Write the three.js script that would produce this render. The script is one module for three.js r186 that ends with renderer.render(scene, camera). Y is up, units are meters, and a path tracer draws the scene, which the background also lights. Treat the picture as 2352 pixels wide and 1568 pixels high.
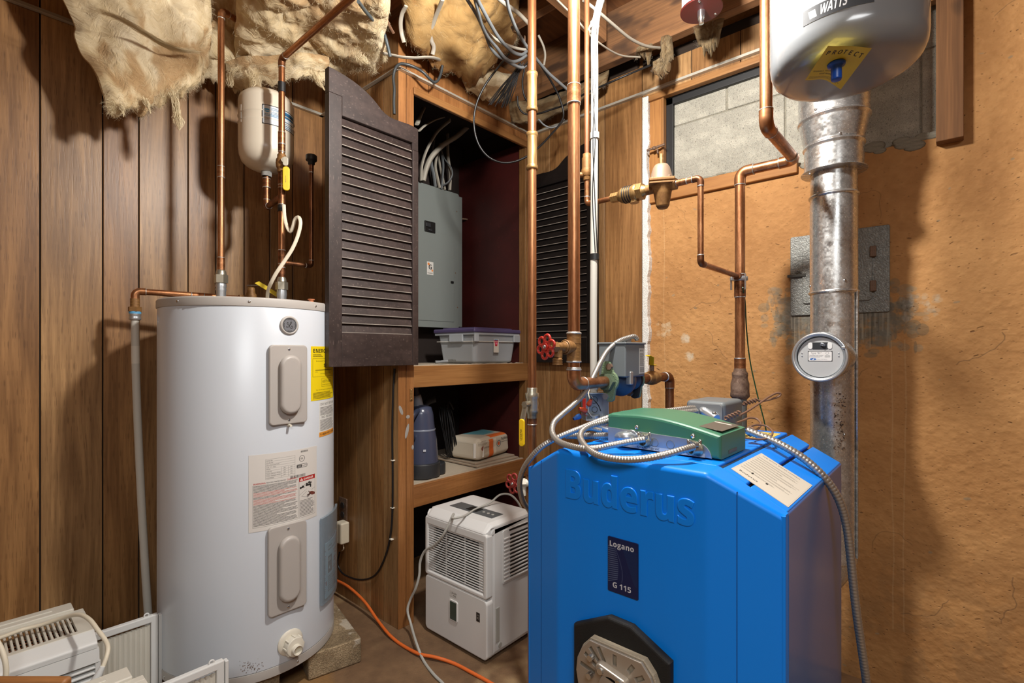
import * as THREE from 'three';
import { RoundedBoxGeometry } from 'three/addons/geometries/RoundedBoxGeometry.js';
import { mergeGeometries } from 'three/addons/utils/BufferGeometryUtils.js';
import { RectAreaLightUniformsLib } from 'three/addons/lights/RectAreaLightUniformsLib.js';
import { FontLoader } from 'three/addons/loaders/FontLoader.js';
import { TextGeometry } from 'three/addons/geometries/TextGeometry.js';

// ---------- camera: level, 1.16 m above the floor, looking into the corner; lens shifted a little ----------
const W = 2352, H = 1568, F = 1158, CX = 1176, HY = 808, YAW = THREE.MathUtils.degToRad(48.4);
const EYE = new THREE.Vector3(0, 1.16, 0);
const scene = new THREE.Scene();
scene.background = new THREE.Color(0x0a0908);
const camera = new THREE.PerspectiveCamera(THREE.MathUtils.radToDeg(2 * Math.atan(H / 2 / F)), W / H, 0.05, 30);
camera.position.copy(EYE);
camera.rotation.y = -YAW;
camera.setViewOffset(W, H, 0, H / 2 - HY, W, H);
camera.updateProjectionMatrix();
const renderer = new THREE.WebGLRenderer({ antialias: true });
renderer.toneMapping = THREE.LinearToneMapping;
renderer.toneMappingExposure = 2.2;
renderer.shadowMap.enabled = true;
RectAreaLightUniformsLib.init();

// ---------- light: a bare bulb on the ceiling between heater and boiler, and an unseen wide panel lamp behind the camera, lighting the near sides ----------
const LAMP = new THREE.Vector3(0.99, 2.26, -0.63), LAMP_POWER = 4.1;
const PANEL = { x: -0.75, y: 2.36, z: 0.75, w: 1.1, d: 0.9, power: 6.8 };
const bulb = new THREE.PointLight(new THREE.Color(1, 0.97, 0.92), LAMP_POWER, 0, 2);
bulb.position.copy(LAMP); bulb.castShadow = true; bulb.shadow.radius = 3; bulb.shadow.mapSize.set(2048, 2048); bulb.shadow.camera.near = 0.06; bulb.shadow.bias = -0.002;
bulb.name = 'bulb_light';
scene.add(bulb);
const unseenPanelLight = new THREE.RectAreaLight(new THREE.Color(0.95, 0.985, 1), PANEL.power, PANEL.w, PANEL.d);  // out of view; softly lights whatever faces the camera
unseenPanelLight.position.set(PANEL.x, PANEL.y - 0.012, PANEL.z); unseenPanelLight.lookAt(PANEL.x, 0, PANEL.z);
unseenPanelLight.name = 'unseen_panel_light';
scene.add(unseenPanelLight);

// ---------- helpers: from a picture point to a point of a known plane of the room ----------
const V = (x, y, z) => new THREE.Vector3(x, y, z);
const SN = Math.sin(YAW), CS = Math.cos(YAW);
const ray = (px, py) => { const u = (px - CX) / F; return V(SN + u * CS, (HY - py) / F, -CS + u * SN); };
const at = (px, py, t) => ray(px, py).multiplyScalar(t).add(EYE);
const onX = (px, py, X) => { const r = ray(px, py); return r.multiplyScalar(X / r.x).add(EYE); };
const onZ = (px, py, Z) => { const r = ray(px, py); return r.multiplyScalar(Z / r.z).add(EYE); };
const onY = (px, py, Y) => { const r = ray(px, py); return r.multiplyScalar((Y - EYE.y) / r.y).add(EYE); };

let seedState = 12345;
const seed = (s) => { seedState = (s * 2654435761) >>> 0; };
const rnd = () => { seedState = (seedState + 0x6d2b79f5) | 0; let t = Math.imul(seedState ^ (seedState >>> 15), 1 | seedState); t = (t + Math.imul(t ^ (t >>> 7), 61 | t)) ^ t; return ((t ^ (t >>> 14)) >>> 0) / 4294967296; };
const rr = (a, b) => a + (b - a) * rnd();
const clamp = (x, a, b) => Math.min(b, Math.max(a, x));
const lerp = (a, b, t) => a + (b - a) * t;
const sst = (a, b, x) => { const t = clamp((x - a) / (b - a), 0, 1); return t * t * (3 - 2 * t); };

// value noise, 2D (tiling with period) and 3D
const hash2 = (x, y) => { let h = Math.imul(x, 374761393) + Math.imul(y, 668265263); h = Math.imul(h ^ (h >>> 13), 1274126177); return ((h ^ (h >>> 16)) >>> 0) / 4294967296; };
const hash3 = (x, y, z) => hash2(x + Math.imul(z, 7919), y + Math.imul(z, 104729));
const fade = (t) => t * t * t * (t * (t * 6 - 15) + 10);
const md = (a, n) => ((a % n) + n) % n;
function n2(x, y, px, py) {
  const xi = Math.floor(x), yi = Math.floor(y), fx = fade(x - xi), fy = fade(y - yi);
  const x0 = px ? md(xi, px) : xi, x1 = px ? md(xi + 1, px) : xi + 1, y0 = py ? md(yi, py) : yi, y1 = py ? md(yi + 1, py) : yi + 1;
  const a = hash2(x0, y0), b = hash2(x1, y0), c = hash2(x0, y1), d = hash2(x1, y1);
  return a + (b - a) * fx + (c - a) * fy + (a - b - c + d) * fx * fy;
}
const fbm2 = (x, y, px, py, oct = 4) => { let s = 0, a = 0.5, t = 0; for (let i = 0; i < oct; i++) { s += a * n2(x + i * 17, y + i * 31, px, py); t += a; a *= 0.5; x *= 2; y *= 2; if (px) px *= 2; if (py) py *= 2; } return s / t; };
function n3(x, y, z) {
  const xi = Math.floor(x), yi = Math.floor(y), zi = Math.floor(z), fx = fade(x - xi), fy = fade(y - yi), fz = fade(z - zi);
  const L = (z0) => { const a = hash3(xi, yi, z0), b = hash3(xi + 1, yi, z0), c = hash3(xi, yi + 1, z0), d = hash3(xi + 1, yi + 1, z0); return a + (b - a) * fx + (c - a) * fy + (a - b - c + d) * fx * fy; };
  const p = L(zi), q = L(zi + 1); return p + (q - p) * fz;
}
const fbm3 = (x, y, z, oct = 4) => { let s = 0, a = 0.5, t = 0; for (let i = 0; i < oct; i++) { s += a * n3(x + i * 11.3, y + i * 5.7, z + i * 3.1); t += a; a *= 0.5; x *= 2.03; y *= 2.03; z *= 2.03; } return s / t; };

// ---------- naming, things and parts ----------
const used = new Map();
const numbered = (name) => { const n = used.get(name) || 0; used.set(name, n + 1); return n ? `${name}_${String(n).padStart(3, '0')}` : name; };
const things = [];
function thing(name, label, category, group) {
  const o = new THREE.Group(); o.name = numbered(name); o.userData = { label, category };
  if (group) o.userData.group = group;
  scene.add(o); things.push(o); return o;
}
const flat = (g) => {
  g = g.index ? g.toNonIndexed() : g.clone();
  for (const k of Object.keys(g.attributes)) if (!['position', 'normal', 'uv'].includes(k)) g.deleteAttribute(k);
  if (!g.attributes.normal) g.computeVertexNormals();
  if (!g.attributes.uv) g.setAttribute('uv', new THREE.BufferAttribute(new Float32Array(g.attributes.position.count * 2), 2));
  g.morphAttributes = {}; return g;
};
const merge = (list) => { list = (Array.isArray(list) ? list : [list]).flat(5).map(flat); return list.length === 1 ? list[0] : mergeGeometries(list); };
function part(name, geos, mat, parent, label) {
  const m = new THREE.Mesh(merge(geos), mat); m.name = numbered(name); m.castShadow = m.receiveShadow = true;
  if (label) m.userData.label = label;
  (parent || scene).add(m); return m;
}
function solo(name, geos, mat, label, category, group) {
  const m = part(name, geos, mat, scene); m.userData = { label, category }; if (group) m.userData.group = group;
  things.push(m); return m;
}
function struct(name, geos, mat) { const m = part(name, geos, mat, scene); m.userData = { kind: 'structure' }; return m; }
function structGroup(name) { const o = new THREE.Group(); o.name = numbered(name); o.userData = { kind: 'structure' }; scene.add(o); return o; }
// move the origin of a finished thing to the middle of its base, parts keeping their places
function settle(o) {
  o.updateMatrixWorld(true);
  const b = new THREE.Box3().setFromObject(o); if (b.isEmpty()) return;
  const p = V((b.min.x + b.max.x) / 2, b.min.y, (b.min.z + b.max.z) / 2);
  if (o.isMesh) { o.geometry.translate(-p.x, -p.y, -p.z); for (const c of o.children) c.position.sub(p); o.position.add(p); return; }
  for (const c of o.children) c.position.sub(p);
  o.position.add(p);
}

// ---------- geometry helpers ----------
const UP = V(0, 1, 0);
const M4 = () => new THREE.Matrix4();
// frame: local y axis along `dir` at p
function alongY(g, p, dir, ref) {
  const y = dir.clone().normalize(); let x = (ref || (Math.abs(y.y) > 0.9 ? V(1, 0, 0) : UP)).clone(); x.addScaledVector(y, -x.dot(y)).normalize();
  const z = V(0, 0, 0).crossVectors(x, y); return g.clone().applyMatrix4(M4().makeBasis(x, y, z).setPosition(p));
}
// frame: local z axis along the outward normal n, local y up
function facing(g, p, n, up = UP) {
  const z = n.clone().normalize(), x = V(0, 0, 0).crossVectors(up, z).normalize(), y = V(0, 0, 0).crossVectors(z, x);
  return g.clone().applyMatrix4(M4().makeBasis(x, y, z).setPosition(p));
}
const box = (a, b, r = 0) => {
  const w = Math.abs(b.x - a.x), h = Math.abs(b.y - a.y), d = Math.abs(b.z - a.z);
  const g = r > 0 ? new RoundedBoxGeometry(w, h, d, 2, Math.min(r, w / 2.02, h / 2.02, d / 2.02)) : new THREE.BoxGeometry(w, h, d);
  return g.translate((a.x + b.x) / 2, (a.y + b.y) / 2, (a.z + b.z) / 2);
};
const bxs = (x0, x1, y0, y1, z0, z1, r) => box(V(x0, y0, z0), V(x1, y1, z1), r);
const rbox = (w, h, d, r, s = 2) => new RoundedBoxGeometry(w, h, d, s, Math.min(r, w / 2.02, h / 2.02, d / 2.02));
const cyl = (p, q, r0, r1 = r0, seg = 20, open = false) => { const d = q.clone().sub(p); return alongY(new THREE.CylinderGeometry(r1, r0, d.length(), seg, 1, open).translate(0, d.length() / 2, 0), p, d); };
const ball = (p, r, sx = 1, sy = 1, sz = 1, seg = 16) => new THREE.SphereGeometry(r, seg, Math.ceil(seg * 0.7)).scale(sx, sy, sz).translate(p.x, p.y, p.z);
// lathe: profile [[radius, height], ...] along dir from p
const lathe = (prof, p, dir = UP, seg = 32, ref) => alongY(new THREE.LatheGeometry(prof.map(([r, y]) => new THREE.Vector2(Math.max(r, 0), y)), seg), p, dir, ref);
const hex = (p, dir, r, h) => { const b = h * 0.12; return lathe([[0, 0], [r * 0.88, 0], [r, b], [r, h - b], [r * 0.88, h], [0, h]].map((a) => a), p, dir, 6); };
function nut(p, dir, r, h) { const g = new THREE.CylinderGeometry(r, r, h, 6, 1).toNonIndexed(); g.computeVertexNormals(); return alongY(g.translate(0, h / 2, 0), p, dir); }
const torus = (p, n, R, r, seg = 24, arc = Math.PI * 2) => facing(new THREE.TorusGeometry(R, r, 8, seg, arc), p, n, Math.abs(n.clone().normalize().y) > 0.9 ? V(0, 0, -1) : UP);
// rounded rectangle / polygon shapes
function rrShape(w, h, r, cx = 0, cy = 0) {
  const s = new THREE.Shape(), x = cx - w / 2, y = cy - h / 2; r = Math.min(r, w / 2, h / 2);
  s.moveTo(x + r, y); s.lineTo(x + w - r, y); s.absarc(x + w - r, y + r, r, -Math.PI / 2, 0); s.lineTo(x + w, y + h - r); s.absarc(x + w - r, y + h - r, r, 0, Math.PI / 2);
  s.lineTo(x + r, y + h); s.absarc(x + r, y + h - r, r, Math.PI / 2, Math.PI); s.lineTo(x, y + r); s.absarc(x + r, y + r, r, Math.PI, Math.PI * 1.5); return s;
}
const poly = (pts) => new THREE.Shape(pts.map(([x, y]) => new THREE.Vector2(x, y)));
const extrude = (shape, depth, bevel = 0, seg = 2) => new THREE.ExtrudeGeometry(shape, { depth: Math.max(depth - 2 * bevel, 0.0001), bevelEnabled: bevel > 0, bevelThickness: bevel, bevelSize: bevel, bevelOffset: -bevel, bevelSegments: seg, curveSegments: 8 }).translate(0, 0, bevel);

// uv in metres, projected along the axis the face looks at; grain 'x' | 'y' | 'z' runs along v
function boxUV(g, grain = 'y', off = [0, 0]) {
  g = flat(g); const p = g.attributes.position, n = g.attributes.normal, uv = new Float32Array(p.count * 2);
  for (let i = 0; i < p.count; i += 3) {
    let nx = 0, ny = 0, nz = 0; for (let k = 0; k < 3; k++) { nx += Math.abs(n.getX(i + k)); ny += Math.abs(n.getY(i + k)); nz += Math.abs(n.getZ(i + k)); }
    const ax = nx >= ny && nx >= nz ? 'x' : ny >= nz ? 'y' : 'z', rest = ['x', 'y', 'z'].filter((a) => a !== ax);
    const vAx = rest.includes(grain) ? grain : rest.includes('y') ? 'y' : rest[1], uAx = rest.find((a) => a !== vAx);
    const get = (a, j) => (a === 'x' ? p.getX(j) : a === 'y' ? p.getY(j) : p.getZ(j));
    for (let k = 0; k < 3; k++) { uv[(i + k) * 2] = get(uAx, i + k) + off[0]; uv[(i + k) * 2 + 1] = get(vAx, i + k) + off[1]; }
  }
  g.setAttribute('uv', new THREE.BufferAttribute(uv, 2)); return g;
}

// sweep a round (or flat) section along a list of points; r is a number or (arc length s, u 0..1) => radius
function sweep(pts, r, { radial = 12, caps = true, flat: ratio = 1, upHint = null, closed = false } = {}) {
  const n = pts.length, T = [], S = [0];
  for (let i = 1; i < n; i++) S.push(S[i - 1] + pts[i].distanceTo(pts[i - 1]));
  for (let i = 0; i < n; i++) T.push(pts[Math.min(i + 1, n - 1)].clone().sub(pts[Math.max(i - 1, 0)]).normalize());
  const N = []; let nn = (upHint || (Math.abs(T[0].y) > 0.9 ? V(1, 0, 0) : UP)).clone();
  for (let i = 0; i < n; i++) { if (upHint) nn = upHint.clone(); nn.addScaledVector(T[i], -nn.dot(T[i])); if (nn.lengthSq() < 1e-6) nn = Math.abs(T[i].y) > 0.9 ? V(1, 0, 0) : V(0, 1, 0); nn.addScaledVector(T[i], -nn.dot(T[i])).normalize(); N.push(nn.clone()); }
  const R = S.map((s, i) => (typeof r === 'function' ? r(s, i / (n - 1)) : r));
  const pos = [], nor = [], uv = [], idx = [];
  for (let i = 0; i < n; i++) {
    const B = V(0, 0, 0).crossVectors(T[i], N[i]), i0 = Math.max(i - 1, 0), i1 = Math.min(i + 1, n - 1), sl = S[i1] > S[i0] ? (R[i1] - R[i0]) / (S[i1] - S[i0]) : 0;
    for (let k = 0; k <= radial; k++) {
      const a = (k / radial) * Math.PI * 2, c = Math.cos(a), s = Math.sin(a);
      pos.push(pts[i].x + R[i] * (N[i].x * c * ratio + B.x * s), pts[i].y + R[i] * (N[i].y * c * ratio + B.y * s), pts[i].z + R[i] * (N[i].z * c * ratio + B.z * s));
      const d = V(N[i].x * c + B.x * s * ratio, N[i].y * c + B.y * s * ratio, N[i].z * c + B.z * s * ratio).normalize().addScaledVector(T[i], -sl).normalize();
      nor.push(d.x, d.y, d.z); uv.push((k / radial) * 2 * Math.PI * R[i], S[i]);
    }
  }
  for (let i = 0; i < n - 1; i++) for (let k = 0; k < radial; k++) { const a = i * (radial + 1) + k, b = a + radial + 1; idx.push(a, a + 1, b, a + 1, b + 1, b); }
  if (caps) for (const e of [0, n - 1]) {
    const c = pos.length / 3, d = T[e].clone().multiplyScalar(e ? 1 : -1); pos.push(pts[e].x, pts[e].y, pts[e].z); nor.push(d.x, d.y, d.z); uv.push(0, S[e]);
    const o = pos.length / 3; for (let k = 0; k <= radial; k++) { const j = e * (radial + 1) + k; pos.push(pos[j * 3], pos[j * 3 + 1], pos[j * 3 + 2]); nor.push(d.x, d.y, d.z); uv.push(0, S[e]); }
    for (let k = 0; k < radial; k++) e ? idx.push(c, o + k, o + k + 1) : idx.push(c, o + k + 1, o + k);
  }
  const g = new THREE.BufferGeometry();
  g.setAttribute('position', new THREE.Float32BufferAttribute(pos, 3)); g.setAttribute('normal', new THREE.Float32BufferAttribute(nor, 3)); g.setAttribute('uv', new THREE.Float32BufferAttribute(uv, 2)); g.setIndex(idx);
  return g;
}
const smooth = (pts, n = 60, tension = 0.5) => new THREE.CatmullRomCurve3(pts, false, 'centripetal', tension).getSpacedPoints(n);
// a fillet of radius b at corner c between a and d
function fillet(a, c, d, b, n = 8) {
  const u = a.clone().sub(c).normalize(), w = d.clone().sub(c).normalize(), half = Math.acos(clamp(u.dot(w), -1, 1)) / 2, len = b / Math.tan(half);
  const p0 = c.clone().addScaledVector(u, len), p1 = c.clone().addScaledVector(w, len), mid = u.clone().add(w).normalize(), O = c.clone().addScaledVector(mid, b / Math.sin(half));
  const e0 = p0.clone().sub(O), e1 = p1.clone().sub(O), ang = e0.angleTo(e1), ax = e0.clone().cross(e1).normalize(), out = [];
  for (let i = 0; i <= n; i++) out.push(O.clone().add(e0.clone().applyAxisAngle(ax, (ang * i) / n)));
  return { p0, p1, pts: out, len };
}
// run of rigid pipe through corner points: pipe lengths, wrought elbows with sockets, and bright solder rings
function pipeRun(parent, pts, r, mat, { name = 'pipe', rings = true, start = 0, end = 0, elbowMat } = {}) {
  const n = pts.length, bend = r * 1.5, k = 1.13; let from = pts[0].clone();
  const solder = [];
  for (let i = 1; i < n; i++) {
    let to = pts[i].clone(), f = null;
    if (i < n - 1) { f = fillet(pts[i - 1], pts[i], pts[i + 1], bend); to = f.p0; }
    part(name, cyl(from, to, r, r, 20), mat, parent);
    if (f) {
      const d0 = pts[i].clone().sub(pts[i - 1]).normalize(), d1 = pts[i + 1].clone().sub(pts[i]).normalize(), s = r * 1.2;
      part('elbow', sweep([f.p0.clone().addScaledVector(d0, -s), ...f.pts, f.p1.clone().addScaledVector(d1, s)], r * k, { radial: 20 }), elbowMat || mat, parent);
      if (rings) solder.push(...[lathe([[r, -0.0015], [r * 1.16, -0.001], [r * 1.16, 0.001], [r, 0.0025]], f.p0.clone().addScaledVector(d0, -s - 0.001), d0, 20), lathe([[r, -0.0025], [r * 1.16, -0.001], [r * 1.16, 0.001], [r, 0.0015]], f.p1.clone().addScaledVector(d1, s + 0.001), d1, 20)]);
      from = f.p1;
    }
  }
  for (const g of solder) part('solder_ring', g, M.solder, parent);
}
// straight coupling with two solder rings
function coupling(parent, p, dir, r, len, mat, rings = true, k = 1.14) {
  const d = dir.clone().normalize(), a = p.clone().addScaledVector(d, -len / 2), b = p.clone().addScaledVector(d, len / 2);
  part('coupling', cyl(a, b, r * k, r * k, 20), mat, parent);
  if (rings) for (const q of [a, b]) part('solder_ring', lathe([[r, -0.002], [r * k * 1.02, -0.001], [r * k * 1.02, 0.001], [r, 0.002]], q, d, 20), M.solder, parent);
}
// corrugated flexible metal conduit
function flex(pts, r, pitch = 0.0062) {
  const c = new THREE.CatmullRomCurve3(pts, false, 'centripetal'), L = c.getLength(), n = Math.ceil((L / pitch) * 6);
  return sweep(c.getSpacedPoints(n), (s) => { const f = (s / pitch) % 1; return r * (0.88 + 0.12 * Math.pow(Math.abs(Math.sin(Math.PI * f)), 0.6)); }, { radial: 10 });
}
// patch of a cylinder's surface: angles a0..a1 (0 = +z, growing towards +x), heights y0..y1, thickness th
function cylPatch(c, R, a0, a1, y0, y1, th = 0.0006, seg = 16) {
  const g = new THREE.BoxGeometry(1, 1, 1, seg, 1, 1), p = g.attributes.position;
  for (let i = 0; i < p.count; i++) { const a = lerp(a0, a1, p.getX(i) + 0.5), rad = R + (p.getZ(i) + 0.5) * th; p.setXYZ(i, c.x + rad * Math.sin(a), lerp(y0, y1, p.getY(i) + 0.5), c.z + rad * Math.cos(a)); }
  g.computeVertexNormals(); return g;
}
// ---------- textures ----------
function tex(w, h, fn, { srgb = true, rx = 1, ry = 1, wrap = true } = {}) {
  const d = new Uint8Array(w * h * 4);
  for (let y = 0; y < h; y++) for (let x = 0; x < w; x++) { const c = fn(x / w, y / h, x, y), i = (y * w + x) * 4; d[i] = clamp(c[0], 0, 255); d[i + 1] = clamp(c[1], 0, 255); d[i + 2] = clamp(c[2], 0, 255); d[i + 3] = 255; }
  const t = new THREE.DataTexture(d, w, h); t.magFilter = THREE.LinearFilter; t.minFilter = THREE.LinearMipmapLinearFilter; t.generateMipmaps = true;
  if (srgb) t.colorSpace = THREE.SRGBColorSpace;
  if (wrap) t.wrapS = t.wrapT = THREE.RepeatWrapping;
  t.repeat.set(rx, ry); t.needsUpdate = true; return t;
}
const again = (t, rx, ry) => { const c = t.clone(); c.repeat.set(rx, ry); c.needsUpdate = true; return c; };
function canvasTex(w, h, draw) {
  const cv = document.createElement('canvas'); cv.width = w; cv.height = h; const g = cv.getContext('2d'); draw(g, w, h);
  const t = new THREE.CanvasTexture(cv); t.colorSpace = THREE.SRGBColorSpace; t.anisotropy = 8; return t;
}
const mix3 = (a, b, t) => [a[0] + (b[0] - a[0]) * t, a[1] + (b[1] - a[1]) * t, a[2] + (b[2] - a[2]) * t];

// walnut-printed panelling: long streaks along v with short dark pores
const woodMap = (dark, light, ws = 512, hs = 1024) => tex(ws, hs, (u, v) => {
  const wob = fbm2(u * 4, v * 3, 4, 3, 3) * 0.9, band = fbm2(u * 10 + wob, v * 2, 10, 2, 4), fine = fbm2(u * 70 + wob * 3, v * 7, 70, 7, 3), pore = n2(u * 300, v * 34, 300, 34);
  let c = mix3(dark, light, clamp(0.10 + band * 0.75 + (fine - 0.5) * 0.55, 0, 1));
  if (pore > 0.74) c = mix3(c, [dark[0] * 0.7, dark[1] * 0.66, dark[2] * 0.6], (pore - 0.74) * 1.6);
  return c;
});
const walnut = woodMap([112, 80, 48], [196, 154, 104]);
const walnutB = tex(512, 1024, (u, v) => { const wob = fbm2(u * 4, v * 3, 4, 3, 3) * 0.9, f = fbm2(u * 70 + wob * 3, v * 7, 70, 7, 3), p = n2(u * 230, v * 46, 230, 46); const h = 150 + (f - 0.5) * 120 - (p > 0.72 ? (p - 0.72) * 400 : 0); return [h, h, h]; }, { srgb: false });
const oak = woodMap([146, 102, 60], [202, 154, 104]);
const orangeWood = tex(256, 1024, (u, v) => { const b = fbm2(u * 6, v * 3, 6, 3, 4), f = fbm2(u * 50, v * 10, 50, 10, 3); return mix3([148, 102, 58], [202, 154, 98], clamp(b * 0.7 + (f - 0.5) * 0.6 + 0.15, 0, 1)); });
const slatWood = tex(256, 1024, (u, v) => { const b = fbm2(u * 8, v * 5, 8, 5, 4), d = fbm2(u * 18, v * 40, 18, 40, 3), s = n2(u * 60, v * 90, 60, 90); let c = mix3([44, 34, 32], [84, 70, 66], clamp(b * 0.8 + (d - 0.5) * 0.5, 0, 1)); if (s > 0.86) c = mix3(c, [150, 138, 130], (s - 0.86) * 3.5); return c; });
const joistWood = tex(256, 1024, (u, v) => { const b = fbm2(u * 5, v * 2, 5, 2, 4), f = fbm2(u * 60, v * 8, 60, 8, 3), k = fbm2(u * 4, v * 9, 4, 9, 3); let c = mix3([106, 74, 46], [184, 134, 88], clamp(b * 0.8 + (f - 0.5) * 0.5 + 0.1, 0, 1)); return mix3(c, [60, 42, 30], sst(0.58, 0.8, k) * 0.7); });
// one picture for the ochre concrete wall: v up from the floor, u from z = -1.1 to z = 0.9
const WALL = { z0: -1.12, z1: 0.9, y1: 2.62, w: 1400, h: 1816 };
seed(77);
const pits = []; for (let i = 0; i < 9000; i++) { const big = rnd() < 0.02; pits.push([rnd(), rnd(), (big ? rr(0.004, 0.009) : rr(0.0008, 0.003)), rr(0.3, 0.8), rr(-0.5, 0.5), rr(0.35, 1)]); }
const wallDraw = (bump) => (g, w, h) => {
  const img = g.createImageData(w, h), d = img.data, px = (z) => ((z - WALL.z0) / (WALL.z1 - WALL.z0)) * w, py = (y) => h - (y / WALL.y1) * h;
  for (let y = 0; y < h; y++) for (let x = 0; x < w; x++) {
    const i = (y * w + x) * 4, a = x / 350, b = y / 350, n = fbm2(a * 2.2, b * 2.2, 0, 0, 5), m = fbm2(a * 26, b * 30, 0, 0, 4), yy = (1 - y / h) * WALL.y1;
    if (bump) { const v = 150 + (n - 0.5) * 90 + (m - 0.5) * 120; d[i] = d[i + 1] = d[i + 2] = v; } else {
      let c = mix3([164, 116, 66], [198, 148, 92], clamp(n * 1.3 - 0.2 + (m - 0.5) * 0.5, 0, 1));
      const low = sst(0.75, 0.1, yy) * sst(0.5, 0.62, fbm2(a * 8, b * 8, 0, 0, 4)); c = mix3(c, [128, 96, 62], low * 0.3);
      d[i] = c[0]; d[i + 1] = c[1]; d[i + 2] = c[2];
    }
    d[i + 3] = 255;
  }
  g.putImageData(img, 0, 0);
  if (!bump) {   // bare grey cement round the clean-out door, efflorescence, hairline cracks
    seed(5);
    for (let k = 0; k < 900; k++) { const z = -0.335 + (rnd() + rnd() - 1) * 0.25, y = 1.30 + (rnd() + rnd() - 1) * 0.13 - (rnd() < 0.3 ? rr(0, 0.08) : 0); const q = rr(86, 138); g.fillStyle = `rgba(${q},${q * 0.96},${q * 0.86},0.35)`; g.beginPath(); g.ellipse(px(z), py(y), rr(2, 16), rr(3, 15), 0, 0, 7); g.fill(); }
    for (let k = 0; k < 70; k++) { const z = -0.34 + rr(-0.15, 0.17), y = rr(1.17, 1.31); const q = rr(76, 190); g.strokeStyle = `rgba(${q},${q * 0.96},${q * 0.86},0.5)`; g.lineWidth = rr(1, 4); g.beginPath(); g.moveTo(px(z), py(1.31)); g.lineTo(px(z + rr(-0.004, 0.004)), py(y)); g.stroke(); }
    for (let k = 0; k < 40; k++) { g.fillStyle = `rgba(180,172,158,0.22)`; g.beginPath(); g.ellipse(px(-0.10 + rr(-0.05, 0.05)), py(1.30 + rr(-0.03, 0.05)), rr(2, 9), rr(2, 9), 0, 0, 7); g.fill(); }
    for (const [z, y, r] of [[-1.0, 1.26, 0.03], [-0.9, 1.22, 0.015], [-0.88, 1.14, 0.015]]) for (let k = 0; k < 40; k++) { g.fillStyle = 'rgba(206,190,164,0.25)'; g.beginPath(); g.ellipse(px(z + rr(-r, r)), py(y + rr(-r, r)), rr(1, 8), rr(1, 8), 0, 0, 7); g.fill(); }
    for (const z of [-1.0, -0.175, -0.14]) { g.strokeStyle = 'rgba(220,196,160,0.22)'; g.lineWidth = 2.5; g.beginPath(); let x = z; g.moveTo(px(x), py(z < -0.5 ? 1.85 : 1.2)); for (let y = z < -0.5 ? 1.85 : 1.2; y > 0.2; y -= 0.03) { x += rr(-0.0016, 0.0016); g.lineTo(px(x), py(y)); } g.stroke(); }
    for (let k = 0; k < 26; k++) { g.strokeStyle = 'rgba(92,66,42,0.5)'; g.lineWidth = rr(0.8, 1.8); let z = rr(-1.0, 0.8), y = rr(0.2, 2.4), a = rr(0, 6.3); g.beginPath(); g.moveTo(px(z), py(y)); for (let s = 0; s < 14; s++) { a += rr(-0.7, 0.7); z += Math.cos(a) * 0.012; y += Math.sin(a) * 0.012; g.lineTo(px(z), py(y)); } g.stroke(); }
    for (let k = 0; k < 120; k++) { const q = rr(112, 150); g.fillStyle = `rgba(${q},${q * 0.94},${q * 0.82},0.5)`; g.beginPath(); g.ellipse(rnd() * w, rnd() * h, rr(1.5, 7), rr(1, 3.5), rr(-0.6, 0.6), 0, 7); g.fill(); }
  }
  for (const [u, v, r, asp, ang, dp] of pits) {
    const x = u * w, y = v * h, R = r * (w / (WALL.z1 - WALL.z0));
    g.fillStyle = bump ? `rgba(30,30,30,${0.8 * dp})` : `rgba(96,66,40,${0.55 * dp})`;
    g.beginPath(); g.ellipse(x, y, R, R * asp * 0.6, ang, 0, 7); g.fill();
  }
};
const wallMap = canvasTex(WALL.w, WALL.h, wallDraw(false));
const wallBump = canvasTex(WALL.w, WALL.h, wallDraw(true)); wallBump.colorSpace = THREE.NoColorSpace;
const cinder = tex(512, 512, (u, v) => { const n = fbm2(u * 6, v * 6, 6, 6, 4), m = n2(u * 140, v * 140, 140, 140), k = n2(u * 60, v * 60, 60, 60); const b = 176 + (n - 0.5) * 40 + (m - 0.5) * 34 - (k > 0.9 ? 34 : 0); return [b, b * 0.985, b * 0.93]; });
const cinderB = tex(512, 512, (u, v) => { const m = n2(u * 140, v * 140, 140, 140), k = n2(u * 60, v * 60, 60, 60), b = 130 + (m - 0.5) * 110 - (k > 0.88 ? 60 : 0); return [b, b, b]; }, { srgb: false });
const roughConc = tex(512, 512, (u, v) => { const n = fbm2(u * 5, v * 5, 5, 5, 5), m = n2(u * 120, v * 120, 120, 120), k = fbm2(u * 9, v * 9, 9, 9, 3); let c = mix3([98, 82, 60], [176, 156, 124], clamp(n * 1.1 + (m - 0.5) * 0.5, 0, 1)); return mix3(c, [206, 200, 188], sst(0.62, 0.75, k) * 0.6); });
const floorMap = tex(1024, 1024, (u, v) => { const n = fbm2(u * 4, v * 4, 4, 4, 5), m = fbm2(u * 40, v * 40, 40, 40, 3), k = fbm2(u * 7 + 3, v * 7, 7, 7, 4), y = fbm2(u * 5 + 9, v * 5 + 4, 5, 5, 4); let c = mix3([92, 68, 46], [150, 118, 84], clamp(n * 1.2 - 0.1 + (m - 0.5) * 0.4, 0, 1)); c = mix3(c, [176, 152, 112], sst(0.6, 0.74, k) * 0.5); return mix3(c, [168, 120, 52], sst(0.62, 0.75, y) * 0.35); });
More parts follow.
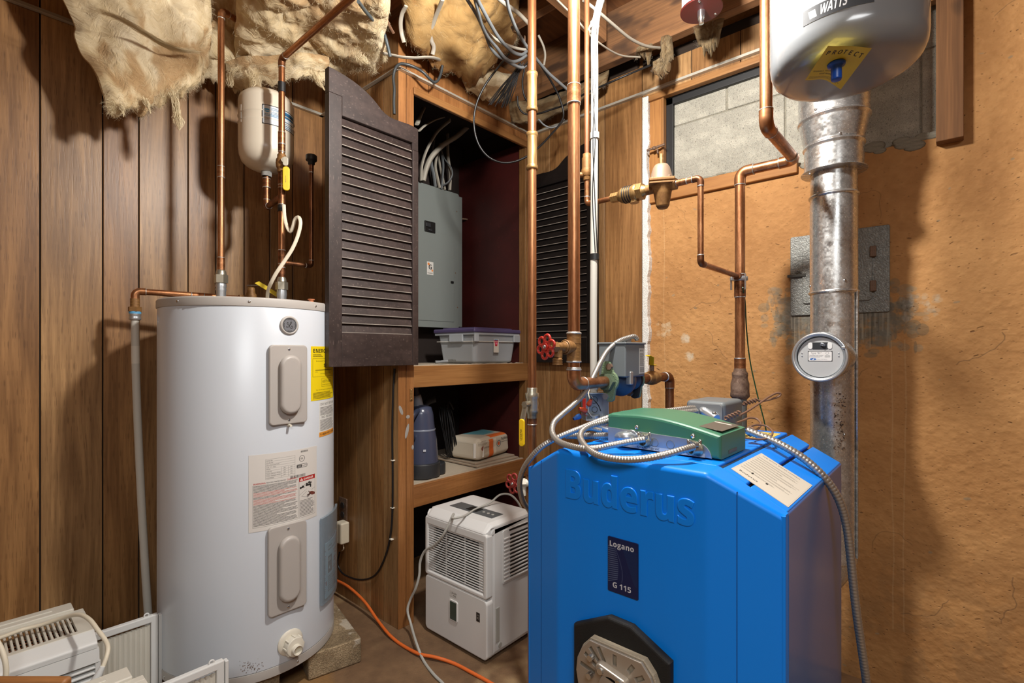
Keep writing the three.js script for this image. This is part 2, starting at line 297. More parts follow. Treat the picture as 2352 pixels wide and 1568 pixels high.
const woolMap = tex(1024, 512, (u, v) => { const a = fbm2(u * 7, v * 5, 7, 5, 4), f = fbm2(u * 24 + a * 6, v * 80 + a * 12, 24, 80, 4), d = fbm2(u * 5 + 7, v * 4 + 2, 5, 4, 4); let c = mix3([190, 166, 124], [232, 218, 188], clamp(a * 0.9 + (f - 0.5) * 0.4 + 0.1, 0, 1)); c = mix3(c, [150, 112, 70], sst(0.5, 0.7, d) * 0.6); return c; });
const woolB = tex(1024, 512, (u, v) => { const a = fbm2(u * 7, v * 5, 7, 5, 4), f = fbm2(u * 24 + a * 6, v * 80 + a * 12, 24, 80, 4), b = f * 255; return [b, b, b]; }, { srgb: false });
const spangle = tex(512, 512, (u, v) => { const n = n2(u * 60, v * 60, 60, 60), m = fbm2(u * 20, v * 20, 20, 20, 3), k = n2(u * 110, v * 110, 110, 110); let b = 196 + (n - 0.5) * 20 + (m - 0.5) * 26; if (k > 0.88) b += 45; return [b, b * 1.0, b * 0.99]; });
const spangleR = tex(256, 256, (u, v) => { const n = n2(u * 40, v * 40, 40, 40), m = fbm2(u * 12, v * 12, 12, 12, 3), b = 88 + (n - 0.5) * 40 + (m - 0.5) * 50; return [b, b, b]; }, { srgb: false });
const copperMap = tex(256, 512, (u, v) => { const n = fbm2(u * 4, v * 6, 4, 6, 4), m = fbm2(u * 8, v * 60, 8, 60, 3); return mix3([146, 96, 62], [206, 148, 104], clamp(n * 1.2 - 0.1 + (m - 0.5) * 0.5, 0, 1)); });
const copperDark = tex(256, 512, (u, v) => { const n = fbm2(u * 4, v * 6, 4, 6, 4), m = fbm2(u * 8, v * 60, 8, 60, 3); return mix3([100, 64, 42], [166, 112, 76], clamp(n * 1.2 - 0.1 + (m - 0.5) * 0.5, 0, 1)); });
const brassMap = tex(256, 256, (u, v) => { const n = fbm2(u * 6, v * 6, 6, 6, 4); return mix3([142, 108, 66], [206, 172, 116], n); });
const ironMap = tex(256, 256, (u, v) => { const n = fbm2(u * 8, v * 8, 8, 8, 4), m = n2(u * 70, v * 70, 70, 70); return mix3([92, 68, 54], [150, 126, 106], clamp(n + (m - 0.5) * 0.4, 0, 1)); });
const grainB = tex(256, 256, (u, v) => { const b = 128 + (n2(u * 90, v * 90, 90, 90) - 0.5) * 160; return [b, b, b]; }, { srgb: false });

// ---------- materials ----------
const std = (color, roughness = 0.6, extra = {}) => new THREE.MeshStandardMaterial({ color, roughness, metalness: 0, ...extra });
const phy = (color, roughness, extra = {}) => new THREE.MeshPhysicalMaterial({ color, roughness, metalness: 0, ...extra });
const M = {};
const panelTones = [0xffffff, 0xe6dccf, 0xf2e6d8, 0xd8ccbc, 0xfbeedd];
M.panels = panelTones.map((c) => std(c, 0.42, { map: again(walnut, 1 / 0.5, 1 / 1.1), bumpMap: again(walnutB, 1 / 0.5, 1 / 1.1), bumpScale: 0.0003 }));
M.backing = std(0x2a1d12, 0.9);
M.oak = std(0xd8c6b0, 0.5, { map: again(oak, 1 / 0.25, 1 / 0.9) });
M.orangeTrim = std(0xd8d0c8, 0.4, { map: again(orangeWood, 1 / 0.2, 1 / 1.2) });
M.jamb = std(0xe6d6b8, 0.7, { map: again(orangeWood, 1 / 0.3, 1 / 0.9) });
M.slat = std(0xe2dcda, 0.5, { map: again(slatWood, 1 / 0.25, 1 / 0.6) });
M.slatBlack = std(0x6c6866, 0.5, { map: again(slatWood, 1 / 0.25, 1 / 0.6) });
M.dustEdge = std(0x9c948a, 0.95);
M.joist = std(0xd8d2cc, 0.8, { map: again(joistWood, 1 / 0.25, 1 / 1.3) });
M.subfloor = std(0xd8c4ac, 0.85, { map: again(joistWood, 1 / 0.6, 1 / 1.6) });
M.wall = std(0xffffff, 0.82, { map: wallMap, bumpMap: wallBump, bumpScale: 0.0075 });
M.cinder = std(0xf4f2ec, 0.92, { map: again(cinder, 5, 5), bumpMap: again(cinderB, 5, 5), bumpScale: 0.0025 });
M.mortar = std(0xcac6bc, 0.95, { map: again(cinder, 4, 4) });
M.plaster = std(0xe6e3dc, 0.9, { bumpMap: again(grainB, 5, 5), bumpScale: 0.004 });
M.concBlock = std(0xffffff, 0.95, { map: again(roughConc, 2.4, 2.4), bumpMap: again(cinderB, 3, 3), bumpScale: 0.003 });
M.floor = std(0xffffff, 0.8, { map: again(floorMap, 0.7, 0.7), bumpMap: again(grainB, 4, 4), bumpScale: 0.0015 });
M.wool = std(0xffffff, 1, { map: again(woolMap, 1, 1), bumpMap: again(woolB, 1, 1), bumpScale: 0.0024 });
M.woolTan = std(0xc2aa84, 1, { map: again(woolMap, 1, 1), bumpMap: again(woolB, 1, 1), bumpScale: 0.0014 });
M.woolGrey = std(0x9c9284, 1, { map: again(woolMap, 1, 1), bumpMap: again(woolB, 1, 1), bumpScale: 0.002 });
M.fibre = std(0xe2d2ae, 1);
M.fibreGrey = std(0x8d8272, 1);
M.maroon = std(0x5a1c18, 0.55, { map: tex(256, 256, (u, v) => { const n = fbm2(u * 6, v * 6, 6, 6, 4), k = n2(u * 90, v * 90, 90, 90), b = 190 + (n - 0.5) * 60 + (k > 0.93 ? 40 : 0); return [b, b, b]; }) });
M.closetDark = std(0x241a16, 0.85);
M.copper = std(0xffffff, 0.36, { metalness: 0.85, map: again(copperMap, 4, 2) });
M.copperOld = std(0xffffff, 0.4, { metalness: 0.8, map: again(copperDark, 4, 2) });
M.solder = std(0xc8c6c0, 0.38, { metalness: 0.75 });
M.brass = std(0xffffff, 0.4, { metalness: 0.7, map: again(brassMap, 3, 3) });
M.bronze = std(0xcbb8a4, 0.55, { metalness: 0.25, map: again(brassMap, 3, 3) });
M.nickel = std(0xb4ae9c, 0.32, { metalness: 0.8 });
M.iron = std(0xffffff, 0.65, { metalness: 0.3, map: again(ironMap, 3, 3) });
M.chrome = std(0xcfd2d4, 0.2, { metalness: 0.95 });
M.zinc = std(0xc3c8cc, 0.34, { metalness: 0.8 });
M.conduit = std(0xb4b0a9, 0.4, { metalness: 0.8 });
M.galv = std(0xffffff, 0.9, { metalness: 0.86, map: again(spangle, 4, 4), roughnessMap: again(spangleR, 4, 4) });
M.galvOld = std(0xa7a8a4, 0.55, { metalness: 0.55, map: again(spangle, 3, 3), bumpMap: again(grainB, 4, 4), bumpScale: 0.0015 });
M.white = phy(0xc9cfd6, 0.32, { clearcoat: 0.25, clearcoatRoughness: 0.25 });
M.capGrey = std(0xb3aea8, 0.45);
M.coverGrey = std(0xb0aaa4, 0.4);
M.cream = phy(0xd9cfbc, 0.32, { clearcoat: 0.3, clearcoatRoughness: 0.2 });
M.tankGrey = phy(0x878b8e, 0.25, { clearcoat: 0.6, clearcoatRoughness: 0.1 });
M.plasticWhite = std(0xd8d8d6, 0.4);
M.acWhite = std(0xd6d6d3, 0.42);
M.acCream = std(0xcdc8bb, 0.5);
M.pvc = std(0xc2beb4, 0.45);
M.bibWhite = std(0xded8c8, 0.45);
M.blue = phy(0x0483ee, 0.42, { clearcoat: 0.12, clearcoatRoughness: 0.25, specularIntensity: 0.6 });
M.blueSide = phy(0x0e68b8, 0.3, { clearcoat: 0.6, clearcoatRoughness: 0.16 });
M.seamBlue = std(0x0a3f80, 0.6);
M.seam = std(0x06223f, 0.8);
M.black = std(0x101010, 0.5);
M.blackRough = std(0x131211, 0.75, { bumpMap: again(grainB, 6, 6), bumpScale: 0.0006 });
M.rubber = std(0x1b1b1c, 0.5);
M.alu = std(0xb4aa9c, 0.42, { metalness: 0.6 });
M.castBeige = std(0x9f937f, 0.6, { metalness: 0.2, bumpMap: again(grainB, 6, 6), bumpScale: 0.0006 });
M.green = phy(0x3f7a5f, 0.42, { clearcoat: 0.15, clearcoatRoughness: 0.4 });
M.flangeGreen = std(0x6c8062, 0.6, { bumpMap: again(grainB, 6, 6), bumpScale: 0.0015 });
M.greyBox = std(0x77797b, 0.5);
M.greyPaint = std(0x6c7274, 0.45);
M.panelGrey = std(0x7b827f, 0.5);
M.red = phy(0xb22a20, 0.4, { clearcoat: 0.4 });
M.redDull = std(0x8a2a24, 0.5);
M.yellow = std(0xe6bd12, 0.45);
M.yellowTag = std(0xd8bc3a, 0.5);
M.orangeCord = std(0xd9692a, 0.5);
M.greyCord = std(0xaaa9a2, 0.5);
M.blackCord = std(0x161618, 0.42);
M.greyCable = std(0x6f7375, 0.45);
M.whiteCable = std(0xa9a294, 0.5);
M.brownWire = std(0x7a5a46, 0.5);
M.greenWire = std(0x1d4a2c, 0.5);
M.creamCable = std(0xd8ceb8, 0.5);
M.copperBare = std(0xb07048, 0.4, { metalness: 0.7 });
M.smoke = phy(0x5a6478, 0.12, { transmission: 0.75, thickness: 0.0, ior: 1.3, side: THREE.DoubleSide });
M.binClear = phy(0xdfe4e8, 0.32, { transmission: 0.55, thickness: 0.0, side: THREE.DoubleSide });
M.purple = std(0x51466a, 0.4);
M.darkPlastic = std(0x2b2d30, 0.45);
M.tile = std(0xa08c78, 0.5);
M.paperWhite = std(0xd7d3ca, 0.8);
M.railMetal = std(0xc4bfb2, 0.4, { metalness: 0.35 });
M.web = std(0x9a9284, 1);
M.bulb = new THREE.MeshStandardMaterial({ color: 0xffffff, emissive: 0xfff0dc, emissiveIntensity: 6, roughness: 0.5 });
M.unseenPanelGlow = new THREE.MeshStandardMaterial({ color: 0xffffff, emissive: 0xfff8f0, emissiveIntensity: 1.5, roughness: 0.6 });
M.porcelain = std(0xdedad0, 0.3);
const printMat = (t, rough = 0.55) => new THREE.MeshStandardMaterial({ map: t, roughness: rough });
const FONT = await new FontLoader().loadAsync('fonts/droid/droid_sans_bold.typeface.json');
// =============== THE SETTING ===============
const ZL = -2.39, XP = 2.13, XW = 2.16, ZC = -1.752, XC = 1.259, TOP = 2.62;
struct('floor', boxUV(bxs(-2.2, 2.4, -0.1, 0, -2.7, 2.4)), M.floor);
// flat board of wall panelling between two grooves; kept a touch apart so that the joint is a real recess
let plankNo = 0;
function plank(parent, a, b, mat) { const i = plankNo++; return part('plank', boxUV(box(a, b, 0.0015), 'y', [i * 0.137, i * 0.271]), mat || M.panels[(i * 7 + (i >> 1)) % M.panels.length], parent); }

// panelled wall behind the water heater
{
  const w = structGroup('wall_left');
  part('backing', bxs(-2.1, 2.4, 0, TOP + 0.1, ZL - 0.12, ZL - 0.006), M.backing, w);
  const gx = [-1.2, -1.03, -0.92, -0.75, -0.64, -0.47, -0.36, -0.19, -0.06, 0.09, ...[92, 236, 319, 432].map((p) => onZ(p, 600, ZL).x), 0.775, 0.89, onZ(620, 600, ZL).x, onZ(672, 600, ZL).x, 1.262];
  for (let i = 0; i < gx.length - 1; i++) plank(w, V(gx[i] + 0.0022, 0.0, ZL - 0.006), V(gx[i + 1] - 0.0022, TOP, ZL));
}
// concrete wall painted ochre, with the old window opening
{
  const s = new THREE.Shape(); s.moveTo(-1.12, 0); s.lineTo(2.3, 0); s.lineTo(2.3, TOP + 0.1); s.lineTo(-1.12, TOP + 0.1); s.closePath();
  const hole = new THREE.Path(); hole.moveTo(-0.999, 1.865); hole.lineTo(-0.03, 1.865); hole.lineTo(-0.03, 2.316); hole.lineTo(-0.999, 2.316); hole.closePath(); s.holes.push(hole);
  // shape drawn in (z, y); turned so that its face looks to -x
  const g = new THREE.ExtrudeGeometry(s, { depth: 0.2, bevelEnabled: false });
  const p = g.attributes.position, uv = g.attributes.uv;
  for (let i = 0; i < p.count; i++) { const z = p.getX(i), y = p.getY(i), d = p.getZ(i); p.setXYZ(i, XW + 0.2 - d, y, z); uv.setXY(i, (z - WALL.z0) / (WALL.z1 - WALL.z0), y / WALL.y1); }
  g.computeVertexNormals();
  wallMap.wrapS = wallMap.wrapT = wallBump.wrapS = wallBump.wrapT = THREE.MirroredRepeatWrapping;
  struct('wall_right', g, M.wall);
}
// panelled part of the right wall, furred out from the concrete, and the strip of panelling over the window
{
  const w = structGroup('wall_corner');
  part('backing', [bxs(XP + 0.006, XW + 0.2, 0, TOP + 0.1, -2.5, -1.12), bxs(XP + 0.006, XW, 2.322, 2.5, -1.09, 0.6)], M.backing, w);
  const gz = [-1.76, -1.624, -1.43, -1.289, -1.092];
  for (let i = 0; i < 4; i++) plank(w, V(XP, 0, gz[i] + 0.002), V(XP + 0.006, 2.47, gz[i + 1] - 0.002));
  const hz = [-1.092, -0.86, -0.66, -0.4, -0.16, 0.2, 0.6];
  for (let i = 0; i < hz.length - 1; i++) plank(w, V(XP, 2.325, hz[i] + 0.002), V(XP + 0.006, 2.455, hz[i + 1] - 0.002));
  // broken plaster edge where the panelling stops
  seed(9); const L = [[-1.0915, 0], [-1.0915, 2.33]];
  for (let y = 2.33; y >= 0; y -= 0.014) L.push([-1.064 + (fbm2(y * 18, 3, 0, 0, 4) - 0.5) * 0.022 + rr(-0.0015, 0.0015), Math.max(y, 0)]);
  part('plaster_edge', extrude(poly(L), XW + 0.02 - XP, 0.002, 1).rotateY(-Math.PI / 2).translate(XW + 0.02, 0, 0), M.plaster, w);
}
// bricked-up basement window
{
  const w = structGroup('window_1');
  part('mortar', bxs(2.194, 2.3, 1.865, 2.316, -0.999, -0.03), M.mortar, w);
  const rows = [[1.872, 2.174, [[-0.975, -0.514], [-0.509, -0.1], [-0.095, -0.032]]], [2.179, 2.300, [[-0.975, -0.738], [-0.73, -0.33], [-0.322, -0.032]]]];
  let k = 0; for (const [y0, y1, cs] of rows) for (const [a, b] of cs) part('cinder_block', boxUV(bxs(2.188 + 0.002 * (k % 2), 2.25, y0, y1, a, b, 0.005), 'y', [k * 0.3, k++ * 0.17]), M.cinder, w);
  part('window_frame', [bxs(2.172, 2.23, 2.272, 2.316, -0.999, -0.2, 0.003), bxs(2.172, 2.23, 1.87, 2.316, -0.999, -0.962, 0.003), bxs(2.166, 2.18, 2.30, 2.316, -0.999, -0.2)], M.rubber, w);
  part('window_jamb', boxUV(bxs(XW - 0.016, XW + 0.01, 1.845, 2.335, -1.062, -1.0, 0.003), 'y'), M.jamb, w);
  part('jamb_edge', boxUV(bxs(XW - 0.02, XW + 0.01, 1.87, 2.316, -1.004, -0.992, 0.002), 'y'), M.orangeTrim, w);
  part('window_sill', boxUV(bxs(XW - 0.018, XW + 0.01, 1.84, 1.897, -1.062, -0.46, 0.004), 'z'), M.jamb, w);
  part('window_head', boxUV(bxs(XP - 0.002, XW, 2.3, 2.327, -1.06, 0.0, 0.003), 'z'), M.orangeTrim, w);
  // mortar smears on the sill and grey cement patch beyond the flue
  seed(31); const sm = []; for (let i = 0; i < 26; i++) sm.push(ball(V(XW - 0.006, 1.897 + rr(-0.004, 0.006), rr(-0.95, -0.5)), rr(0.008, 0.022), 0.6, 0.35, 1.2, 8));
  for (let i = 0; i < 20; i++) sm.push(ball(V(XW, 1.868 + rr(-0.02, 0.01), rr(-0.44, -0.05)), rr(0.01, 0.03), 0.25, 0.7, 1.3, 8));
  part('mortar_smear', sm, M.mortar, w);
  // old latch on the jamb
  const p = at(1517, 335, 2.235);
  part('window_latch', [cyl(p.clone().add(V(0, -0.003, -0.065)), p.clone().add(V(0.01, 0.006, 0.015)), 0.005, 0.006, 10), cyl(p.clone().add(V(0.01, 0.006, -0.02)), p.clone().add(V(0.004, -0.03, -0.015)), 0.004, 0.004, 8), ball(p.clone().add(V(0, -0.002, -0.03)), 0.009, 1, 1, 1, 8)], M.iron, w);
}
// short post nailed to the wall at the end of the window
{
  const w = structGroup('trim_1');
  part('post', boxUV(bxs(XW - 0.045, XW, 1.834, TOP, -0.057, 0.010, 0.003), 'y', [0.3, 0]), M.joist, w);

}
// ceiling: boards over joists that run out from the left wall
{
  const w = structGroup('ceiling');
  part('subfloor', boxUV(bxs(-2.2, 2.4, 2.70, 2.76, -2.7, 2.4), 'x'), M.subfloor, w);
  for (const [x, t] of [[2.0, 0.045], [1.62, 0.04], [1.22, 0.04], [0.82, 0.04], [0.42, 0.04], [0.02, 0.04], [-0.38, 0.04], [-0.8, 0.04], [-1.2, 0.04], [-1.6, 0.04]]) part('joist', boxUV(bxs(x, x + t, x === 1.22 || x === 1.62 ? 2.56 : 2.468, 2.70, -2.39, 2.3, 0.003), 'z', [x, 0]), M.joist, w);
  part('joist', boxUV(bxs(1.3, 1.9, 2.50, 2.70, -1.18, -1.14, 0.003), 'x', [0.4, 0.2]), M.joist, w);
}
struct('wall_back', boxUV(bxs(-2.2, 2.4, 0, 2.76, 2.3, 2.42)), M.panels[1]);
struct('wall_near', boxUV(bxs(-2.22, -2.1, 0, 2.76, -2.7, 2.4)), M.panels[1]);

// electrical closet: panelled side and front, dark inside
{
  const w = structGroup('wall_closet');
  const gz = [ZL, -2.24, -2.069, -1.96, -1.86, ZC];
  for (let i = 0; i < 5; i++) plank(w, V(XC, 0, gz[i] + 0.0018), V(XC + 0.006, TOP, gz[i + 1] - 0.0018));
  part('backing', [bxs(XC + 0.006, XC + 0.03, 0, TOP, ZL, ZC - 0.01), bxs(1.3, XP, 2.29, TOP, ZC - 0.03, ZC - 0.007)], M.backing, w);
  // front left stile and header
  plank(w, V(XC, 0, ZC - 0.006), V(1.297, TOP, ZC + 0.001), M.oak); plank(w, V(1.3, 0, ZC - 0.006), V(1.338, 2.28, ZC + 0.001), M.oak);
  const hx = [1.299, 1.42, 1.66, 1.86, 2.0, XP]; for (let i = 0; i < 5; i++) plank(w, V(hx[i] + 0.002, 2.262, ZC - 0.006), V(hx[i + 1] - 0.002, TOP, ZC), M.oak);
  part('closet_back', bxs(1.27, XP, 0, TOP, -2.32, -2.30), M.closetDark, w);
  part('closet_side', [boxUV(bxs(2.10, XP, 0, 2.30, -2.30, -1.80))], M.maroon, w, 'dark maroon side panel inside closet');
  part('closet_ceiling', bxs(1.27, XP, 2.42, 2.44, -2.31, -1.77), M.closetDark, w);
  part('closet_jamb', [boxUV(bxs(2.085, XP, 0, 2.28, -1.80, ZC, 0.002), 'y'), boxUV(bxs(1.285, 1.337, 0, 2.28, ZC - 0.03, ZC - 0.006), 'y')], M.panels[3], w);
  part('header_trim', boxUV(bxs(1.332, XP, 2.262, 2.294, ZC - 0.006, ZC + 0.012, 0.005), 'x'), M.orangeTrim, w);
  // cup hinge and dried paint on the stile
  const hp = onZ(944, 906, ZC + 0.001); part('hinge_leaf', [rbox(0.014, 0.05, 0.004, 0.001).translate(hp.x, hp.y, ZC + 0.003), cyl(V(hp.x, hp.y - 0.02, ZC + 0.007), V(hp.x, hp.y + 0.02, ZC + 0.007), 0.003), ball(V(hp.x, hp.y + 0.018, ZC + 0.006), 0.005, 1, 1, 0.5, 8), ball(V(hp.x, hp.y - 0.018, ZC + 0.006), 0.005, 1, 1, 0.5, 8)], M.brass, w);
  for (const [px, py, a, b, c, m] of [[921, 942, 0.008, 0.022, 0.4, M.plaster], [937, 957, 0.01, 0.008, 0, M.plaster], [935, 990, 0.008, 0.032, -0.25, M.plaster], [948, 1027, 0.006, 0.01, 0, M.plaster]]) { const p = onZ(px, py, ZC + 0.001); part('paint_smear', new THREE.SphereGeometry(1, 12, 8).scale(a, b, 0.0012).rotateZ(c).translate(p.x, p.y, ZC + 0.001), m, w); }
}
// metal angle left over from a hung ceiling
{
  const y = 2.335, h = 0.02;
  const strip = (a, b, n) => { const d = b.clone().sub(a), k = n.clone().multiplyScalar(0.019); return [box(V(Math.min(a.x, b.x), y, Math.min(a.z, b.z)), V(Math.max(a.x, b.x) + (n.x ? n.x * 0.002 : 0), y + h, Math.max(a.z, b.z) + (n.z ? n.z * 0.002 : 0))), box(V(Math.min(a.x, a.x + k.x, b.x), y, Math.min(a.z, a.z + k.z, b.z)), V(Math.max(a.x, b.x + k.x, b.x), y + 0.002, Math.max(b.z, b.z + k.z, a.z)))]; };
  struct('trim_2', strip(V(-1.2, 0, ZL), V(XC, 0, ZL), V(0, 0, 1)), M.railMetal);
  struct('trim_3', strip(V(XC, 0, ZC), V(XP, 0, ZC), V(0, 0, 1)), M.railMetal);
  struct('trim_4', strip(V(XC, 0, ZL), V(XC, 0, ZC), V(-1, 0, 0)), M.railMetal);
  struct('trim_5', strip(V(XP, 0, ZC), V(XP, 0, 0.4), V(-1, 0, 0)), M.railMetal);
}

// the ceiling bulb, and an unseen panel lamp placed to light the camera side
{
  const t = thing('ceiling_lamp', 'bare light bulb in a porcelain socket under the joists', 'lamp');
  part('bulb', lathe([[0, -0.034], [0.018, -0.029], [0.029, -0.016], [0.032, 0], [0.028, 0.016], [0.018, 0.03], [0.014, 0.045], [0, 0.046]], LAMP), M.bulb, t);
  part('socket', lathe([[0.014, 0.044], [0.024, 0.046], [0.026, 0.075], [0.05, 0.082], [0.055, 0.098], [0, 0.1]], LAMP), M.porcelain, t);
  part('stem', cyl(LAMP.clone().add(V(0, 0.1, 0)), V(LAMP.x, 2.7, LAMP.z), 0.008), M.zinc, t);
  const q = thing('unseen_panel_lamp', 'unseen wide flat panel lamp behind the camera, placed to light the near sides softly', 'lamp');
  part('diffuser', bxs(PANEL.x - PANEL.w / 2, PANEL.x + PANEL.w / 2, PANEL.y, PANEL.y + 0.006, PANEL.z - PANEL.d / 2, PANEL.z + PANEL.d / 2), M.unseenPanelGlow, q);
  part('lamp_frame', [bxs(PANEL.x - PANEL.w / 2 - 0.02, PANEL.x + PANEL.w / 2 + 0.02, PANEL.y + 0.006, PANEL.y + 0.06, PANEL.z - PANEL.d / 2 - 0.02, PANEL.z + PANEL.d / 2 + 0.02, 0.004)], M.plasticWhite, q);
  for (const a of [-1, 1]) for (const b of [-1, 1]) part('rod', cyl(V(PANEL.x + a * 0.45, PANEL.y + 0.06, PANEL.z + b * 0.35), V(PANEL.x + a * 0.45, 2.7, PANEL.z + b * 0.35), 0.004), M.zinc, q);
}
// =============== WATER HEATER AND ITS PIPES ===============
const HC = V(0.758, 0, -1.967), HR = 0.288, HB = 0.095, HT = 1.336;
// where the line of sight through a picture point first meets an upright cylinder; angle 0 = +z, growing towards +x
function onCyl(px, py, c, R) {
  const d = ray(px, py), a = d.x * d.x + d.z * d.z, b = d.x * c.x + d.z * c.z, k = c.x * c.x + c.z * c.z - R * R, t = (b - Math.sqrt(Math.max(b * b - a * k, 0))) / a;
  const p = d.multiplyScalar(t).add(EYE); return { p, a: Math.atan2(p.x - c.x, p.z - c.z), y: p.y };
}
const fine = (g, x, y, w, n, lh, col, ragged = 0.25) => { g.fillStyle = col; for (let i = 0; i < n; i++) { let cx = x; const end = x + w * (1 - rnd() * ragged); while (cx < end) { const l = rr(3, 12); g.fillRect(cx, y + i * lh, Math.min(l, end - cx), lh * 0.5); cx += l + 2.2; } } };
{
  const t = thing('water_heater', 'tall white electric water heater standing on concrete blocks beside the panelled wall', 'water heater');
  const prof = [[0, HB + 0.028], [HR, HB + 0.028], [HR, 1.305], [0, 1.305]];
  part('tank_jacket', lathe([[0, HB + 0.03], [HR - 0.004, HB + 0.03], [HR, HB + 0.034], [HR, 1.309], [0, 1.309]], HC, UP, 96), M.white, t);
  part('top_cap', lathe([[HR + 0.0005, 1.306], [HR + 0.003, 1.308], [HR + 0.003, 1.331], [HR - 0.001, 1.336], [HR - 0.012, 1.336], [HR - 0.02, 1.332], [0, 1.332]], HC, UP, 96), M.capGrey, t);
  part('base_ring', lathe([[0, HB], [HR - 0.001, HB], [HR + 0.001, HB + 0.002], [HR + 0.001, HB + 0.03], [HR - 0.003, HB + 0.031], [0, HB + 0.031]], HC, UP, 96), M.capGrey, t);
  const out = (a) => V(Math.sin(a), 0, Math.cos(a)), on = (a, y, R = HR) => V(HC.x + R * Math.sin(a), y, HC.z + R * Math.cos(a));
  const screw = (p, n) => [lathe([[0.0, 0.002], [0.0035, 0.0018], [0.0045, 0.0005], [0.0045, -0.003]], p, n, 10), facing(new THREE.BoxGeometry(0.006, 0.0009, 0.0006).translate(0, 0, 0.0021), p, n)];
  for (const [px, py] of [[407, 692], [573, 693], [725, 700]]) { const h = onCyl(px, py, HC, HR + 0.003); part('screw', screw(on(h.a, 1.321, HR + 0.003), out(h.a)), M.chrome, t); }
  for (const [px, py] of [[684, 1504], [377, 1545]]) { const h = onCyl(px, py, HC, HR + 0.001); part('screw', screw(on(h.a, HB + 0.014, HR + 0.001), out(h.a)), M.chrome, t); }
  // element access covers: pressed plates with a raised pill, slightly proud of the jacket
  for (const [px, y0p, y1p] of [[661, 792, 973], [659, 1201, 1402]]) {
    const a = onCyl(px, (y0p + y1p) / 2, HC, HR).a, y1 = onCyl(px, y0p, HC, HR).y, y0 = onCyl(px, y1p, HC, HR).y, w = 0.128, h = y1 - y0, n = out(a), c = on(a, (y0 + y1) / 2, HR - 0.004);
    const cover = part('access_cover', facing(extrude(rrShape(w, h, 0.014), 0.014, 0.004, 3), c, n), M.coverGrey, t);
    part('raised_panel', facing(extrude(rrShape(0.07, h * 0.74, 0.034), 0.012, 0.0115, 6), c.clone().addScaledVector(n, 0.013), n), M.coverGrey, cover);
    const L = []; for (let i = 0; i < 6; i++) L.push(facing(rbox(0.026, 0.0018, 0.001, 0.0004), c.clone().addScaledVector(n, 0.0252).add(V(0, -h * 0.16 - i * 0.0045, 0)), n));
    part('embossed_lines', L, M.coverGrey, cover);
    for (const s of [-1, 1]) part('cover_screw', screw(c.clone().addScaledVector(n, 0.0142).add(V(0, s * h * 0.445, 0)), n), M.chrome, cover);
  }
  { const h = onCyl(662, 976, HC, HR); part('plug', [cyl(on(h.a, h.y, HR), on(h.a, h.y, HR + 0.02), 0.005, 0.004, 10)], M.bibWhite, t); }
  // round maker's badge
  {
    const h = onCyl(664, 747, HC, HR), n = out(h.a), c = on(h.a, h.y, HR - 0.003), R = 0.0315;
    const badge = part('badge', lathe([[0, 0.007], [R * 0.78, 0.007], [R * 0.8, 0.0095], [R * 0.9, 0.0095], [R, 0.006], [R, 0]], c, n, 40), M.capGrey, t, 'round silver maker badge');
    const bt = canvasTex(256, 256, (g, w) => { g.fillStyle = '#8b8f96'; g.fillRect(0, 0, w, w); g.strokeStyle = '#4b4a48'; g.lineWidth = 9; g.beginPath(); g.arc(128, 128, 116, 0, 7); g.stroke(); g.lineWidth = 9; g.lineCap = 'round'; g.strokeStyle = '#3d3a36';
      g.beginPath(); g.moveTo(104, 92); g.bezierCurveTo(92, 62, 66, 96, 92, 112); g.bezierCurveTo(120, 120, 122, 150, 96, 164); g.bezierCurveTo(72, 178, 62, 150, 84, 148); g.stroke();
      g.beginPath(); g.moveTo(118, 130); g.bezierCurveTo(150, 118, 176, 70, 156, 66); g.bezierCurveTo(136, 66, 128, 128, 128, 150); g.bezierCurveTo(132, 186, 176, 190, 182, 160); g.bezierCurveTo(184, 132, 150, 132, 156, 156); g.stroke();
      for (const k of [0, 1.57, 3.14, 4.71]) { g.beginPath(); g.arc(128, 128, 100, k - 0.35, k + 0.35); g.stroke(); } });
    part('badge_face', facing(new THREE.CircleGeometry(R * 0.78, 40), c.clone().addScaledVector(n, 0.0074), n), new THREE.MeshStandardMaterial({ map: bt, metalness: 0.5, roughness: 0.35 }), badge);
  }
  // labels wrapped on the jacket
  const label = (name, pa, pb, py0, py1, cw, ch, draw, lab) => { const A = onCyl(pa, py0, HC, HR), B = onCyl(pb, py0, HC, HR); const y1 = A.y, y0 = onCyl(pa, py1, HC, HR).y; return part(name, cylPatch(HC, HR, A.a, B.a, y0, y1, 0.0008, 20), printMat(canvasTex(cw, ch, draw)), t, lab); };
  seed(41);
  label('energy_label', 714, 764.5, 795, 921, 420, 620, (g, w, h) => {
    g.fillStyle = '#e8cd0a'; g.fillRect(0, 0, w, h); g.fillStyle = '#1a1503'; g.font = 'bold 62px sans-serif'; g.fillText('ENERGYGUIDE', 22, 74, w - 30);
    g.beginPath(); g.moveTo(196, 84); g.lineTo(226, 84); g.lineTo(211, 122); g.fill(); g.fillRect(206, 30, 10, 60);
    fine(g, 22, 90, 150, 3, 12, '#3a3108'); g.strokeStyle = '#6d5f08'; g.lineWidth = 3; g.strokeRect(20, 140, w - 44, 210); g.font = '22px sans-serif'; g.fillText('Estimated Yearly Energy Cost', 60, 178, 300);
    g.font = 'bold 54px sans-serif'; g.fillText('$586', 170, 240); g.fillRect(52, 270, 320, 7); g.font = '15px sans-serif'; g.fillText('$550', 50, 300); g.fillText('$615', 330, 300); g.fillText('Cost Range of Similar Models', 120, 320, 200);
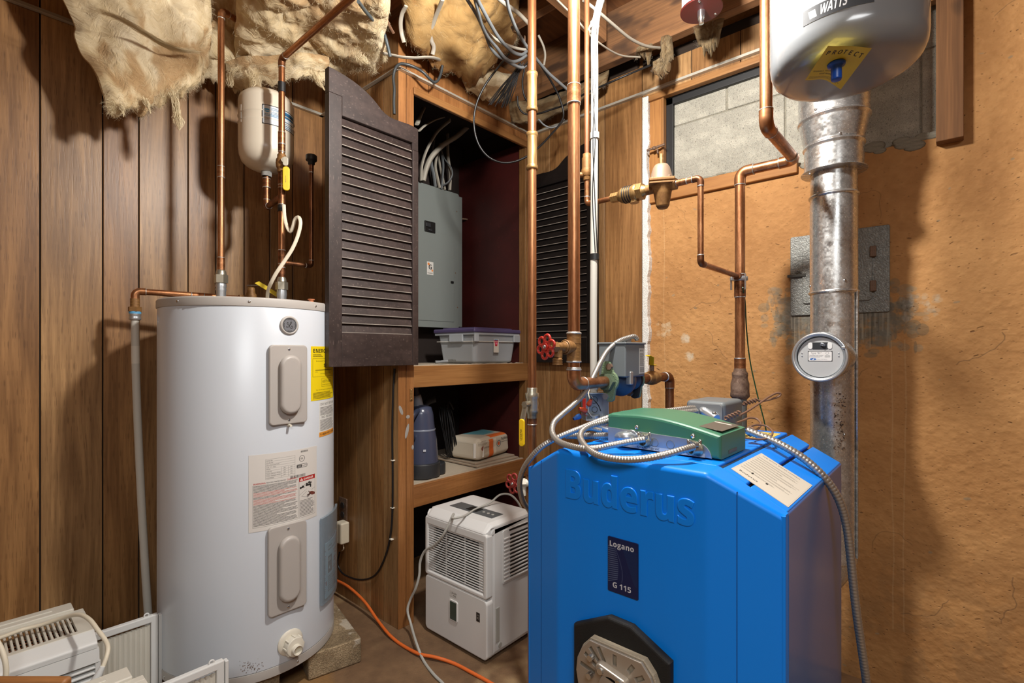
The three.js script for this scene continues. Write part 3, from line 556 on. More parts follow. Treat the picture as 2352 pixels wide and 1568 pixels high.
    g.strokeRect(140, 372, 190, 96); g.font = '46px sans-serif'; g.fillText('4879 kWh', 150, 424, 170); g.font = '18px sans-serif'; g.fillText('Estimated Yearly Electricity Use', 150, 452, 170); g.fillText('Your cost will depend on your utility rates and use.', 60, 508, 330); fine(g, 24, 530, 360, 6, 13, '#3a3108'); }, 'yellow energy label');
  label('return_label', 733, 764.8, 922, 1004, 300, 440, (g, w, h) => {
    g.fillStyle = '#dcdcd8'; g.fillRect(0, 0, w, h); g.fillStyle = '#26241f'; g.font = '40px sans-serif'; g.fillText('DO NOT RETURN', 14, 52, w - 28); fine(g, 14, 76, 270, 7, 15, '#4a4844'); g.fillText('NO REGRESE', 30, 214, w - 60); fine(g, 14, 232, 270, 10, 14, '#4a4844');
    g.fillStyle = '#e39a3a'; g.fillRect(0, 382, w, 58); g.fillStyle = '#2a2018'; g.font = 'bold 40px sans-serif'; g.fillText('1-800-431-1548', 10, 426, w - 20); }, 'white and orange return notice');
  seed(42);
  label('warning_label', 571, 727, 1046, 1224, 820, 900, (g, w, h) => {
    g.fillStyle = '#d6d2cc'; g.fillRect(0, 0, w, h); g.strokeStyle = '#55534e'; g.lineWidth = 1.6; g.strokeRect(170, 66, 330, 236);
    for (let i = 1; i < 9; i++) { g.beginPath(); g.moveTo(170, 66 + i * 27); g.lineTo(500, 66 + i * 27); g.stroke(); }
    for (const x of [340, 420]) { g.beginPath(); g.moveTo(x, 180); g.lineTo(x, 302); g.stroke(); }
    g.fillStyle = '#2c2b28'; g.font = '16px sans-serif'; ['Serial No.', 'Model No.', 'Manufactured Date', 'Cap. U.S. Gals.', 'Phase', 'Volts AC', 'Upper Element Watts', 'Lower Element Watts', 'Total Watts'].forEach((s, i) => g.fillText(s, 178, 88 + i * 26)); for (let i = 0; i < 4; i++) { g.fillText('240', 360, 196 + i * 27); g.fillText('208', 440, 196 + i * 27); }
    g.fillStyle = '#2c2b28'; for (let i = 0; i < 40; i++) g.fillRect(440 + i * 5, 310, rr(1, 4), 34); for (let i = 0; i < 26; i++) g.fillRect(575 + i * 4, 22, rr(1, 3), 22);
    g.lineWidth = 5; g.strokeStyle = '#222'; g.beginPath(); g.arc(590, 118, 36, 0, 7); g.stroke(); g.font = 'bold 30px sans-serif'; g.fillText('UL', 570, 128);
    g.beginPath(); g.roundRect(522, 188, 140, 40, 12); g.stroke(); g.fillRect(526, 194, 62, 28); g.font = 'bold 18px sans-serif'; g.fillText('certified', 592, 214, 64); g.fillStyle = '#d6d2cc'; g.fillText('AHRI', 534, 215);
    g.fillStyle = '#a8231c'; g.font = 'bold 26px sans-serif'; g.fillText('WARNING', 44, 352); g.fillText('CAUTION', 400, 352, 120); g.fillStyle = '#222'; g.font = 'bold 18px sans-serif'; g.fillText('ELECTRIC WATER HEATER', 178, 348, 210);
    g.strokeStyle = '#333'; g.lineWidth = 2; g.strokeRect(40, 362, 500, 490);
    for (let i = 0; i < 36; i++) fine(g, 48, 368 + i * 13.2, 484, 1, 12.5, [6, 7, 8, 9, 12, 13, 14, 15, 16].includes(i) ? '#b0483c' : '#3c3a36', i % 4 === 3 ? 0.6 : 0.06);
    g.fillStyle = '#b01c16'; g.fillRect(552, 352, 234, 52); g.fillStyle = '#e8e2dc'; g.font = 'bold 36px sans-serif'; g.fillText('DANGER', 612, 392, 160); g.beginPath(); g.moveTo(584, 360); g.lineTo(606, 396); g.lineTo(562, 396); g.fill(); g.fillStyle = '#b01c16'; g.fillRect(582, 370, 4, 14); g.fillRect(582, 388, 4, 4);
    g.strokeStyle = '#333'; g.strokeRect(552, 352, 234, 500);
    g.fillStyle = '#23211f'; for (const [x, y, r] of [[574, 482, 14], [602, 474, 16], [660, 450, 14], [694, 440, 15], [720, 446, 12]]) { g.beginPath(); g.arc(x, y, r, 0, 7); g.fill(); } g.beginPath(); g.roundRect(640, 456, 80, 22, 10); g.fill(); g.fillRect(706, 462, 20, 40); g.lineWidth = 4; g.beginPath(); g.arc(640, 470, 22, 2, 5); g.stroke();
    g.lineWidth = 2; g.beginPath(); g.moveTo(552, 570); g.lineTo(660, 510); g.moveTo(784, 520); g.lineTo(730, 540); g.moveTo(584, 588); g.lineTo(690, 622); g.moveTo(584, 588); g.lineTo(660, 540); g.stroke();
    g.fillStyle = '#6d3428'; g.beginPath(); g.moveTo(786, 586); g.quadraticCurveTo(740, 550, 700, 560); g.lineTo(690, 578); g.quadraticCurveTo(740, 620, 786, 606); g.fill(); g.strokeStyle = '#3a211a'; g.lineWidth = 8; g.lineCap = 'round'; for (const [x, y] of [[664, 590], [660, 604], [668, 618], [684, 548]]) { g.beginPath(); g.moveTo(716, 584); g.lineTo(x, y); g.stroke(); }
    for (let i = 0; i < 12; i++) fine(g, 562, 640 + i * 17, 214, 1, 14, '#333', 0.3); }, 'white warning label with red danger notice');
  // booklet in a clear sleeve at the right edge
  {
    const A = onCyl(733, 1300, HC, HR), y1 = A.y + 0.17, y0 = A.y - 0.14, a0 = A.a, a1 = A.a + 0.62, fs = 0.012;
    const sleeve = part('document_sleeve', cylPatch(HC, HR + 0.004, a0, a1, y0, y1, 0.009, 18), phy(0xc8d4dc, 0.12, { transmission: 0.75, thickness: 0, side: THREE.DoubleSide }), t, 'clear plastic sleeve');
    seed(43);
    part('booklet', cylPatch(HC, HR + 0.006, a0 + 0.09, a1 - 0.02, y0 + 0.012, y1 - 0.10, 0.004, 18), printMat(canvasTex(320, 420, (g, w, h) => { g.fillStyle = '#9ebfcc'; g.fillRect(0, 0, w, h); g.fillStyle = '#23323c'; g.font = 'bold 22px sans-serif'; g.fillText('A Tank', 30, 40); g.fillText('Water Heater', 30, 66); g.fillStyle = '#9a3a3e'; for (let i = 0; i < 60; i++) g.fillRect(rr(120, 240), rr(30, 400), rr(20, 80), rr(3, 7)); g.fillStyle = '#2b3642'; g.fillRect(34, 110, 70, 130); g.fillStyle = '#cfdfe6'; g.font = 'bold 40px sans-serif'; g.fillText('4', 50, 215); fine(g, 40, 124, 56, 3, 10, '#cfdfe6'); fine(g, 30, 262, 240, 9, 14, '#51646f'); g.fillStyle = '#8a2f34'; g.fillRect(2, 290, 12, 34); })), sleeve);
  }
  // plastic drain valve
  {
    const h = onCyl(667, 1474, HC, HR), n = out(h.a), c = on(h.a, h.y, HR - 0.004);
    const dv = part('drain_valve', lathe([[0, 0.012], [0.02, 0.012], [0.034, 0.01], [0.042, 0.006], [0.043, 0.002], [0.04, 0]], c, n, 36), M.bibWhite, t, 'white plastic drain valve');
    const c2 = c.clone().addScaledVector(n, 0.012).add(V(0, -0.004, 0)), g = [lathe([[0.0, 0.03], [0.0, 0.03], [0.028, 0.03], [0.03, 0.026], [0.03, 0.004], [0.026, 0]], c2, n, 32), lathe([[0.0125, 0.03], [0.0125, 0.044], [0.0165, 0.044], [0.0175, 0.03]], c2.clone().add(V(0, -0.006, 0)), n, 24)];
    for (let i = 0; i < 8; i++) { const a = (i / 8) * 6.283, u = V(0, 0, 0).crossVectors(UP, n).normalize(), q = c2.clone().addScaledVector(u, Math.cos(a) * 0.030).addScaledVector(UP, Math.sin(a) * 0.030).addScaledVector(n, 0.014); g.push(alongY(rbox(0.005, 0.022, 0.006, 0.001), q, n, u)); }
    part('valve_handle', g, M.bibWhite, dv);
  }
  // scuffs near the base
  seed(46); const sc = []; for (let i = 0; i < 60; i++) { const h = onCyl(576 + (rnd() + rnd() - 1) * 30, 1530 + (rnd() + rnd() - 1) * 18, HC, HR); sc.push(cylPatch(HC, HR, h.a, h.a + rr(0.002, 0.010), h.y, h.y + rr(0.0006, 0.0028), 0.0007, 2)); }
  part('scuff', sc, M.iron, t).userData.kind = 'stuff';
  // top port cap
  { const p = V(0.905, 1.332, -1.80); part('port_cap', lathe([[0, 0.024], [0.012, 0.024], [0.013, 0.021], [0.0085, 0.02], [0.0085, 0]], p, UP, 16), std(0xd8895e, 0.5), t); }
  // pale mark of old cardboard on the jacket
}
// block under the heater
function block(x, z, turn, label) {
  const g = new RoundedBoxGeometry(0.19, 0.092, 0.39, 6, 0.006), p = g.attributes.position; seed(60 + x * 100);
  const k = rnd() * 9; for (let i = 0; i < p.count; i++) { const v = V(p.getX(i), p.getY(i), p.getZ(i)), d = (fbm3(v.x * 26 + k, v.y * 26, v.z * 26, 3) - 0.5) * 0.007; p.setXYZ(i, v.x + d, Math.max(-0.0459, v.y + (v.y > 0 ? Math.min(d, 0) * 0.5 : d)), v.z + d); }
  const m = part('concrete_block', boxUV(g, 'y', [x, z]).rotateY(turn).translate(x, 0.046, z), M.concBlock, scene); m.userData = { label, category: 'concrete block' }; things.push(m);
}
block(0.987, -1.885, -0.22, 'solid grey concrete block under right front edge of the white water heater');
block(0.645, -1.895, 0.05, 'solid grey concrete block under left front edge of the white water heater');
{
  // ---- cold water pipe (left of the two) ----
  const r = 0.0112, t = thing('cold_water_pipe', 'plain copper pipe rising from left hex union of the water heater to ceiling', 'pipe'), c = V(0.683, 0, -2.0515), yc = (py) => EYE.y + ((HY - py) / F) * 1.873;
  pipeRun(t, [V(c.x, 1.40, c.z), V(c.x, yc(24), c.z), V(c.x + 0.18, yc(24) + 0.004, c.z - 0.05)], r, M.copper);
  coupling(t, V(c.x, yc(395) - 0.0, c.z), UP, r, 0.04, M.copper);
  coupling(t, V(c.x, yc(607), c.z), UP, r, 0.05, M.copper);
  part('union_nut', [nut(V(c.x, yc(650), c.z), UP, 0.0235, 0.03), lathe([[0.0185, 0], [0.0165, 0.014], [0.0125, 0.02]], V(c.x, yc(632), c.z), UP, 20)], M.nickel, t);
  part('nipple', lathe([[0.0165, -0.072], [0.0165, -0.03], [0.019, -0.024], [0.0165, -0.018], [0.019, -0.012], [0.0165, 0]], V(c.x, yc(650), c.z), UP, 24), M.zinc, t);

  // ---- hot water pipe with ball valve, tee and air chamber ----
  const h = thing('hot_water_pipe', 'copper pipe assembly with yellow handled ball valve above right hex union of water heater', 'pipe'), q = V(0.8326, 0, -1.883);
  const yv = yc(388), yt = 1.738, yb = 1.493;
  pipeRun(h, [V(q.x, 1.37, q.z), V(q.x, 2.248, q.z), V(q.x, 2.252, -0.95)], r, M.copper, { elbowMat: M.copperOld });
  part('tape', cyl(V(q.x, yc(212), q.z), V(q.x, yc(190), q.z), r + 0.0022), M.rubber, h); part('tape', cyl(V(q.x, yc(486), q.z), V(q.x, yc(472), q.z), r + 0.0035), M.rubber, h);
  coupling(h, V(q.x, yc(318), q.z), UP, r, 0.045, M.copper); coupling(h, V(q.x, yc(340), q.z), UP, r, 0.03, M.copperOld);
  coupling(h, V(q.x, yc(409), q.z), UP, r, 0.05, M.copperOld); coupling(h, V(q.x, yt, q.z), UP, r, 0.062, M.copperOld);
  coupling(h, V(q.x, yc(590), q.z), UP, r, 0.05, M.copperOld); coupling(h, V(q.x, yc(630), q.z), UP, r, 0.05, M.copperOld);
  const bv = part('ball_valve', lathe([[0.0135, -0.034], [0.0155, -0.03], [0.0155, -0.02], [0.0195, -0.014], [0.021, 0], [0.0195, 0.014], [0.0155, 0.02], [0.0155, 0.03], [0.0135, 0.034]], V(q.x, yv + 0.02, q.z), UP, 20), M.bronze, h, 'bronze ball valve');
  const face = V(-0.40, 0, 0.92).normalize(), side = V(0.92, 0, 0.40), hp = V(q.x, yv + 0.024, q.z).addScaledVector(side, 0.006).addScaledVector(face, 0.018);
  part('valve_stem', [cyl(V(q.x, yv + 0.02, q.z), hp.clone().addScaledVector(face, 0.012), 0.008), nut(hp.clone().addScaledVector(face, 0.006), face, 0.009, 0.008)], M.nickel, bv);
  const lever = (w, l, th) => { const s = rrShape(w, l, w / 2, 0, -l / 2); return extrude(s, th, th * 0.3); };
  const hb = hp.clone().addScaledVector(face, 0.012).addScaledVector(side, 0.006);
  part('valve_lever', [facing(extrude(rrShape(0.018, 0.034, 0.008, 0, -0.004), 0.003, 0.0008), hb.clone().add(V(0, 0.0, 0)), face)], M.nickel, bv);
  seed(51); const wt = canvasTex(128, 384, (g, w, hh) => { g.fillStyle = '#e2b90f'; g.fillRect(0, 0, w, hh); g.save(); g.translate(46, 330); g.rotate(-Math.PI / 2); g.fillStyle = '#4a4a30'; g.font = 'bold 44px sans-serif'; g.fillText('WATTS', 40, 12); g.font = '16px sans-serif'; g.fillText('FULL PORT', 60, 44); g.restore(); });
  part('valve_grip', [facing(extrude(rrShape(0.024, 0.088, 0.011), 0.008, 0.0025, 3), hb.clone().add(V(0.003, -0.068, 0)), face)], M.yellow, bv, 'yellow lever grip');
  part('grip_print', facing(new THREE.PlaneGeometry(0.013, 0.07), hb.clone().add(V(0.003, -0.066, 0)).addScaledVector(face, 0.0084), face), printMat(wt), bv);
  // branch to the expansion tank
  const tk = V(0.857, 0, -2.075);
  pipeRun(h, [V(q.x, yt, q.z), V(tk.x, yt, tk.z), V(tk.x, 1.86, tk.z)], r, M.copperOld);
  coupling(h, V(tk.x, 1.835, tk.z), UP, 0.0135, 0.035, M.copperOld);
  // air chamber: thin side branch with a black cap
  const ax = 0.947, r2 = 0.008;
  pipeRun(h, [V(q.x, yb, q.z), V(ax, yb, q.z), V(ax, 1.89, q.z)], r2, M.copperOld);
  coupling(h, V(ax, 1.872, q.z), UP, r2, 0.03, M.copperOld); part('air_cap', [lathe([[0.009, 0], [0.013, 0.004], [0.013, 0.014], [0.02, 0.017], [0.021, 0.02], [0.021, 0.036], [0.018, 0.039], [0, 0.039]], V(ax, 1.885, q.z), UP, 24)], M.rubber, h, 'black cap');
  part('union_nut', [nut(V(q.x, yc(664) - 0.002, q.z), UP, 0.0215, 0.028), lathe([[0.017, 0], [0.015, 0.012], [0.012, 0.018]], V(q.x, yc(647), q.z), UP, 20)], M.nickel, h);
  part('nipple', lathe([[0.0165, -0.06], [0.0165, -0.03], [0.018, -0.02], [0.0165, 0]], V(q.x, yc(664), q.z), UP, 24), M.zinc, h);

  // ---- expansion tank on its branch ----
  const e = thing('expansion_tank', 'small cream expansion tank mounted upright by the panelled wall', 'tank'), R = 0.1016, b = V(tk.x, 1.884, tk.z);
  part('shell', lathe([[0.02, -0.004], [0.05, 0.003], [0.075, 0.014], [0.09, 0.029], [0.0985, 0.052], [R, 0.078], [R, 0.168], [R + 0.0015, 0.171], [R - 0.002, 0.174], [R - 0.002, 0.196], [R + 0.0015, 0.199], [R, 0.202], [R, 0.262], [0.096, 0.28], [0.08, 0.296], [0.05, 0.306], [0, 0.309]], b, UP, 56), M.cream, e);
  part('neck', lathe([[0.016, -0.022], [0.019, -0.02], [0.019, -0.006], [0.026, 0.002]], b, UP, 24), M.plaster, e);
  const lp = (px, py) => onCyl(px, py, b, R), A = lp(602, 238), B = lp(668, 268); seed(52);
  part('tank_label', cylPatch(b, R, A.a, B.a + 0.25, lp(602, 283).y, A.y, 0.0006, 14), printMat(canvasTex(420, 190, (g, w, hh) => { g.fillStyle = '#15181c'; g.fillRect(0, 0, w, hh); g.fillStyle = '#d3dbe0'; g.beginPath(); g.roundRect(7, 7, w - 14, hh - 14, 12); g.fill(); g.fillStyle = '#3a9ad0'; g.beginPath(); g.ellipse(48, 54, 28, 18, 0, 0, 7); g.fill(); g.fillRect(24, 40, 48, 14); fine(g, 90, 24, 130, 7, 13, '#4a6c86'); fine(g, 22, 88, 190, 2, 13, '#4d8ab4'); fine(g, 22, 122, 60, 3, 12, '#777'); g.save(); g.translate(w - 20, 100); g.rotate(Math.PI); g.fillStyle = '#2b6f9c'; g.fillRect(-4, 20, 190, 62); g.fillStyle = '#101418'; g.font = 'bold 50px sans-serif'; g.fillText('WATTS', 4, 70); g.restore(); fine(g, 240, 112, 160, 4, 18, '#27506e'); })), e, 'blue and white tank label');
  part('barcode_label', cylPatch(b, R, lp(549, 260).a, lp(554, 260).a, lp(550, 282).y, lp(550, 242).y, 0.0006, 4), M.paperWhite, e);

  // ---- white flat cable hanging off the hot pipe ----
  const cp = [[652, 470, 1.85], [654, 500, 1.84], [660, 522, 1.83], [667, 532, 1.825], [673, 520, 1.82], [678, 503, 1.815], [685, 498, 1.81], [690, 508, 1.805], [686, 535, 1.8], [672, 570, 1.79], [655, 597, 1.78], [634, 628, 1.77], [620, 655, 1.78], [615, 672, 1.84], [614, 690, 1.87]].map((a) => at(...a));
  solo('flat_cable', sweep(smooth(cp, 90), 0.0064, { flat: 0.4, upHint: V(-0.4, 0.1, 0.92), radial: 10 }), M.creamCable, 'cream flat cable looping from hot water pipe down to water heater top', 'cable');

  // ---- temperature relief valve and its discharge pipe ----
  const f = thing('relief_valve_pipe', 'copper relief pipe running left from brass valve into a white plastic downpipe', 'pipe'), vy = 1.36, vb = onZ(579, 668, -2.13);
  pipeRun(f, [V(vb.x - 0.02, 1.372, -2.14), V(0.452, 1.377, -2.2), V(0.452, 1.31, -2.2)], 0.0112, M.copper);
  coupling(f, V(0.64, 1.373, -2.165), V(-1, 0, -0.2), 0.0112, 0.04, M.copper);
  part('relief_valve', [lathe([[0.012, -0.05], [0.012, -0.03], [0.02, -0.024], [0.022, 0], [0.02, 0.02], [0.016, 0.026], [0.014, 0.045], [0.009, 0.05], [0, 0.05]], V(vb.x, 1.372, -2.14), UP, 20), cyl(V(vb.x, 1.372, -2.14), V(vb.x - 0.04, 1.372, -2.146), 0.0155), nut(V(vb.x - 0.03, 1.372, -2.145), V(-1, 0, -0.1), 0.018, 0.014)], M.bronze, f, 'brass relief valve');
  const lv = V(vb.x, 1.424, -2.14); part('test_lever', [sweep([lv.clone().add(V(-0.012, 0.004, -0.01)), lv.clone().add(V(0.02, 0.006, 0.01)), lv.clone().add(V(0.045, -0.002, 0.03))], 0.008, { flat: 0.25, radial: 10 })], M.chrome, f);
  part('warning_tag', sweep([at(590, 648, 1.9), at(612, 661, 1.89), at(640, 679, 1.88)], 0.011, { flat: 0.06, radial: 8, upHint: V(-0.3, 0.8, 0.5) }), M.yellowTag, f, 'yellow hanging tag');
  coupling(f, V(0.452, 1.335, -2.2), UP, 0.0125, 0.03, M.bronze, false);
  part('adapter', [nut(V(0.452, 1.304, -2.2), UP, 0.021, 0.016)], M.bronze, f);
  part('adapter_band', cyl(V(0.452, 1.296, -2.2), V(0.452, 1.304, -2.2), 0.0185), std(0x5aa3d0, 0.5), f);
  part('adapter_sleeve', lathe([[0.017, -0.022], [0.0185, -0.02], [0.0185, -0.012], [0.017, -0.01], [0.0185, -0.006], [0.0185, 0.0]], V(0.452, 1.296, -2.2), UP, 20), M.zinc, f);
  const dn = [V(0.452, 1.276, -2.2), at(312, 850, 1.80), at(320, 1050, 1.80), at(332, 1280, 1.79), at(343, 1450, 1.78)]; dn.push(V(dn[4].x + 0.008, 0.02, dn[4].z));
  part('plastic_downpipe', sweep(smooth(dn, 40), 0.0125, { radial: 18 }), M.pvc, f, 'white plastic downpipe');
  part('barcode', sweep(smooth(dn, 40).slice(3, 6), 0.0127, { radial: 18, caps: false }), printMat(canvasTex(64, 64, (g) => { g.fillStyle = '#d5d0c4'; g.fillRect(0, 0, 64, 64); g.fillStyle = '#333'; for (let i = 0; i < 9; i++) g.fillRect(14, 6 + i * 6, 36, 2 + (i % 3)); })), f);
}
// =============== CLOSET: LOUVERED DOORS, SHELVES AND WHAT STANDS ON THEM ===============
// café-style louvered door, built flat: x from the free edge (0) to the hinge edge (w), y up, front face at z = 0 looking to +z
function louverDoor(name, label, mats, place, w = 0.402, mirror = false) {
  const t = thing(name, label, 'door'), y0 = 1.105, yF = 2.19, yH = 2.107, th = 0.03, s1 = 0.052, s2 = 0.03, yl = 1.232, yu = 2.03;
  const put = (g) => place(mirror ? mirrorX(g, w) : g);
  const wood = (g, gr, o) => boxUV(g, gr, o);
  part('stile', put(wood(bxs(0, s1, y0, 2.1, -th, 0, 0.002), 'y', [0.1, 0.2])), mats[0], t);
  part('stile', put(wood(bxs(w - s2, w, y0, 2.0, -th, 0, 0.002), 'y', [0.4, 0.5])), mats[0], t);
  part('bottom_rail', put(wood(bxs(s1, w - s2, y0, yl, -th + 0.001, -0.001, 0.002), 'x', [0.2, 0.9])), mats[0], t);
  // scalloped head: high at the free edge, sweeping down to the hinge
  const hs = new THREE.Shape(); hs.moveTo(0, 2.1); hs.lineTo(0, yF); hs.bezierCurveTo(0.10, yF - 0.004, 0.17, yF - 0.03, 0.22, yF - 0.075); hs.bezierCurveTo(0.27, yF - 0.112, 0.34, yH + 0.006, w, yH - 0.012); hs.lineTo(w, 2.0); hs.lineTo(w - s2, 2.0); hs.lineTo(w - s2, yu); hs.lineTo(s1, yu); hs.lineTo(s1, 2.1); hs.closePath();
  const head = extrude(hs, th - 0.002, 0.0015, 1).translate(0, 0, -th + 0.001); part('head_rail', put(wood(head, 'x', [0.6, 0.1])), mats[0], t);
  const n = 23, sp = (yu - yl) / n;
  for (let i = 0; i < n; i++) {
    const L = w - s1 - s2 + 0.006, g = new THREE.BoxGeometry(L, sp * 1.18, 0.006).rotateX(-0.30), y = yl + sp * (i + 0.5);
    const slat = part('slat', put(wood(g.translate(s1 + L / 2 - 0.003, y, -th * 0.5), 'x', [i * 0.07, i * 0.31])), mats[0], t);
    part('slat_edge', put(bxs(s1, w - s2, -0.0006, 0.0018, -0.0045, 0.0045).rotateX(0.15).translate(0, y - sp * 0.5 + 0.0005, -0.0098)), mats[1], slat);
  }
  return t;
}
function mirrorX(g, w) { g = flat(g); const p = g.attributes.position, q = g.attributes.normal, u = g.attributes.uv; for (let i = 0; i < p.count; i++) { p.setX(i, w - p.getX(i)); q.setX(i, -q.getX(i)); } for (let i = 0; i < p.count; i += 3) for (const a of [p, q, u]) for (const k of ['getX', 'getY', 'getZ'].slice(0, a.itemSize)) { const s = k.replace('get', 'set'), x = a[k](i + 1); a[s](i + 1, a[k](i + 2)); a[s](i + 2, x); } return g; }
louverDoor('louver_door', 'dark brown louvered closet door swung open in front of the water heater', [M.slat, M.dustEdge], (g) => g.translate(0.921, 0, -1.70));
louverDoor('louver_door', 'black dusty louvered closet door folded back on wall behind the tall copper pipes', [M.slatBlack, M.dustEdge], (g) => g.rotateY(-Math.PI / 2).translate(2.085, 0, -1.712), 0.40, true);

for (const [y, label, sx] of [[1.10, 'upper dusty closet shelf with oak front edge holding the clear plastic bin', 'a'], [0.584, 'lower dusty closet shelf with oak front edge holding the grout bag', 'b']]) {
  const t = thing('closet_shelf', label, 'shelf');
  const g = new THREE.BoxGeometry(0.80, 0.018, 0.53, 60, 1, 40), p = g.attributes.position; for (let i = 0; i < p.count; i++) if (p.getY(i) > 0) p.setY(i, p.getY(i) + (p.getZ(i) > 0.24 ? 0.004 : 0.0) * fbm3(p.getX(i) * 40, y * 9, p.getZ(i) * 40, 3) * 2 - 0.002);
  g.computeVertexNormals(); part('shelf_board', boxUV(g.translate(1.695, y - 0.0085, -2.035), 'x'), std(0xb5a894, 0.95, { bumpMap: again(grainB, 4, 4), bumpScale: 0.002 }), t, 'dusty pale shelf board');
  part('front_edge', boxUV(bxs(1.338, 2.115, y - 0.094, y - 0.001, -1.772, ZC + 0.001, 0.0025), 'x', [0, y]), y > 1 ? M.orangeTrim : M.oak, t, 'oak front edge');
}
// breaker panel and the cables above it
{
  const t = thing('breaker_panel', 'grey electrical breaker panel on back wall of closet', 'electrical panel'), x0 = 1.64, x1 = 2.008, y0 = 1.297, y1 = 2.085, zf = -2.20;
  part('panel_box', bxs(x0 + 0.01, x1 + 0.03, y0 + 0.01, y1 - 0.01, -2.30, zf - 0.003, 0.003), M.panelGrey, t);
  part('front_cover', facing(extrude(rrShape(x1 - x0, y1 - y0, 0.014), 0.006, 0.002), V((x0 + x1) / 2, (y0 + y1) / 2, zf - 0.004), V(0, 0, 1)), M.panelGrey, t);
  const d = part('panel_door', facing(extrude(rrShape(x1 - x0 - 0.06, 0.50, 0.006), 0.007, 0.002), V((x0 + x1) / 2 - 0.01, y0 + 0.036 + 0.25, zf - 0.002), V(0, 0, 1)), M.panelGrey, t);
  const L = onZ(1036, 648, zf + 0.004); part('door_latch', facing(extrude(rrShape(0.022, 0.014, 0.004), 0.005, 0.0015), V(1.95, L.y, zf + 0.004), V(0, 0, 1)), M.black, d);
  const ls = onZ(988, 616, zf + 0.0055); part('maker_sticker', facing(new THREE.BoxGeometry(0.045, 0.072, 0.0008), V(ls.x, ls.y, zf + 0.0056), V(0, 0, 1)), printMat(canvasTex(180, 290, (g) => { g.fillStyle = '#d6d4ce'; g.fillRect(0, 0, 180, 290); g.fillStyle = '#e0853a'; g.beginPath(); g.arc(46, 52, 30, 0, 7); g.arc(150, 190, 24, 0, 7); g.fill(); g.fillStyle = '#22201e'; g.font = 'bold 150px sans-serif'; g.fillText('G', 40, 168); g.fillRect(10, 236, 160, 3); g.fillRect(14, 252, 150, 8); })), d);
  const b = onZ(990, 522, zf + 0.004), bp = V(b.x - 0.01, b.y, zf + 0.003), br = part('breaker', facing(extrude(rrShape(0.074, 0.06, 0.003), 0.007, 0.0015), bp, V(0, 0, 1)), M.black, t);
  part('breaker_toggle', [facing(rbox(0.03, 0.022, 0.008, 0.002), bp.clone().add(V(-0.014, 0.008, 0.008)), V(0, 0, 1)), facing(rbox(0.024, 0.01, 0.01, 0.002), bp.clone().add(V(-0.002, -0.018, 0.008)), V(0, 0, 1))], M.darkPlastic, br);
  for (const [x, y] of [[1.995, 1.42], [1.99, 1.98], [1.98, 1.62]]) part('cover_screw', facing(new THREE.SphereGeometry(0.004, 8, 6).scale(1, 1, 0.5), V(x, y, zf + 0.002), V(0, 0, 1)), M.iron, t);
  const ear = onZ(1067, 508, -2.27); part('bracket', [rbox(0.02, 0.78, 0.012, 0.002).translate(2.062, 1.69, -2.255)], M.galvOld, t);
  part('bracket_bolt', cyl(V(2.055, ear.y, -2.245), V(2.10, ear.y, -2.225), 0.005), M.iron, t);
}
{
  const cab = (pts, r, m, label, f = 0.5) => solo('panel_cable', sweep(smooth(pts.map((a) => at(...a)), 40), r, { flat: f, radial: 8 }), m, label, 'cable', 'cables entering the breaker panel');
  const lb = ['white cable curving from closet top into breaker panel, leftmost of them', 'thick pale cable arching over top of breaker panel', 'grey cable standing straight above breaker panel', 'thin pale cable dropping behind the breaker panel top'];
  cab([[967, 415, 2.72], [969, 380, 2.72], [980, 345, 2.70], [1004, 303, 2.68], [1034, 276, 2.6]], 0.011, M.whiteCable, 'white cable rising from breaker panel and leaning right up to the header');
  cab([[972, 415, 2.76], [978, 390, 2.76], [990, 362, 2.76], [1015, 335, 2.78], [1050, 312, 2.82], [1075, 290, 2.85]], 0.017, M.whiteCable, 'thick pale cable arching from breaker panel towards the closet back', 0.8);
  cab([[963, 300, 2.4], [975, 289, 2.45], [1000, 275, 2.55], [1019, 269, 2.62]], 0.009, M.whiteCable, 'short pale cable crossing top left corner of closet opening');
  cab([[958, 285, 2.4], [965, 265, 2.45], [973, 248, 2.5]], 0.012, M.whiteCable, 'pale cable beside the left closet stile under the header');
  cab([[1000, 430, 2.84], [996, 400, 2.84], [991, 378, 2.84], [992, 350, 2.86], [1000, 300, 2.88]], 0.012, M.greyCable, 'grey cable left of the fan of cables over breaker panel');
  cab([[1010, 432, 2.84], [1004, 405, 2.84], [1000, 380, 2.85], [1010, 330, 2.88]], 0.011, M.whiteCable, 'pale cable in the middle of the fan over breaker panel');
  cab([[1014, 434, 2.85], [1017, 400, 2.85], [1018, 378, 2.86], [1012, 340, 2.9]], 0.009, M.greyCable, 'grey cable bent straight up in the fan over breaker panel');
  cab([[1013, 428, 2.85], [1030, 418, 2.84], [1039, 402, 2.84], [1036, 385, 2.86], [1022, 366, 2.88], [1014, 345, 2.9]], 0.008, M.greyCable, 'thin grey cable looping at the right of breaker panel top');
  cab([[1033, 437, 2.9], [1034, 400, 2.9], [1029, 360, 2.9], [1027, 300, 2.92], [1018, 268, 2.95]], 0.012, M.whiteCable, 'pale cable rising straight at the right end of breaker panel');
  cab([[1022, 436, 2.87], [1016, 405, 2.87], [1012, 390, 2.88], [1006, 350, 2.9]], 0.009, M.whiteCable, 'pale cable crossing behind the grey ones over breaker panel');
}
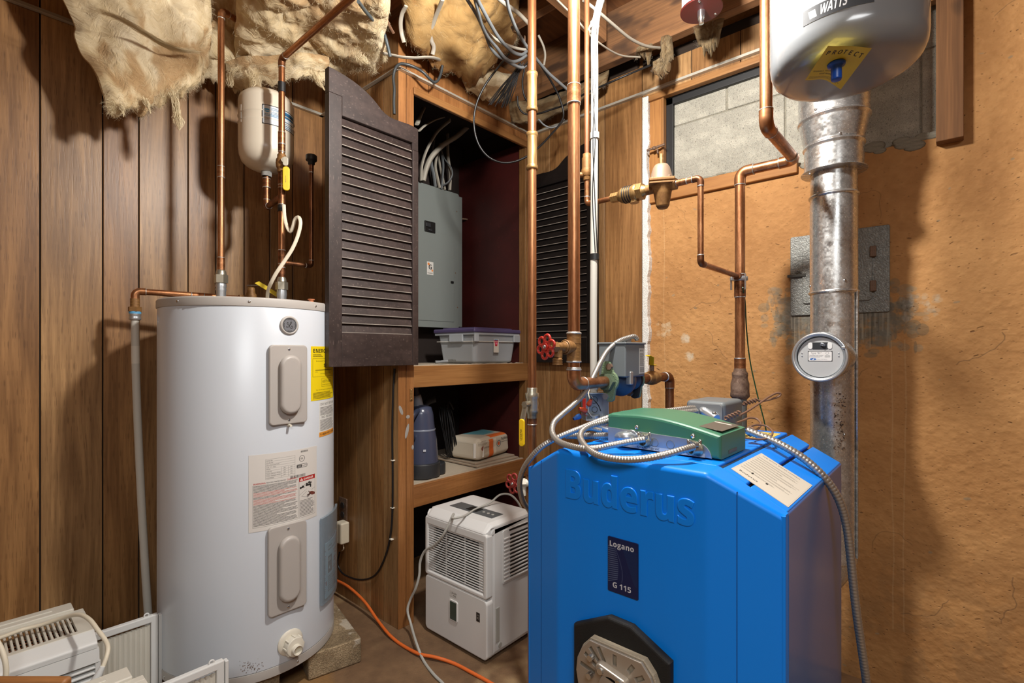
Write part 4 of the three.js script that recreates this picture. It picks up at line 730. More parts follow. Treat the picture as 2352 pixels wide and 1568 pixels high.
// clear storage bin with purple lid
{
  const t = thing('storage_bin', 'clear plastic storage bin with purple lid on upper closet shelf', 'bin'), x0 = 1.742, x1 = 2.086, z0 = -2.10, z1 = -1.795, y0 = 1.103;
  const tub = (ins, ya, yb, taper) => { const g = new RoundedBoxGeometry(1, 1, 1, 4, 0.08), p = g.attributes.position; for (let i = 0; i < p.count; i++) { const k = p.getY(i) + 0.5, tp = ins + taper * (1 - k); p.setXYZ(i, lerp(x0 + tp, x1 - tp, p.getX(i) + 0.5), lerp(ya, yb, k), lerp(z0 + tp, z1 - tp, p.getZ(i) + 0.5)); } g.computeVertexNormals(); return g; };
  const wall = [];
  const side = (a, b, n) => { const len = a.distanceTo(b); return facing(extrude(rrShape(len, 0.145, 0.02), 0.002, 0.0006), a.clone().add(b).multiplyScalar(0.5), n); };
  part('tub', tub(0.01, y0, 1.252, 0.018), M.binClear, t);
  part('rim', [bxs(x0, x1, 1.246, 1.258, z1 - 0.008, z1, 0.003), bxs(x0, x0 + 0.008, 1.246, 1.258, z0, z1, 0.003), bxs(x1 - 0.008, x1, 1.246, 1.258, z0, z1, 0.003), bxs(x0, x1, 1.246, 1.258, z0, z0 + 0.008, 0.003)], M.binClear, t);
  part('bead', [bxs(x0 + 0.005, x1 - 0.005, 1.212, 1.215, z1 - 0.012, z1 - 0.006, 0.001), bxs(x0 + 0.006, x0 + 0.012, 1.212, 1.215, z0 + 0.01, z1 - 0.008, 0.001)], M.paperWhite, t);
  for (const [a, b] of [[x0 + 0.0, x0 + 0.03], [x1 - 0.05, x1]]) part('handle', bxs(a, b, 1.212, 1.25, z1 - 0.006, z1 + 0.004, 0.003), M.binClear, t);
  part('handle', bxs(x0 - 0.004, x0 + 0.006, 1.212, 1.25, -1.98, -1.88, 0.003), M.binClear, t);
  const lid = new RoundedBoxGeometry(x1 - x0 + 0.012, 0.022, z1 - z0 + 0.012, 3, 0.008).translate((x0 + x1) / 2, 1.268, (z0 + z1) / 2); part('lid', lid, M.purple, t, 'purple lid');
  part('lid_step', bxs(x0 + 0.03, x1 - 0.03, 1.276, 1.286, z0 + 0.03, z1 - 0.03, 0.004), M.purple, t);
  part('sticker', facing(new THREE.BoxGeometry(0.038, 0.07, 0.0008), V(1.905, 1.192, z1 - 0.0065), V(0, 0, 1)), printMat(canvasTex(120, 220, (g) => { g.fillStyle = '#d8d2c6'; g.fillRect(0, 0, 120, 220); g.fillStyle = '#2d7ab0'; g.fillRect(12, 8, 96, 14); g.fillStyle = '#c2202c'; g.fillRect(12, 22, 96, 34); g.beginPath(); g.moveTo(24, 56); g.lineTo(96, 56); g.lineTo(84, 116); g.lineTo(36, 116); g.fill(); g.fillStyle = '#e47aa0'; g.fillRect(40, 58, 46, 30); })), t);
}
{ // tool left on the shelf
  const a = at(1000, 828, 2.42), b = at(1040, 822, 2.46); a.y = 1.111; b.y = 1.117;
  const t = thing('hand_tool', 'short grey hand tool lying on shelf in front of the clear bin', 'tool');
  part('grip', sweep([a, a.clone().lerp(b, 0.3), a.clone().lerp(b, 0.7)], (s, u) => 0.008 + 0.002 * Math.sin(u * 9), { radial: 10 }), M.greyBox, t);
  part('tool_head', [cyl(a.clone().lerp(b, 0.68), b, 0.007, 0.009), facing(rbox(0.014, 0.012, 0.03, 0.003), b, V(0.6, 0, 0.8))], M.galvOld, t);
}
{ // old ledger of dark slate leaning under the breaker panel
  const t = solo('slate_piece', boxUV(bxs(1.55, 1.70, 1.102, 1.215, -2.26, -2.245, 0.003)), M.greyBox, 'dark grey sheet standing on shelf below the breaker panel', 'sheet');
}
// upright carpet cleaner tank
{
  const t = thing('carpet_cleaner', 'dark blue translucent vacuum tank with charcoal base on lower closet shelf', 'vacuum'), c = V(1.475, 0.585, -1.885);
  const oval = (prof, sx, sz, seg = 40) => new THREE.LatheGeometry(prof.map(([r, y]) => new THREE.Vector2(r, y)), seg).scale(sx, 1, sz).translate(c.x, c.y, c.z);
  part('base', [oval([[0, 0], [0.083, 0], [0.088, 0.004], [0.088, 0.062], [0.082, 0.068], [0, 0.068]], 1.0, 1.15), lathe([[0, 0], [0.042, 0], [0.046, 0.004], [0.046, 0.046], [0.042, 0.052], [0, 0.052]], c.clone().add(V(0.075, 0, 0.025)), UP, 28)], M.darkPlastic, t);
  part('tank', oval([[0.080, 0.068], [0.079, 0.10], [0.074, 0.17], [0.066, 0.215], [0.063, 0.24], [0.058, 0.29], [0.05, 0.318], [0.03, 0.33]], 1.0, 1.15), std(0x41465a, 0.22), t, 'dark blue tank');
  part('tank_band', oval([[0.0675, 0.212], [0.068, 0.214], [0.068, 0.218], [0.0668, 0.220]], 1.0, 1.15), std(0x7d8494, 0.3), t);
  part('handle', sweep(smooth([V(-0.03, 0.31, 0.03), V(-0.075, 0.29, 0.05), V(-0.095, 0.25, 0.05), V(-0.085, 0.20, 0.05), V(-0.07, 0.185, 0.04)].map((v) => v.add(c)), 20), 0.013, { radial: 10 }), std(0x2f3648, 0.35), t);
  part('neck', cyl(c.clone().add(V(-0.012, 0.32, 0)), c.clone().add(V(-0.022, 0.375, 0)), 0.028, 0.022), std(0x8a909a, 0.4), t);
  part('tube', cyl(c.clone().add(V(-0.022, 0.37, 0)), c.clone().add(V(-0.034, 0.43, 0)), 0.017, 0.016), M.darkPlastic, t);
  part('logo', facing(new THREE.PlaneGeometry(0.012, 0.01), V(c.x - 0.038, c.y + 0.13, c.z + 0.0785).add(V(0, 0, 0.004)), V(-0.45, 0, 0.9)), std(0xb8bcc4, 0.5), t);
}
{ // coiled black flex
  const L = [], c = V(1.765, 0.606, -2.01); seed(71);
  for (let i = 0; i < 7; i++) { const o = (i - 3) * 0.0095, pts = []; const w = 0.05 + rr(-0.004, 0.006), hgt = 0.125 + rr(-0.008, 0.008); for (let k = 0; k <= 40; k++) { const a = (k / 40) * 6.283; { const e = o + 0.004 * Math.sin(a * 2 + i) - 0.02 * Math.cos(a), q = Math.sin(a) * w; pts.push(V(c.x + 0.73 * e + 0.68 * q, c.y + 0.004 + hgt + Math.cos(a) * hgt, c.z + 0.68 * e - 0.73 * q)); } } L.push(sweep(pts, 0.0036, { radial: 8, caps: false })); }
  const t = thing('cord_coil', 'upright coil of black electric cord right of vacuum tank on lower shelf', 'cord');
  part('coil', L, M.blackCord, t);
  part('cord_tie', sweep(smooth([V(c.x - 0.03, c.y + 0.26, c.z + 0.02), V(c.x, c.y + 0.29, c.z), V(c.x + 0.03, c.y + 0.25, c.z)], 12), 0.0045, { radial: 8 }), M.blackCord, t);
  const k = thing('cleaner_handle', 'black plastic grip of the cleaner standing behind the coiled cord', 'handle');
  part('grip_body', sweep(smooth([V(1.62, 0.586, -2.07), V(1.615, 0.7, -2.07), V(1.612, 0.84, -2.06), V(1.64, 0.9, -2.04), V(1.68, 0.915, -2.02)], 24), (s, u) => 0.028 - 0.012 * u, { radial: 12 }), M.darkPlastic, k);
}
// tiles and the bag on top
{
  for (const [x0, x1, z0, z1, y, l] of [[1.752, 2.068, -2.10, -1.788, 0.586, 'lower brown ceramic tile lying on lower closet shelf'], [1.765, 2.062, -2.11, -1.812, 0.595, 'upper brown ceramic tile directly under the grout bag']]) {
    const g = thing('floor_tile', l, 'tile'); part('tile_body', boxUV(bxs(x0, x1, y, y + 0.006, z0, z1, 0.0012)), M.tile, g); part('tile_glaze', bxs(x0 + 0.001, x1 - 0.001, y + 0.006, y + 0.0078, z0 + 0.001, z1 - 0.001, 0.0008), std(0xab9d8a, 0.6), g);
  }
  const t = thing('grout_bag', 'paper bag of grout with orange and teal bands lying on tiles', 'bag');
  const g = new RoundedBoxGeometry(0.30, 0.125, 0.19, 12, 0.03), p = g.attributes.position; seed(80);
  for (let i = 0; i < p.count; i++) { const v = V(p.getX(i), p.getY(i), p.getZ(i)), k = 1 - 0.28 * Math.pow(Math.abs(v.x) / 0.15, 3) * (v.y > 0 ? 1 : 0.3), d = (fbm3(v.x * 22 + 4, v.y * 22, v.z * 22, 3) - 0.5) * 0.014; p.setXYZ(i, v.x + d, v.y * k + d * (v.y > -0.05 ? 1 : 0), v.z * (1 + 0.08 * Math.cos(v.x * 9)) + d); }
  g.computeVertexNormals();
  // print laid out over the unrolled bag: u along its length, v round it
  const uv = g.attributes.uv, nn = g.attributes.normal; for (let i = 0; i < p.count; i++) { const x = p.getX(i) / 0.3 + 0.5, y = p.getY(i), z = p.getZ(i); const top = nn.getY(i) > 0.6; uv.setXY(i, clamp(x, 0, 1), top ? 0.5 + clamp((0.1 - z) / 0.2, 0, 1) * 0.5 : clamp((y + 0.065) / 0.13, 0, 1) * 0.5); }
  const bt = canvasTex(768, 768, (c) => { c.fillStyle = '#c4b8a4'; c.fillRect(0, 0, 768, 768); c.fillStyle = '#5f9aa4'; c.beginPath(); c.moveTo(200, 30); c.lineTo(700, 60); c.lineTo(640, 250); c.lineTo(330, 260); c.fill(); c.fillStyle = '#dd6a28'; c.fillRect(300, 300, 468, 60); c.beginPath(); c.moveTo(230, 384); c.lineTo(330, 384); c.lineTo(350, 768); c.lineTo(250, 768); c.fill(); c.fillStyle = '#d8cdb8'; c.fillRect(352, 390, 60, 330);
    c.fillStyle = '#2c2a26'; c.font = 'bold 58px sans-serif'; c.fillText('Polyblend', 540, 520, 190); c.font = 'bold 22px sans-serif'; c.fillText('Sanded Tile Grout', 540, 556, 170); c.fillStyle = '#4c5a5e'; c.beginPath(); c.arc(480, 560, 52, 0, 7); c.fill(); c.fillStyle = '#cfc4b0'; c.beginPath(); c.arc(480, 560, 40, 0, 7); c.fill(); c.fillStyle = '#c85a2c'; c.beginPath(); c.arc(480, 560, 30, 0, 7); c.fill(); c.fillStyle = '#8c5a4a'; c.beginPath(); c.arc(90, 570, 34, 0, 7); c.fill(); c.fillStyle = '#2c2a26'; c.font = 'bold 30px sans-serif'; c.fillText('CUSTOM', 132, 580, 110); seed(81); fine(c, 20, 420, 180, 8, 14, '#8a8070'); });
  const bag = part('bag_body', g.rotateY(0.18).translate(1.915, 0.667, -1.93), new THREE.MeshStandardMaterial({ map: bt, roughness: 0.75 }), t);
  part('fold_flap', facing(rbox(0.06, 0.075, 0.006, 0.002), V(1.80, 0.66, -1.825), V(-0.3, 0, 1)), M.paperWhite, t, 'folded orange bag end');
}
// outlet, adapter and the black cable on the closet's side
{
  const op = onX(790, 1170, XC), t = thing('wall_outlet', 'brown wall outlet on closet side panel behind the heater', 'outlet');
  part('cover_plate', facing(extrude(rrShape(0.07, 0.115, 0.006), 0.006, 0.002), V(XC - 0.001, op.y, op.z), V(-1, 0, 0)), M.iron, t);
  for (const s of [-1, 1]) part('socket', facing(extrude(rrShape(0.03, 0.028, 0.012), 0.003, 0.001), V(XC - 0.007, op.y + s * 0.022, op.z), V(-1, 0, 0)), M.darkPlastic, t);
  const a = thing('power_adapter', 'cream plug-in power adapter in the outlet behind the heater', 'adapter'), ap = onX(785, 1222, XC - 0.035);
  part('adapter_body', facing(extrude(rrShape(0.055, 0.098, 0.008), 0.045, 0.008, 3), V(XC - 0.01, ap.y, ap.z), V(-1, 0, 0)), M.creamCable, a);
  part('cable_stub', sweep(smooth([V(XC - 0.03, ap.y - 0.045, ap.z), V(XC - 0.03, ap.y - 0.075, ap.z + 0.008), V(XC - 0.028, ap.y - 0.09, ap.z - 0.01)], 10), 0.0025), M.creamCable, a);
  const pts = [[906, 846], [903, 900], [901, 1000], [902, 1100], [900, 1200], [893, 1250], [880, 1290], [862, 1320], [835, 1331], [805, 1326], [783, 1312], [775, 1292], [780, 1268]].map(([x, y]) => onX(x, y, XC - 0.007));
  const c = thing('black_cable', 'black cable stapled down the closet side and looping to the outlet', 'cable');
  part('cable_run', sweep(smooth(pts, 80), 0.0042, { radial: 10 }), M.blackCord, c);
  for (const [x, y] of [[902, 1057], [901, 1166], [899, 1238]]) part('staple', bxs(XC - 0.0125, XC, -0.002, 0.002, -0.008, 0.008, 0.001).translate(0, onX(x, y, XC - 0.007).y, onX(x, y, XC - 0.007).z), M.bibWhite, c);
}
// =============== DEHUMIDIFIER ===============
{
  const t = thing('dehumidifier', 'white portable dehumidifier standing on floor before the closet', 'dehumidifier'), x0 = 1.33, x1 = 1.60, z0 = -1.665, z1 = -1.305, yT = 0.515, yS = 0.24, yB = 0.012;
  const outline = (xa, xb, ch) => { const s = new THREE.Shape(); s.moveTo(xa, yB); s.lineTo(xb, yB); s.lineTo(xb, yT - 0.02); s.quadraticCurveTo(xb, yT, xb - 0.02, yT); s.lineTo(x0 + ch, yT); s.lineTo(x0 + 0.003, yT - ch + 0.003); s.lineTo(x0, yT - ch - 0.002); s.lineTo(x0, yT - 0.034); s.lineTo(xa, yT - 0.035); s.closePath(); return s; };
  const side = (s, w, b) => extrude(s, w, b, 3);
  const put = (g, zc) => g.translate(0, 0, zc);
  // body (shape drawn in x, y and extruded along z)
  part('body', put(side(outline(x0 + 0.022, x1, 0.03), z1 - z0 - 0.002, 0.022), z0 + 0.001), M.plasticWhite, t);
  // front upper frame with the air grille, and the bucket front below it
  const n = V(-1, 0, 0), zc = (z0 + z1) / 2, w = z1 - z0;
  const fr = rrShape(w, yT - 0.033 - yS, 0.012); const hw = w / 2 - 0.02, hh = (yT - 0.033 - yS) / 2;
  const hole = new THREE.Path(); hole.moveTo(-hw, -hh + 0.018); hole.lineTo(hw, -hh + 0.018); hole.lineTo(hw, hh - 0.034); hole.lineTo(-hw, hh - 0.034); hole.closePath(); fr.holes.push(hole);
  part('front_frame', facing(extrude(fr, 0.034, 0.006, 3), V(x0 + 0.033, (yS + yT - 0.033) / 2, zc), n), M.plasticWhite, t);
  part('grille_back', bxs(x0 + 0.0185, x0 + 0.0215, yS + 0.005, yT - 0.06, z0 + 0.05, z1 - 0.05), M.rubber, t);
  part('grille_border', [bxs(x0 + 0.008, x0 + 0.0215, yS + 0.005, yT - 0.06, z0 + 0.008, z0 + 0.048), bxs(x0 + 0.008, x0 + 0.0215, yS + 0.005, yT - 0.06, z1 - 0.05, z1 - 0.008)], M.plasticWhite, t);
  const ns = 20; for (let i = 0; i < ns; i++) { const y = lerp(yS + 0.017, yT - 0.069, i / (ns - 1)); part('grille_slat', bxs(x0 + 0.003, x0 + 0.007, y - 0.0022, y + 0.0022, z0 + 0.012, z1 - 0.012, 0.001), M.plasticWhite, t); }
  for (const z of [z0 + 0.125, z0 + 0.235]) part('grille_bar', bxs(x0 + 0.006, x0 + 0.011, yS + 0.008, yT - 0.066, z - 0.0015, z + 0.0015), M.plasticWhite, t);
  part('bucket_front', facing(extrude(rrShape(w, yS - yB - 0.002, 0.02), 0.036, 0.006, 3), V(x0 + 0.036, (yS + yB) / 2, zc), n), M.plasticWhite, t, 'white water bucket front');
  const wz = onX(1042, 1402, x0), win = part('window_bezel', facing(extrude(rrShape(0.05, 0.082, 0.008), 0.004, 0.0015), V(x0 + 0.001, wz.y, wz.z), n), M.plasticWhite, t); part('level_window', facing(rbox(0.036, 0.07, 0.002, 0.0009), V(x0 - 0.0032, wz.y, wz.z), n), phy(0x3e4a42, 0.15), win, 'dark water level window');
  const ez = onX(1098, 1417, x0); part('energy_sticker', facing(new THREE.BoxGeometry(0.019, 0.034, 0.0006), V(x0 - 0.0002, ez.y, ez.z), n), printMat(canvasTex(64, 110, (g) => { g.fillStyle = '#26231f'; g.fillRect(0, 0, 64, 110); g.strokeStyle = '#b9b4aa'; g.lineWidth = 4; g.beginPath(); g.arc(32, 46, 18, 3.4, 6.2); g.stroke(); g.fillStyle = '#b9b4aa'; g.fillRect(10, 56, 44, 5); g.fillRect(10, 72, 40, 4); })), t);
  const lz = onX(1041, 1364, x0); part('maker_logo', facing(new THREE.PlaneGeometry(0.04, 0.022), V(x0 - 0.0006, lz.y, lz.z), n), printMat(canvasTex(160, 90, (g) => { g.fillStyle = '#cdcbc7'; g.fillRect(0, 0, 160, 90); g.fillStyle = '#35322e'; g.font = 'italic bold 38px serif'; g.fillText('Arctic', 40, 42); g.font = 'bold 30px sans-serif'; g.fillText('King', 78, 76); g.beginPath(); g.moveTo(4, 60); g.lineTo(34, 16); g.lineTo(44, 60); g.stroke(); })), t);
  // control panel on top, with a few dark keys
  const cp = part('control_panel', bxs(1.408, 1.475, yT - 0.001, yT + 0.0016, -1.60, -1.355, 0.0008), std(0x55585a, 0.35), t, 'grey control panel'); part('display', bxs(1.42, 1.462, yT + 0.0016, yT + 0.003, -1.515, -1.455, 0.0006), M.black, cp);
  for (const z of [-1.43, -1.405, -1.38]) part('key', new THREE.CylinderGeometry(0.006, 0.006, 0.002, 12).translate(1.44, yT + 0.002, z), M.greyCord, cp);
  part('bucket_window', facing(rbox(0.02, 0.13, 0.004, 0.0018), V(x0 + 0.058, 0.13, z1 + 0.0), V(0, 0, 1)), M.greyCord, t);
  // side grille
  part('side_recess', facing(extrude(rrShape(0.17, 0.205, 0.008), 0.004, 0.001), V(1.50, 0.375, z1 - 0.0005), V(0, 0, 1)), M.plasticWhite, t);
  part('side_grille_back', bxs(1.455, 1.575, 0.29, 0.455, z1 + 0.0025, z1 + 0.0045), M.rubber, t);
  for (let i = 0; i < 12; i++) part('side_slat', bxs(1.42, 1.578, 0.281 + i * 0.0146, 0.287 + i * 0.0146, z1 + 0.001, z1 + 0.008, 0.0015), M.plasticWhite, t);
  part('carry_slot', bxs(1.45, 1.565, 0.468, 0.475, z1 - 0.001, z1 + 0.0045, 0.001), M.black, t);
  part('drain_port', cyl(V(1.40, 0.05, z1 - 0.002), V(1.40, 0.05, z1 + 0.003), 0.009), M.greyCord, t);
  for (const [x, z] of [[x0 + 0.04, z0 + 0.04], [x0 + 0.04, z1 - 0.04], [x1 - 0.04, z0 + 0.04], [x1 - 0.04, z1 - 0.04]]) part('foot', cyl(V(x, 0, z), V(x, 0.014, z), 0.015), M.rubber, t);
  // its cord: up from behind, over the top, down the front and away over the floor
  const P = [V(1.66, 0.42, -1.40), V(1.64, 0.50, -1.41), V(1.60, 0.552, -1.43), V(1.56, 0.558, -1.45), V(1.52, 0.53, -1.47), onY(1090, 1170, yT + 0.006), onY(1062, 1186, yT + 0.006), onY(1040, 1190, yT + 0.006), V(1.340, 0.517, -1.5), onX(1020, 1225, 1.318), onX(1000, 1250, 1.315), onX(975, 1266, 1.31), onX(965, 1290, 1.305), onX(963, 1320, 1.30), onX(955, 1350, 1.29), onX(942, 1378, 1.285), onX(936, 1400, 1.275), onX(943, 1430, 1.27), onY(957, 1478, 0.03), onY(972, 1515, 0.006), onY(996, 1548, 0.006), onY(1018, 1570, 0.006), onY(1040, 1600, 0.006)];
  solo('grey_cord', sweep(smooth(P, 160), 0.0052, { radial: 10, flat: 0.8 }), M.greyCord, 'light grey power cord draped over the white dehumidifier and onto floor', 'cord');
}
// =============== ORANGE EXTENSION CORD ===============
{
  const P = [onX(745, 1318, 1.236), onX(770, 1331, 1.236), onX(800, 1347, 1.236), onX(838, 1382, 1.236), onX(866, 1422, 1.226), onY(893, 1456, 0.012), onY(912, 1473, 0.006), onY(935, 1488, 0.006), onY(965, 1502, 0.012), onY(1000, 1509, 0.014), onY(1040, 1522, 0.006), onY(1085, 1545, 0.006), onY(1130, 1570, 0.006), onY(1180, 1605, 0.006)];
  solo('extension_cord', sweep(smooth(P, 120), 0.0062, { radial: 10 }), M.orangeCord, 'orange extension cord trailing from behind the heater over floor', 'cord');
}
// =============== WINDOW AIR CONDITIONERS, BOTTOM LEFT ===============
function airConditioner(o, { x0, x1, z0, z1, y1, label, slots }) {
  const t = thing('window_air_conditioner', label, 'air conditioner'), yT = y1, w = x1 - x0;
  // case: top with a raised rear lip, sloped shoulder, front face
  const prof = new THREE.Shape(); prof.moveTo(-z1, 0.01); prof.lineTo(-z1, yT - 0.085); prof.quadraticCurveTo(-z1, yT - 0.035, -z1 + 0.02, yT - 0.03); prof.lineTo(-z1 + 0.055, yT - 0.002); prof.lineTo(-z0 - 0.055, yT - 0.002); prof.lineTo(-z0 - 0.05, yT + 0.008); prof.lineTo(-z0, yT + 0.008); prof.lineTo(-z0, 0.01); prof.closePath();
  const body = new THREE.Shape(); body.moveTo(z1 - 0.03, 0.01); body.lineTo(z1 - 0.03, yT - 0.07); body.lineTo(z1 - 0.06, yT - 0.05); body.lineTo(z0 + 0.004, yT - 0.05); body.lineTo(z0 + 0.004, 0.01); body.closePath();
  const lay = (g) => { const p = g.attributes.position; for (let i = 0; i < p.count; i++) { const z = p.getX(i), y = p.getY(i), d = p.getZ(i); p.setXYZ(i, x0 + d, y, z); } return flipped(g); };
  part('case', lay(extrude(body, w, 0.004)), M.acCream, t);
  // top plate as bars round the discharge slots
  const sz0 = z0 + 0.075, sz1 = z1 - 0.07, L = [bxs(x0, x1, yT - 0.012, yT, sz1, z1 - 0.05, 0.002), bxs(x0, x1, yT - 0.012, yT, z0 + 0.05, sz0, 0.002)];
  part('top_plate', L[0], M.acCream, t); part('top_plate', L[1], M.acCream, t);
  const n = slots, s0 = x0 + 0.008, s1 = x1 - 0.032, pitch = (s1 - s0) / n;
  for (let i = 0; i <= n; i++) { const a = s0 + i * pitch; part('top_slat', bxs(a - pitch * 0.24, i === n ? x1 : a + pitch * 0.24, yT - 0.012, yT - 0.0005, sz0 - 0.002, sz1 + 0.002, 0.001).applyMatrix4(new THREE.Matrix4().makeShear(0, 0, 0, 0, 0, 0)), M.acCream, t); }
  part('top_dark', bxs(x0 + 0.004, x1 - 0.004, yT - 0.05, yT - 0.048, z0 + 0.06, z1 - 0.07), M.rubber, t);
  for (let i = 0; i < 5; i++) part('coil_tube', cyl(V(x0 + 0.01, yT - 0.03, sz0 + 0.02 + i * 0.022), V(x1 - 0.02, yT - 0.03, sz0 + 0.02 + i * 0.022), 0.005, 0.005, 8), M.copperOld, t);
  const lip = part('rear_lip', bxs(x0, x1 - 0.022, yT - 0.02, yT + 0.009, z0 - 0.004, z0 + 0.055, 0.004), M.acCream, t); part('lip_rib', bxs(x0 + 0.02, x1 - 0.07, yT + 0.007, yT + 0.012, z0 + 0.018, z0 + 0.032, 0.003), M.acCream, lip);
  // shoulder and front panel with a seam, louvres below
  const sh = new THREE.Shape(); sh.moveTo(z1 - 0.055, yT); sh.lineTo(z1 - 0.010, yT - 0.016); sh.quadraticCurveTo(z1, yT - 0.02, z1, yT - 0.026); sh.lineTo(z1, yT - 0.036); sh.lineTo(z1 - 0.02, yT - 0.036); sh.lineTo(z1 - 0.055, yT - 0.02); sh.closePath(); part('shoulder', lay(extrude(sh, w, 0.002)), M.acWhite, t);
  const fp = new THREE.Shape(); fp.moveTo(z1 - 0.02, yT - 0.0375); fp.lineTo(z1 + 0.001, yT - 0.0375); fp.lineTo(z1 + 0.006, yT - 0.074); fp.lineTo(z1 - 0.012, yT - 0.076); fp.closePath(); part('front_panel', lay(extrude(fp, w + 0.004, 0.003)), M.acWhite, t);
  part('louvre_back', bxs(x0 + 0.002, x1 - 0.002, 0.02, yT - 0.075, z1 - 0.028, z1 - 0.024), M.rubber, t);
  for (let i = 0; i < 13; i++) part('louvre', new THREE.BoxGeometry(w - 0.01, 0.003, 0.022).rotateX(0.35).translate((x0 + x1) / 2, yT - 0.086 - i * 0.0165, z1 - 0.006), M.acWhite, t);
  for (const k of [0.0, 0.33, 0.66, 1]) part('louvre_post', bxs(lerp(x0, x1 - 0.006, k), lerp(x0, x1 - 0.006, k) + (k === 1 ? 0.012 : 0.005), 0.02, yT - 0.072, z1 - 0.016, z1 + 0.004, 0.0015), M.acWhite, t);
  return t;
}
function accordion(t, x0, x1, y0, y1, z) {
  const f = (a, b, c, d, zz = z, th = 0.009) => bxs(a, b, c, d, zz - th, zz + th, 0.003);
  part('curtain_frame', (() => { const o = rrShape(x1 - x0, y1 - y0, 0.004), h = new THREE.Path(); h.moveTo(-(x1 - x0) / 2 + 0.006, -(y1 - y0) / 2 + 0.02); h.lineTo((x1 - x0) / 2 - 0.02, -(y1 - y0) / 2 + 0.02); h.lineTo((x1 - x0) / 2 - 0.02, (y1 - y0) / 2 - 0.022); h.lineTo(-(x1 - x0) / 2 + 0.006, (y1 - y0) / 2 - 0.022); h.closePath(); o.holes.push(h); return extrude(o, 0.018, 0.003).translate((x0 + x1) / 2, (y0 + y1) / 2, z - 0.009); })(), M.acWhite, t, 'white accordion side curtain frame');
  part('curtain_track', bxs(x1 + 0.001, x1 + 0.010, y0, y1 - 0.004, z - 0.006, z + 0.012, 0.002), M.acWhite, t);
  part('hook', torus(V(x1 - 0.03, y1 + 0.003, z), V(0, 0, 1), 0.006, 0.0025, 16), M.acWhite, t);
  const n = Math.round((x1 - x0 - 0.03) / 0.0135); for (let i = 0; i < n; i++) { const a = x0 + 0.008 + i * ((x1 - x0 - 0.03) / n), d = (x1 - x0 - 0.03) / n; part('pleat', [facing(new THREE.BoxGeometry(d * 0.72, y1 - y0 - 0.05, 0.0015), V(a + d * 0.25, (y0 + y1) / 2 - 0.004, z), V(0.55, 0, 1)), facing(new THREE.BoxGeometry(d * 0.72, y1 - y0 - 0.05, 0.0015), V(a + d * 0.75, (y0 + y1) / 2 - 0.004, z), V(-0.55, 0, 1))], M.acCream, t); }
}
{
  const a = airConditioner('a', { x0: -0.20, x1: 0.292, z0: -2.125, z1: -1.845, y1: 0.35, slots: 40, label: 'white window air conditioner on floor against the panelled wall, cord coiled on top' });
  accordion(a, 0.299, 0.462, 0.03, 0.310, -1.955);
  const b = airConditioner('b', { x0: -0.20, x1: 0.335, z0: -1.60, z1: -1.36, y1: 0.342, slots: 44, label: 'second white window air conditioner nearer the camera, mostly cut off by the frame' });
  accordion(b, 0.34, 0.522, 0.03, 0.297, -1.55);
  const C = [at(-60, 1480, 1.36), at(0, 1464, 1.38), at(50, 1446, 1.43), at(90, 1436, 1.45), at(140, 1420, 1.46), at(180, 1411, 1.44), at(205, 1422, 1.41), at(225, 1447, 1.38), at(243, 1472, 1.36), at(248, 1490, 1.34), at(244, 1510, 1.325), at(232, 1540, 1.31), at(218, 1566, 1.30), at(200, 1600, 1.29)];
  const t = thing('thick_cord', 'thick off-white appliance cord looping over white air conditioner', 'cord');
  part('cord_run', sweep(smooth(C, 90), 0.0055, { radial: 12 }), M.creamCable, t);
  part('plug_guard', sweep([at(236, 1530, 1.31), at(226, 1550, 1.303), at(205, 1585, 1.29)], (s, u) => 0.006 + 0.006 * u, { radial: 12 }), M.acWhite, t);
  const d = [at(-40, 1440, 1.3), at(-5, 1475, 1.28), at(10, 1510, 1.27), at(14, 1545, 1.265), at(6, 1580, 1.26), at(-10, 1620, 1.26)];
  solo('thick_cord', sweep(smooth(d, 40), 0.0058, { radial: 12 }), M.creamCable, 'second bend of thick off-white cord at the left edge of the picture', 'cord');
  const w = at(30, 1600, 0.86), u = thing('wooden_board', 'corner of a brown wooden board in front of the air conditioner', 'board');
  const p0 = at(35, 1566, 0.86), p1 = at(158, 1556, 0.86); const dir = p1.clone().sub(p0).setY(0).normalize(), nn = V(-dir.z, 0, dir.x);
  const g = boxUV(new RoundedBoxGeometry(0.3, 0.4, 0.018, 3, 0.006), 'x').rotateY(-Math.atan2(dir.z, dir.x)); part('board', g.translate(p1.x - dir.x * 0.15, p1.y - 0.2, p1.z - dir.z * 0.15), M.oak, u);
  part('board_foot', boxUV(new RoundedBoxGeometry(0.04, p1.y - 0.2, 0.03, 2, 0.004), 'y').translate(p1.x - dir.x * 0.15, (p1.y - 0.2) / 2, p1.z - dir.z * 0.15), M.oak, u);
}
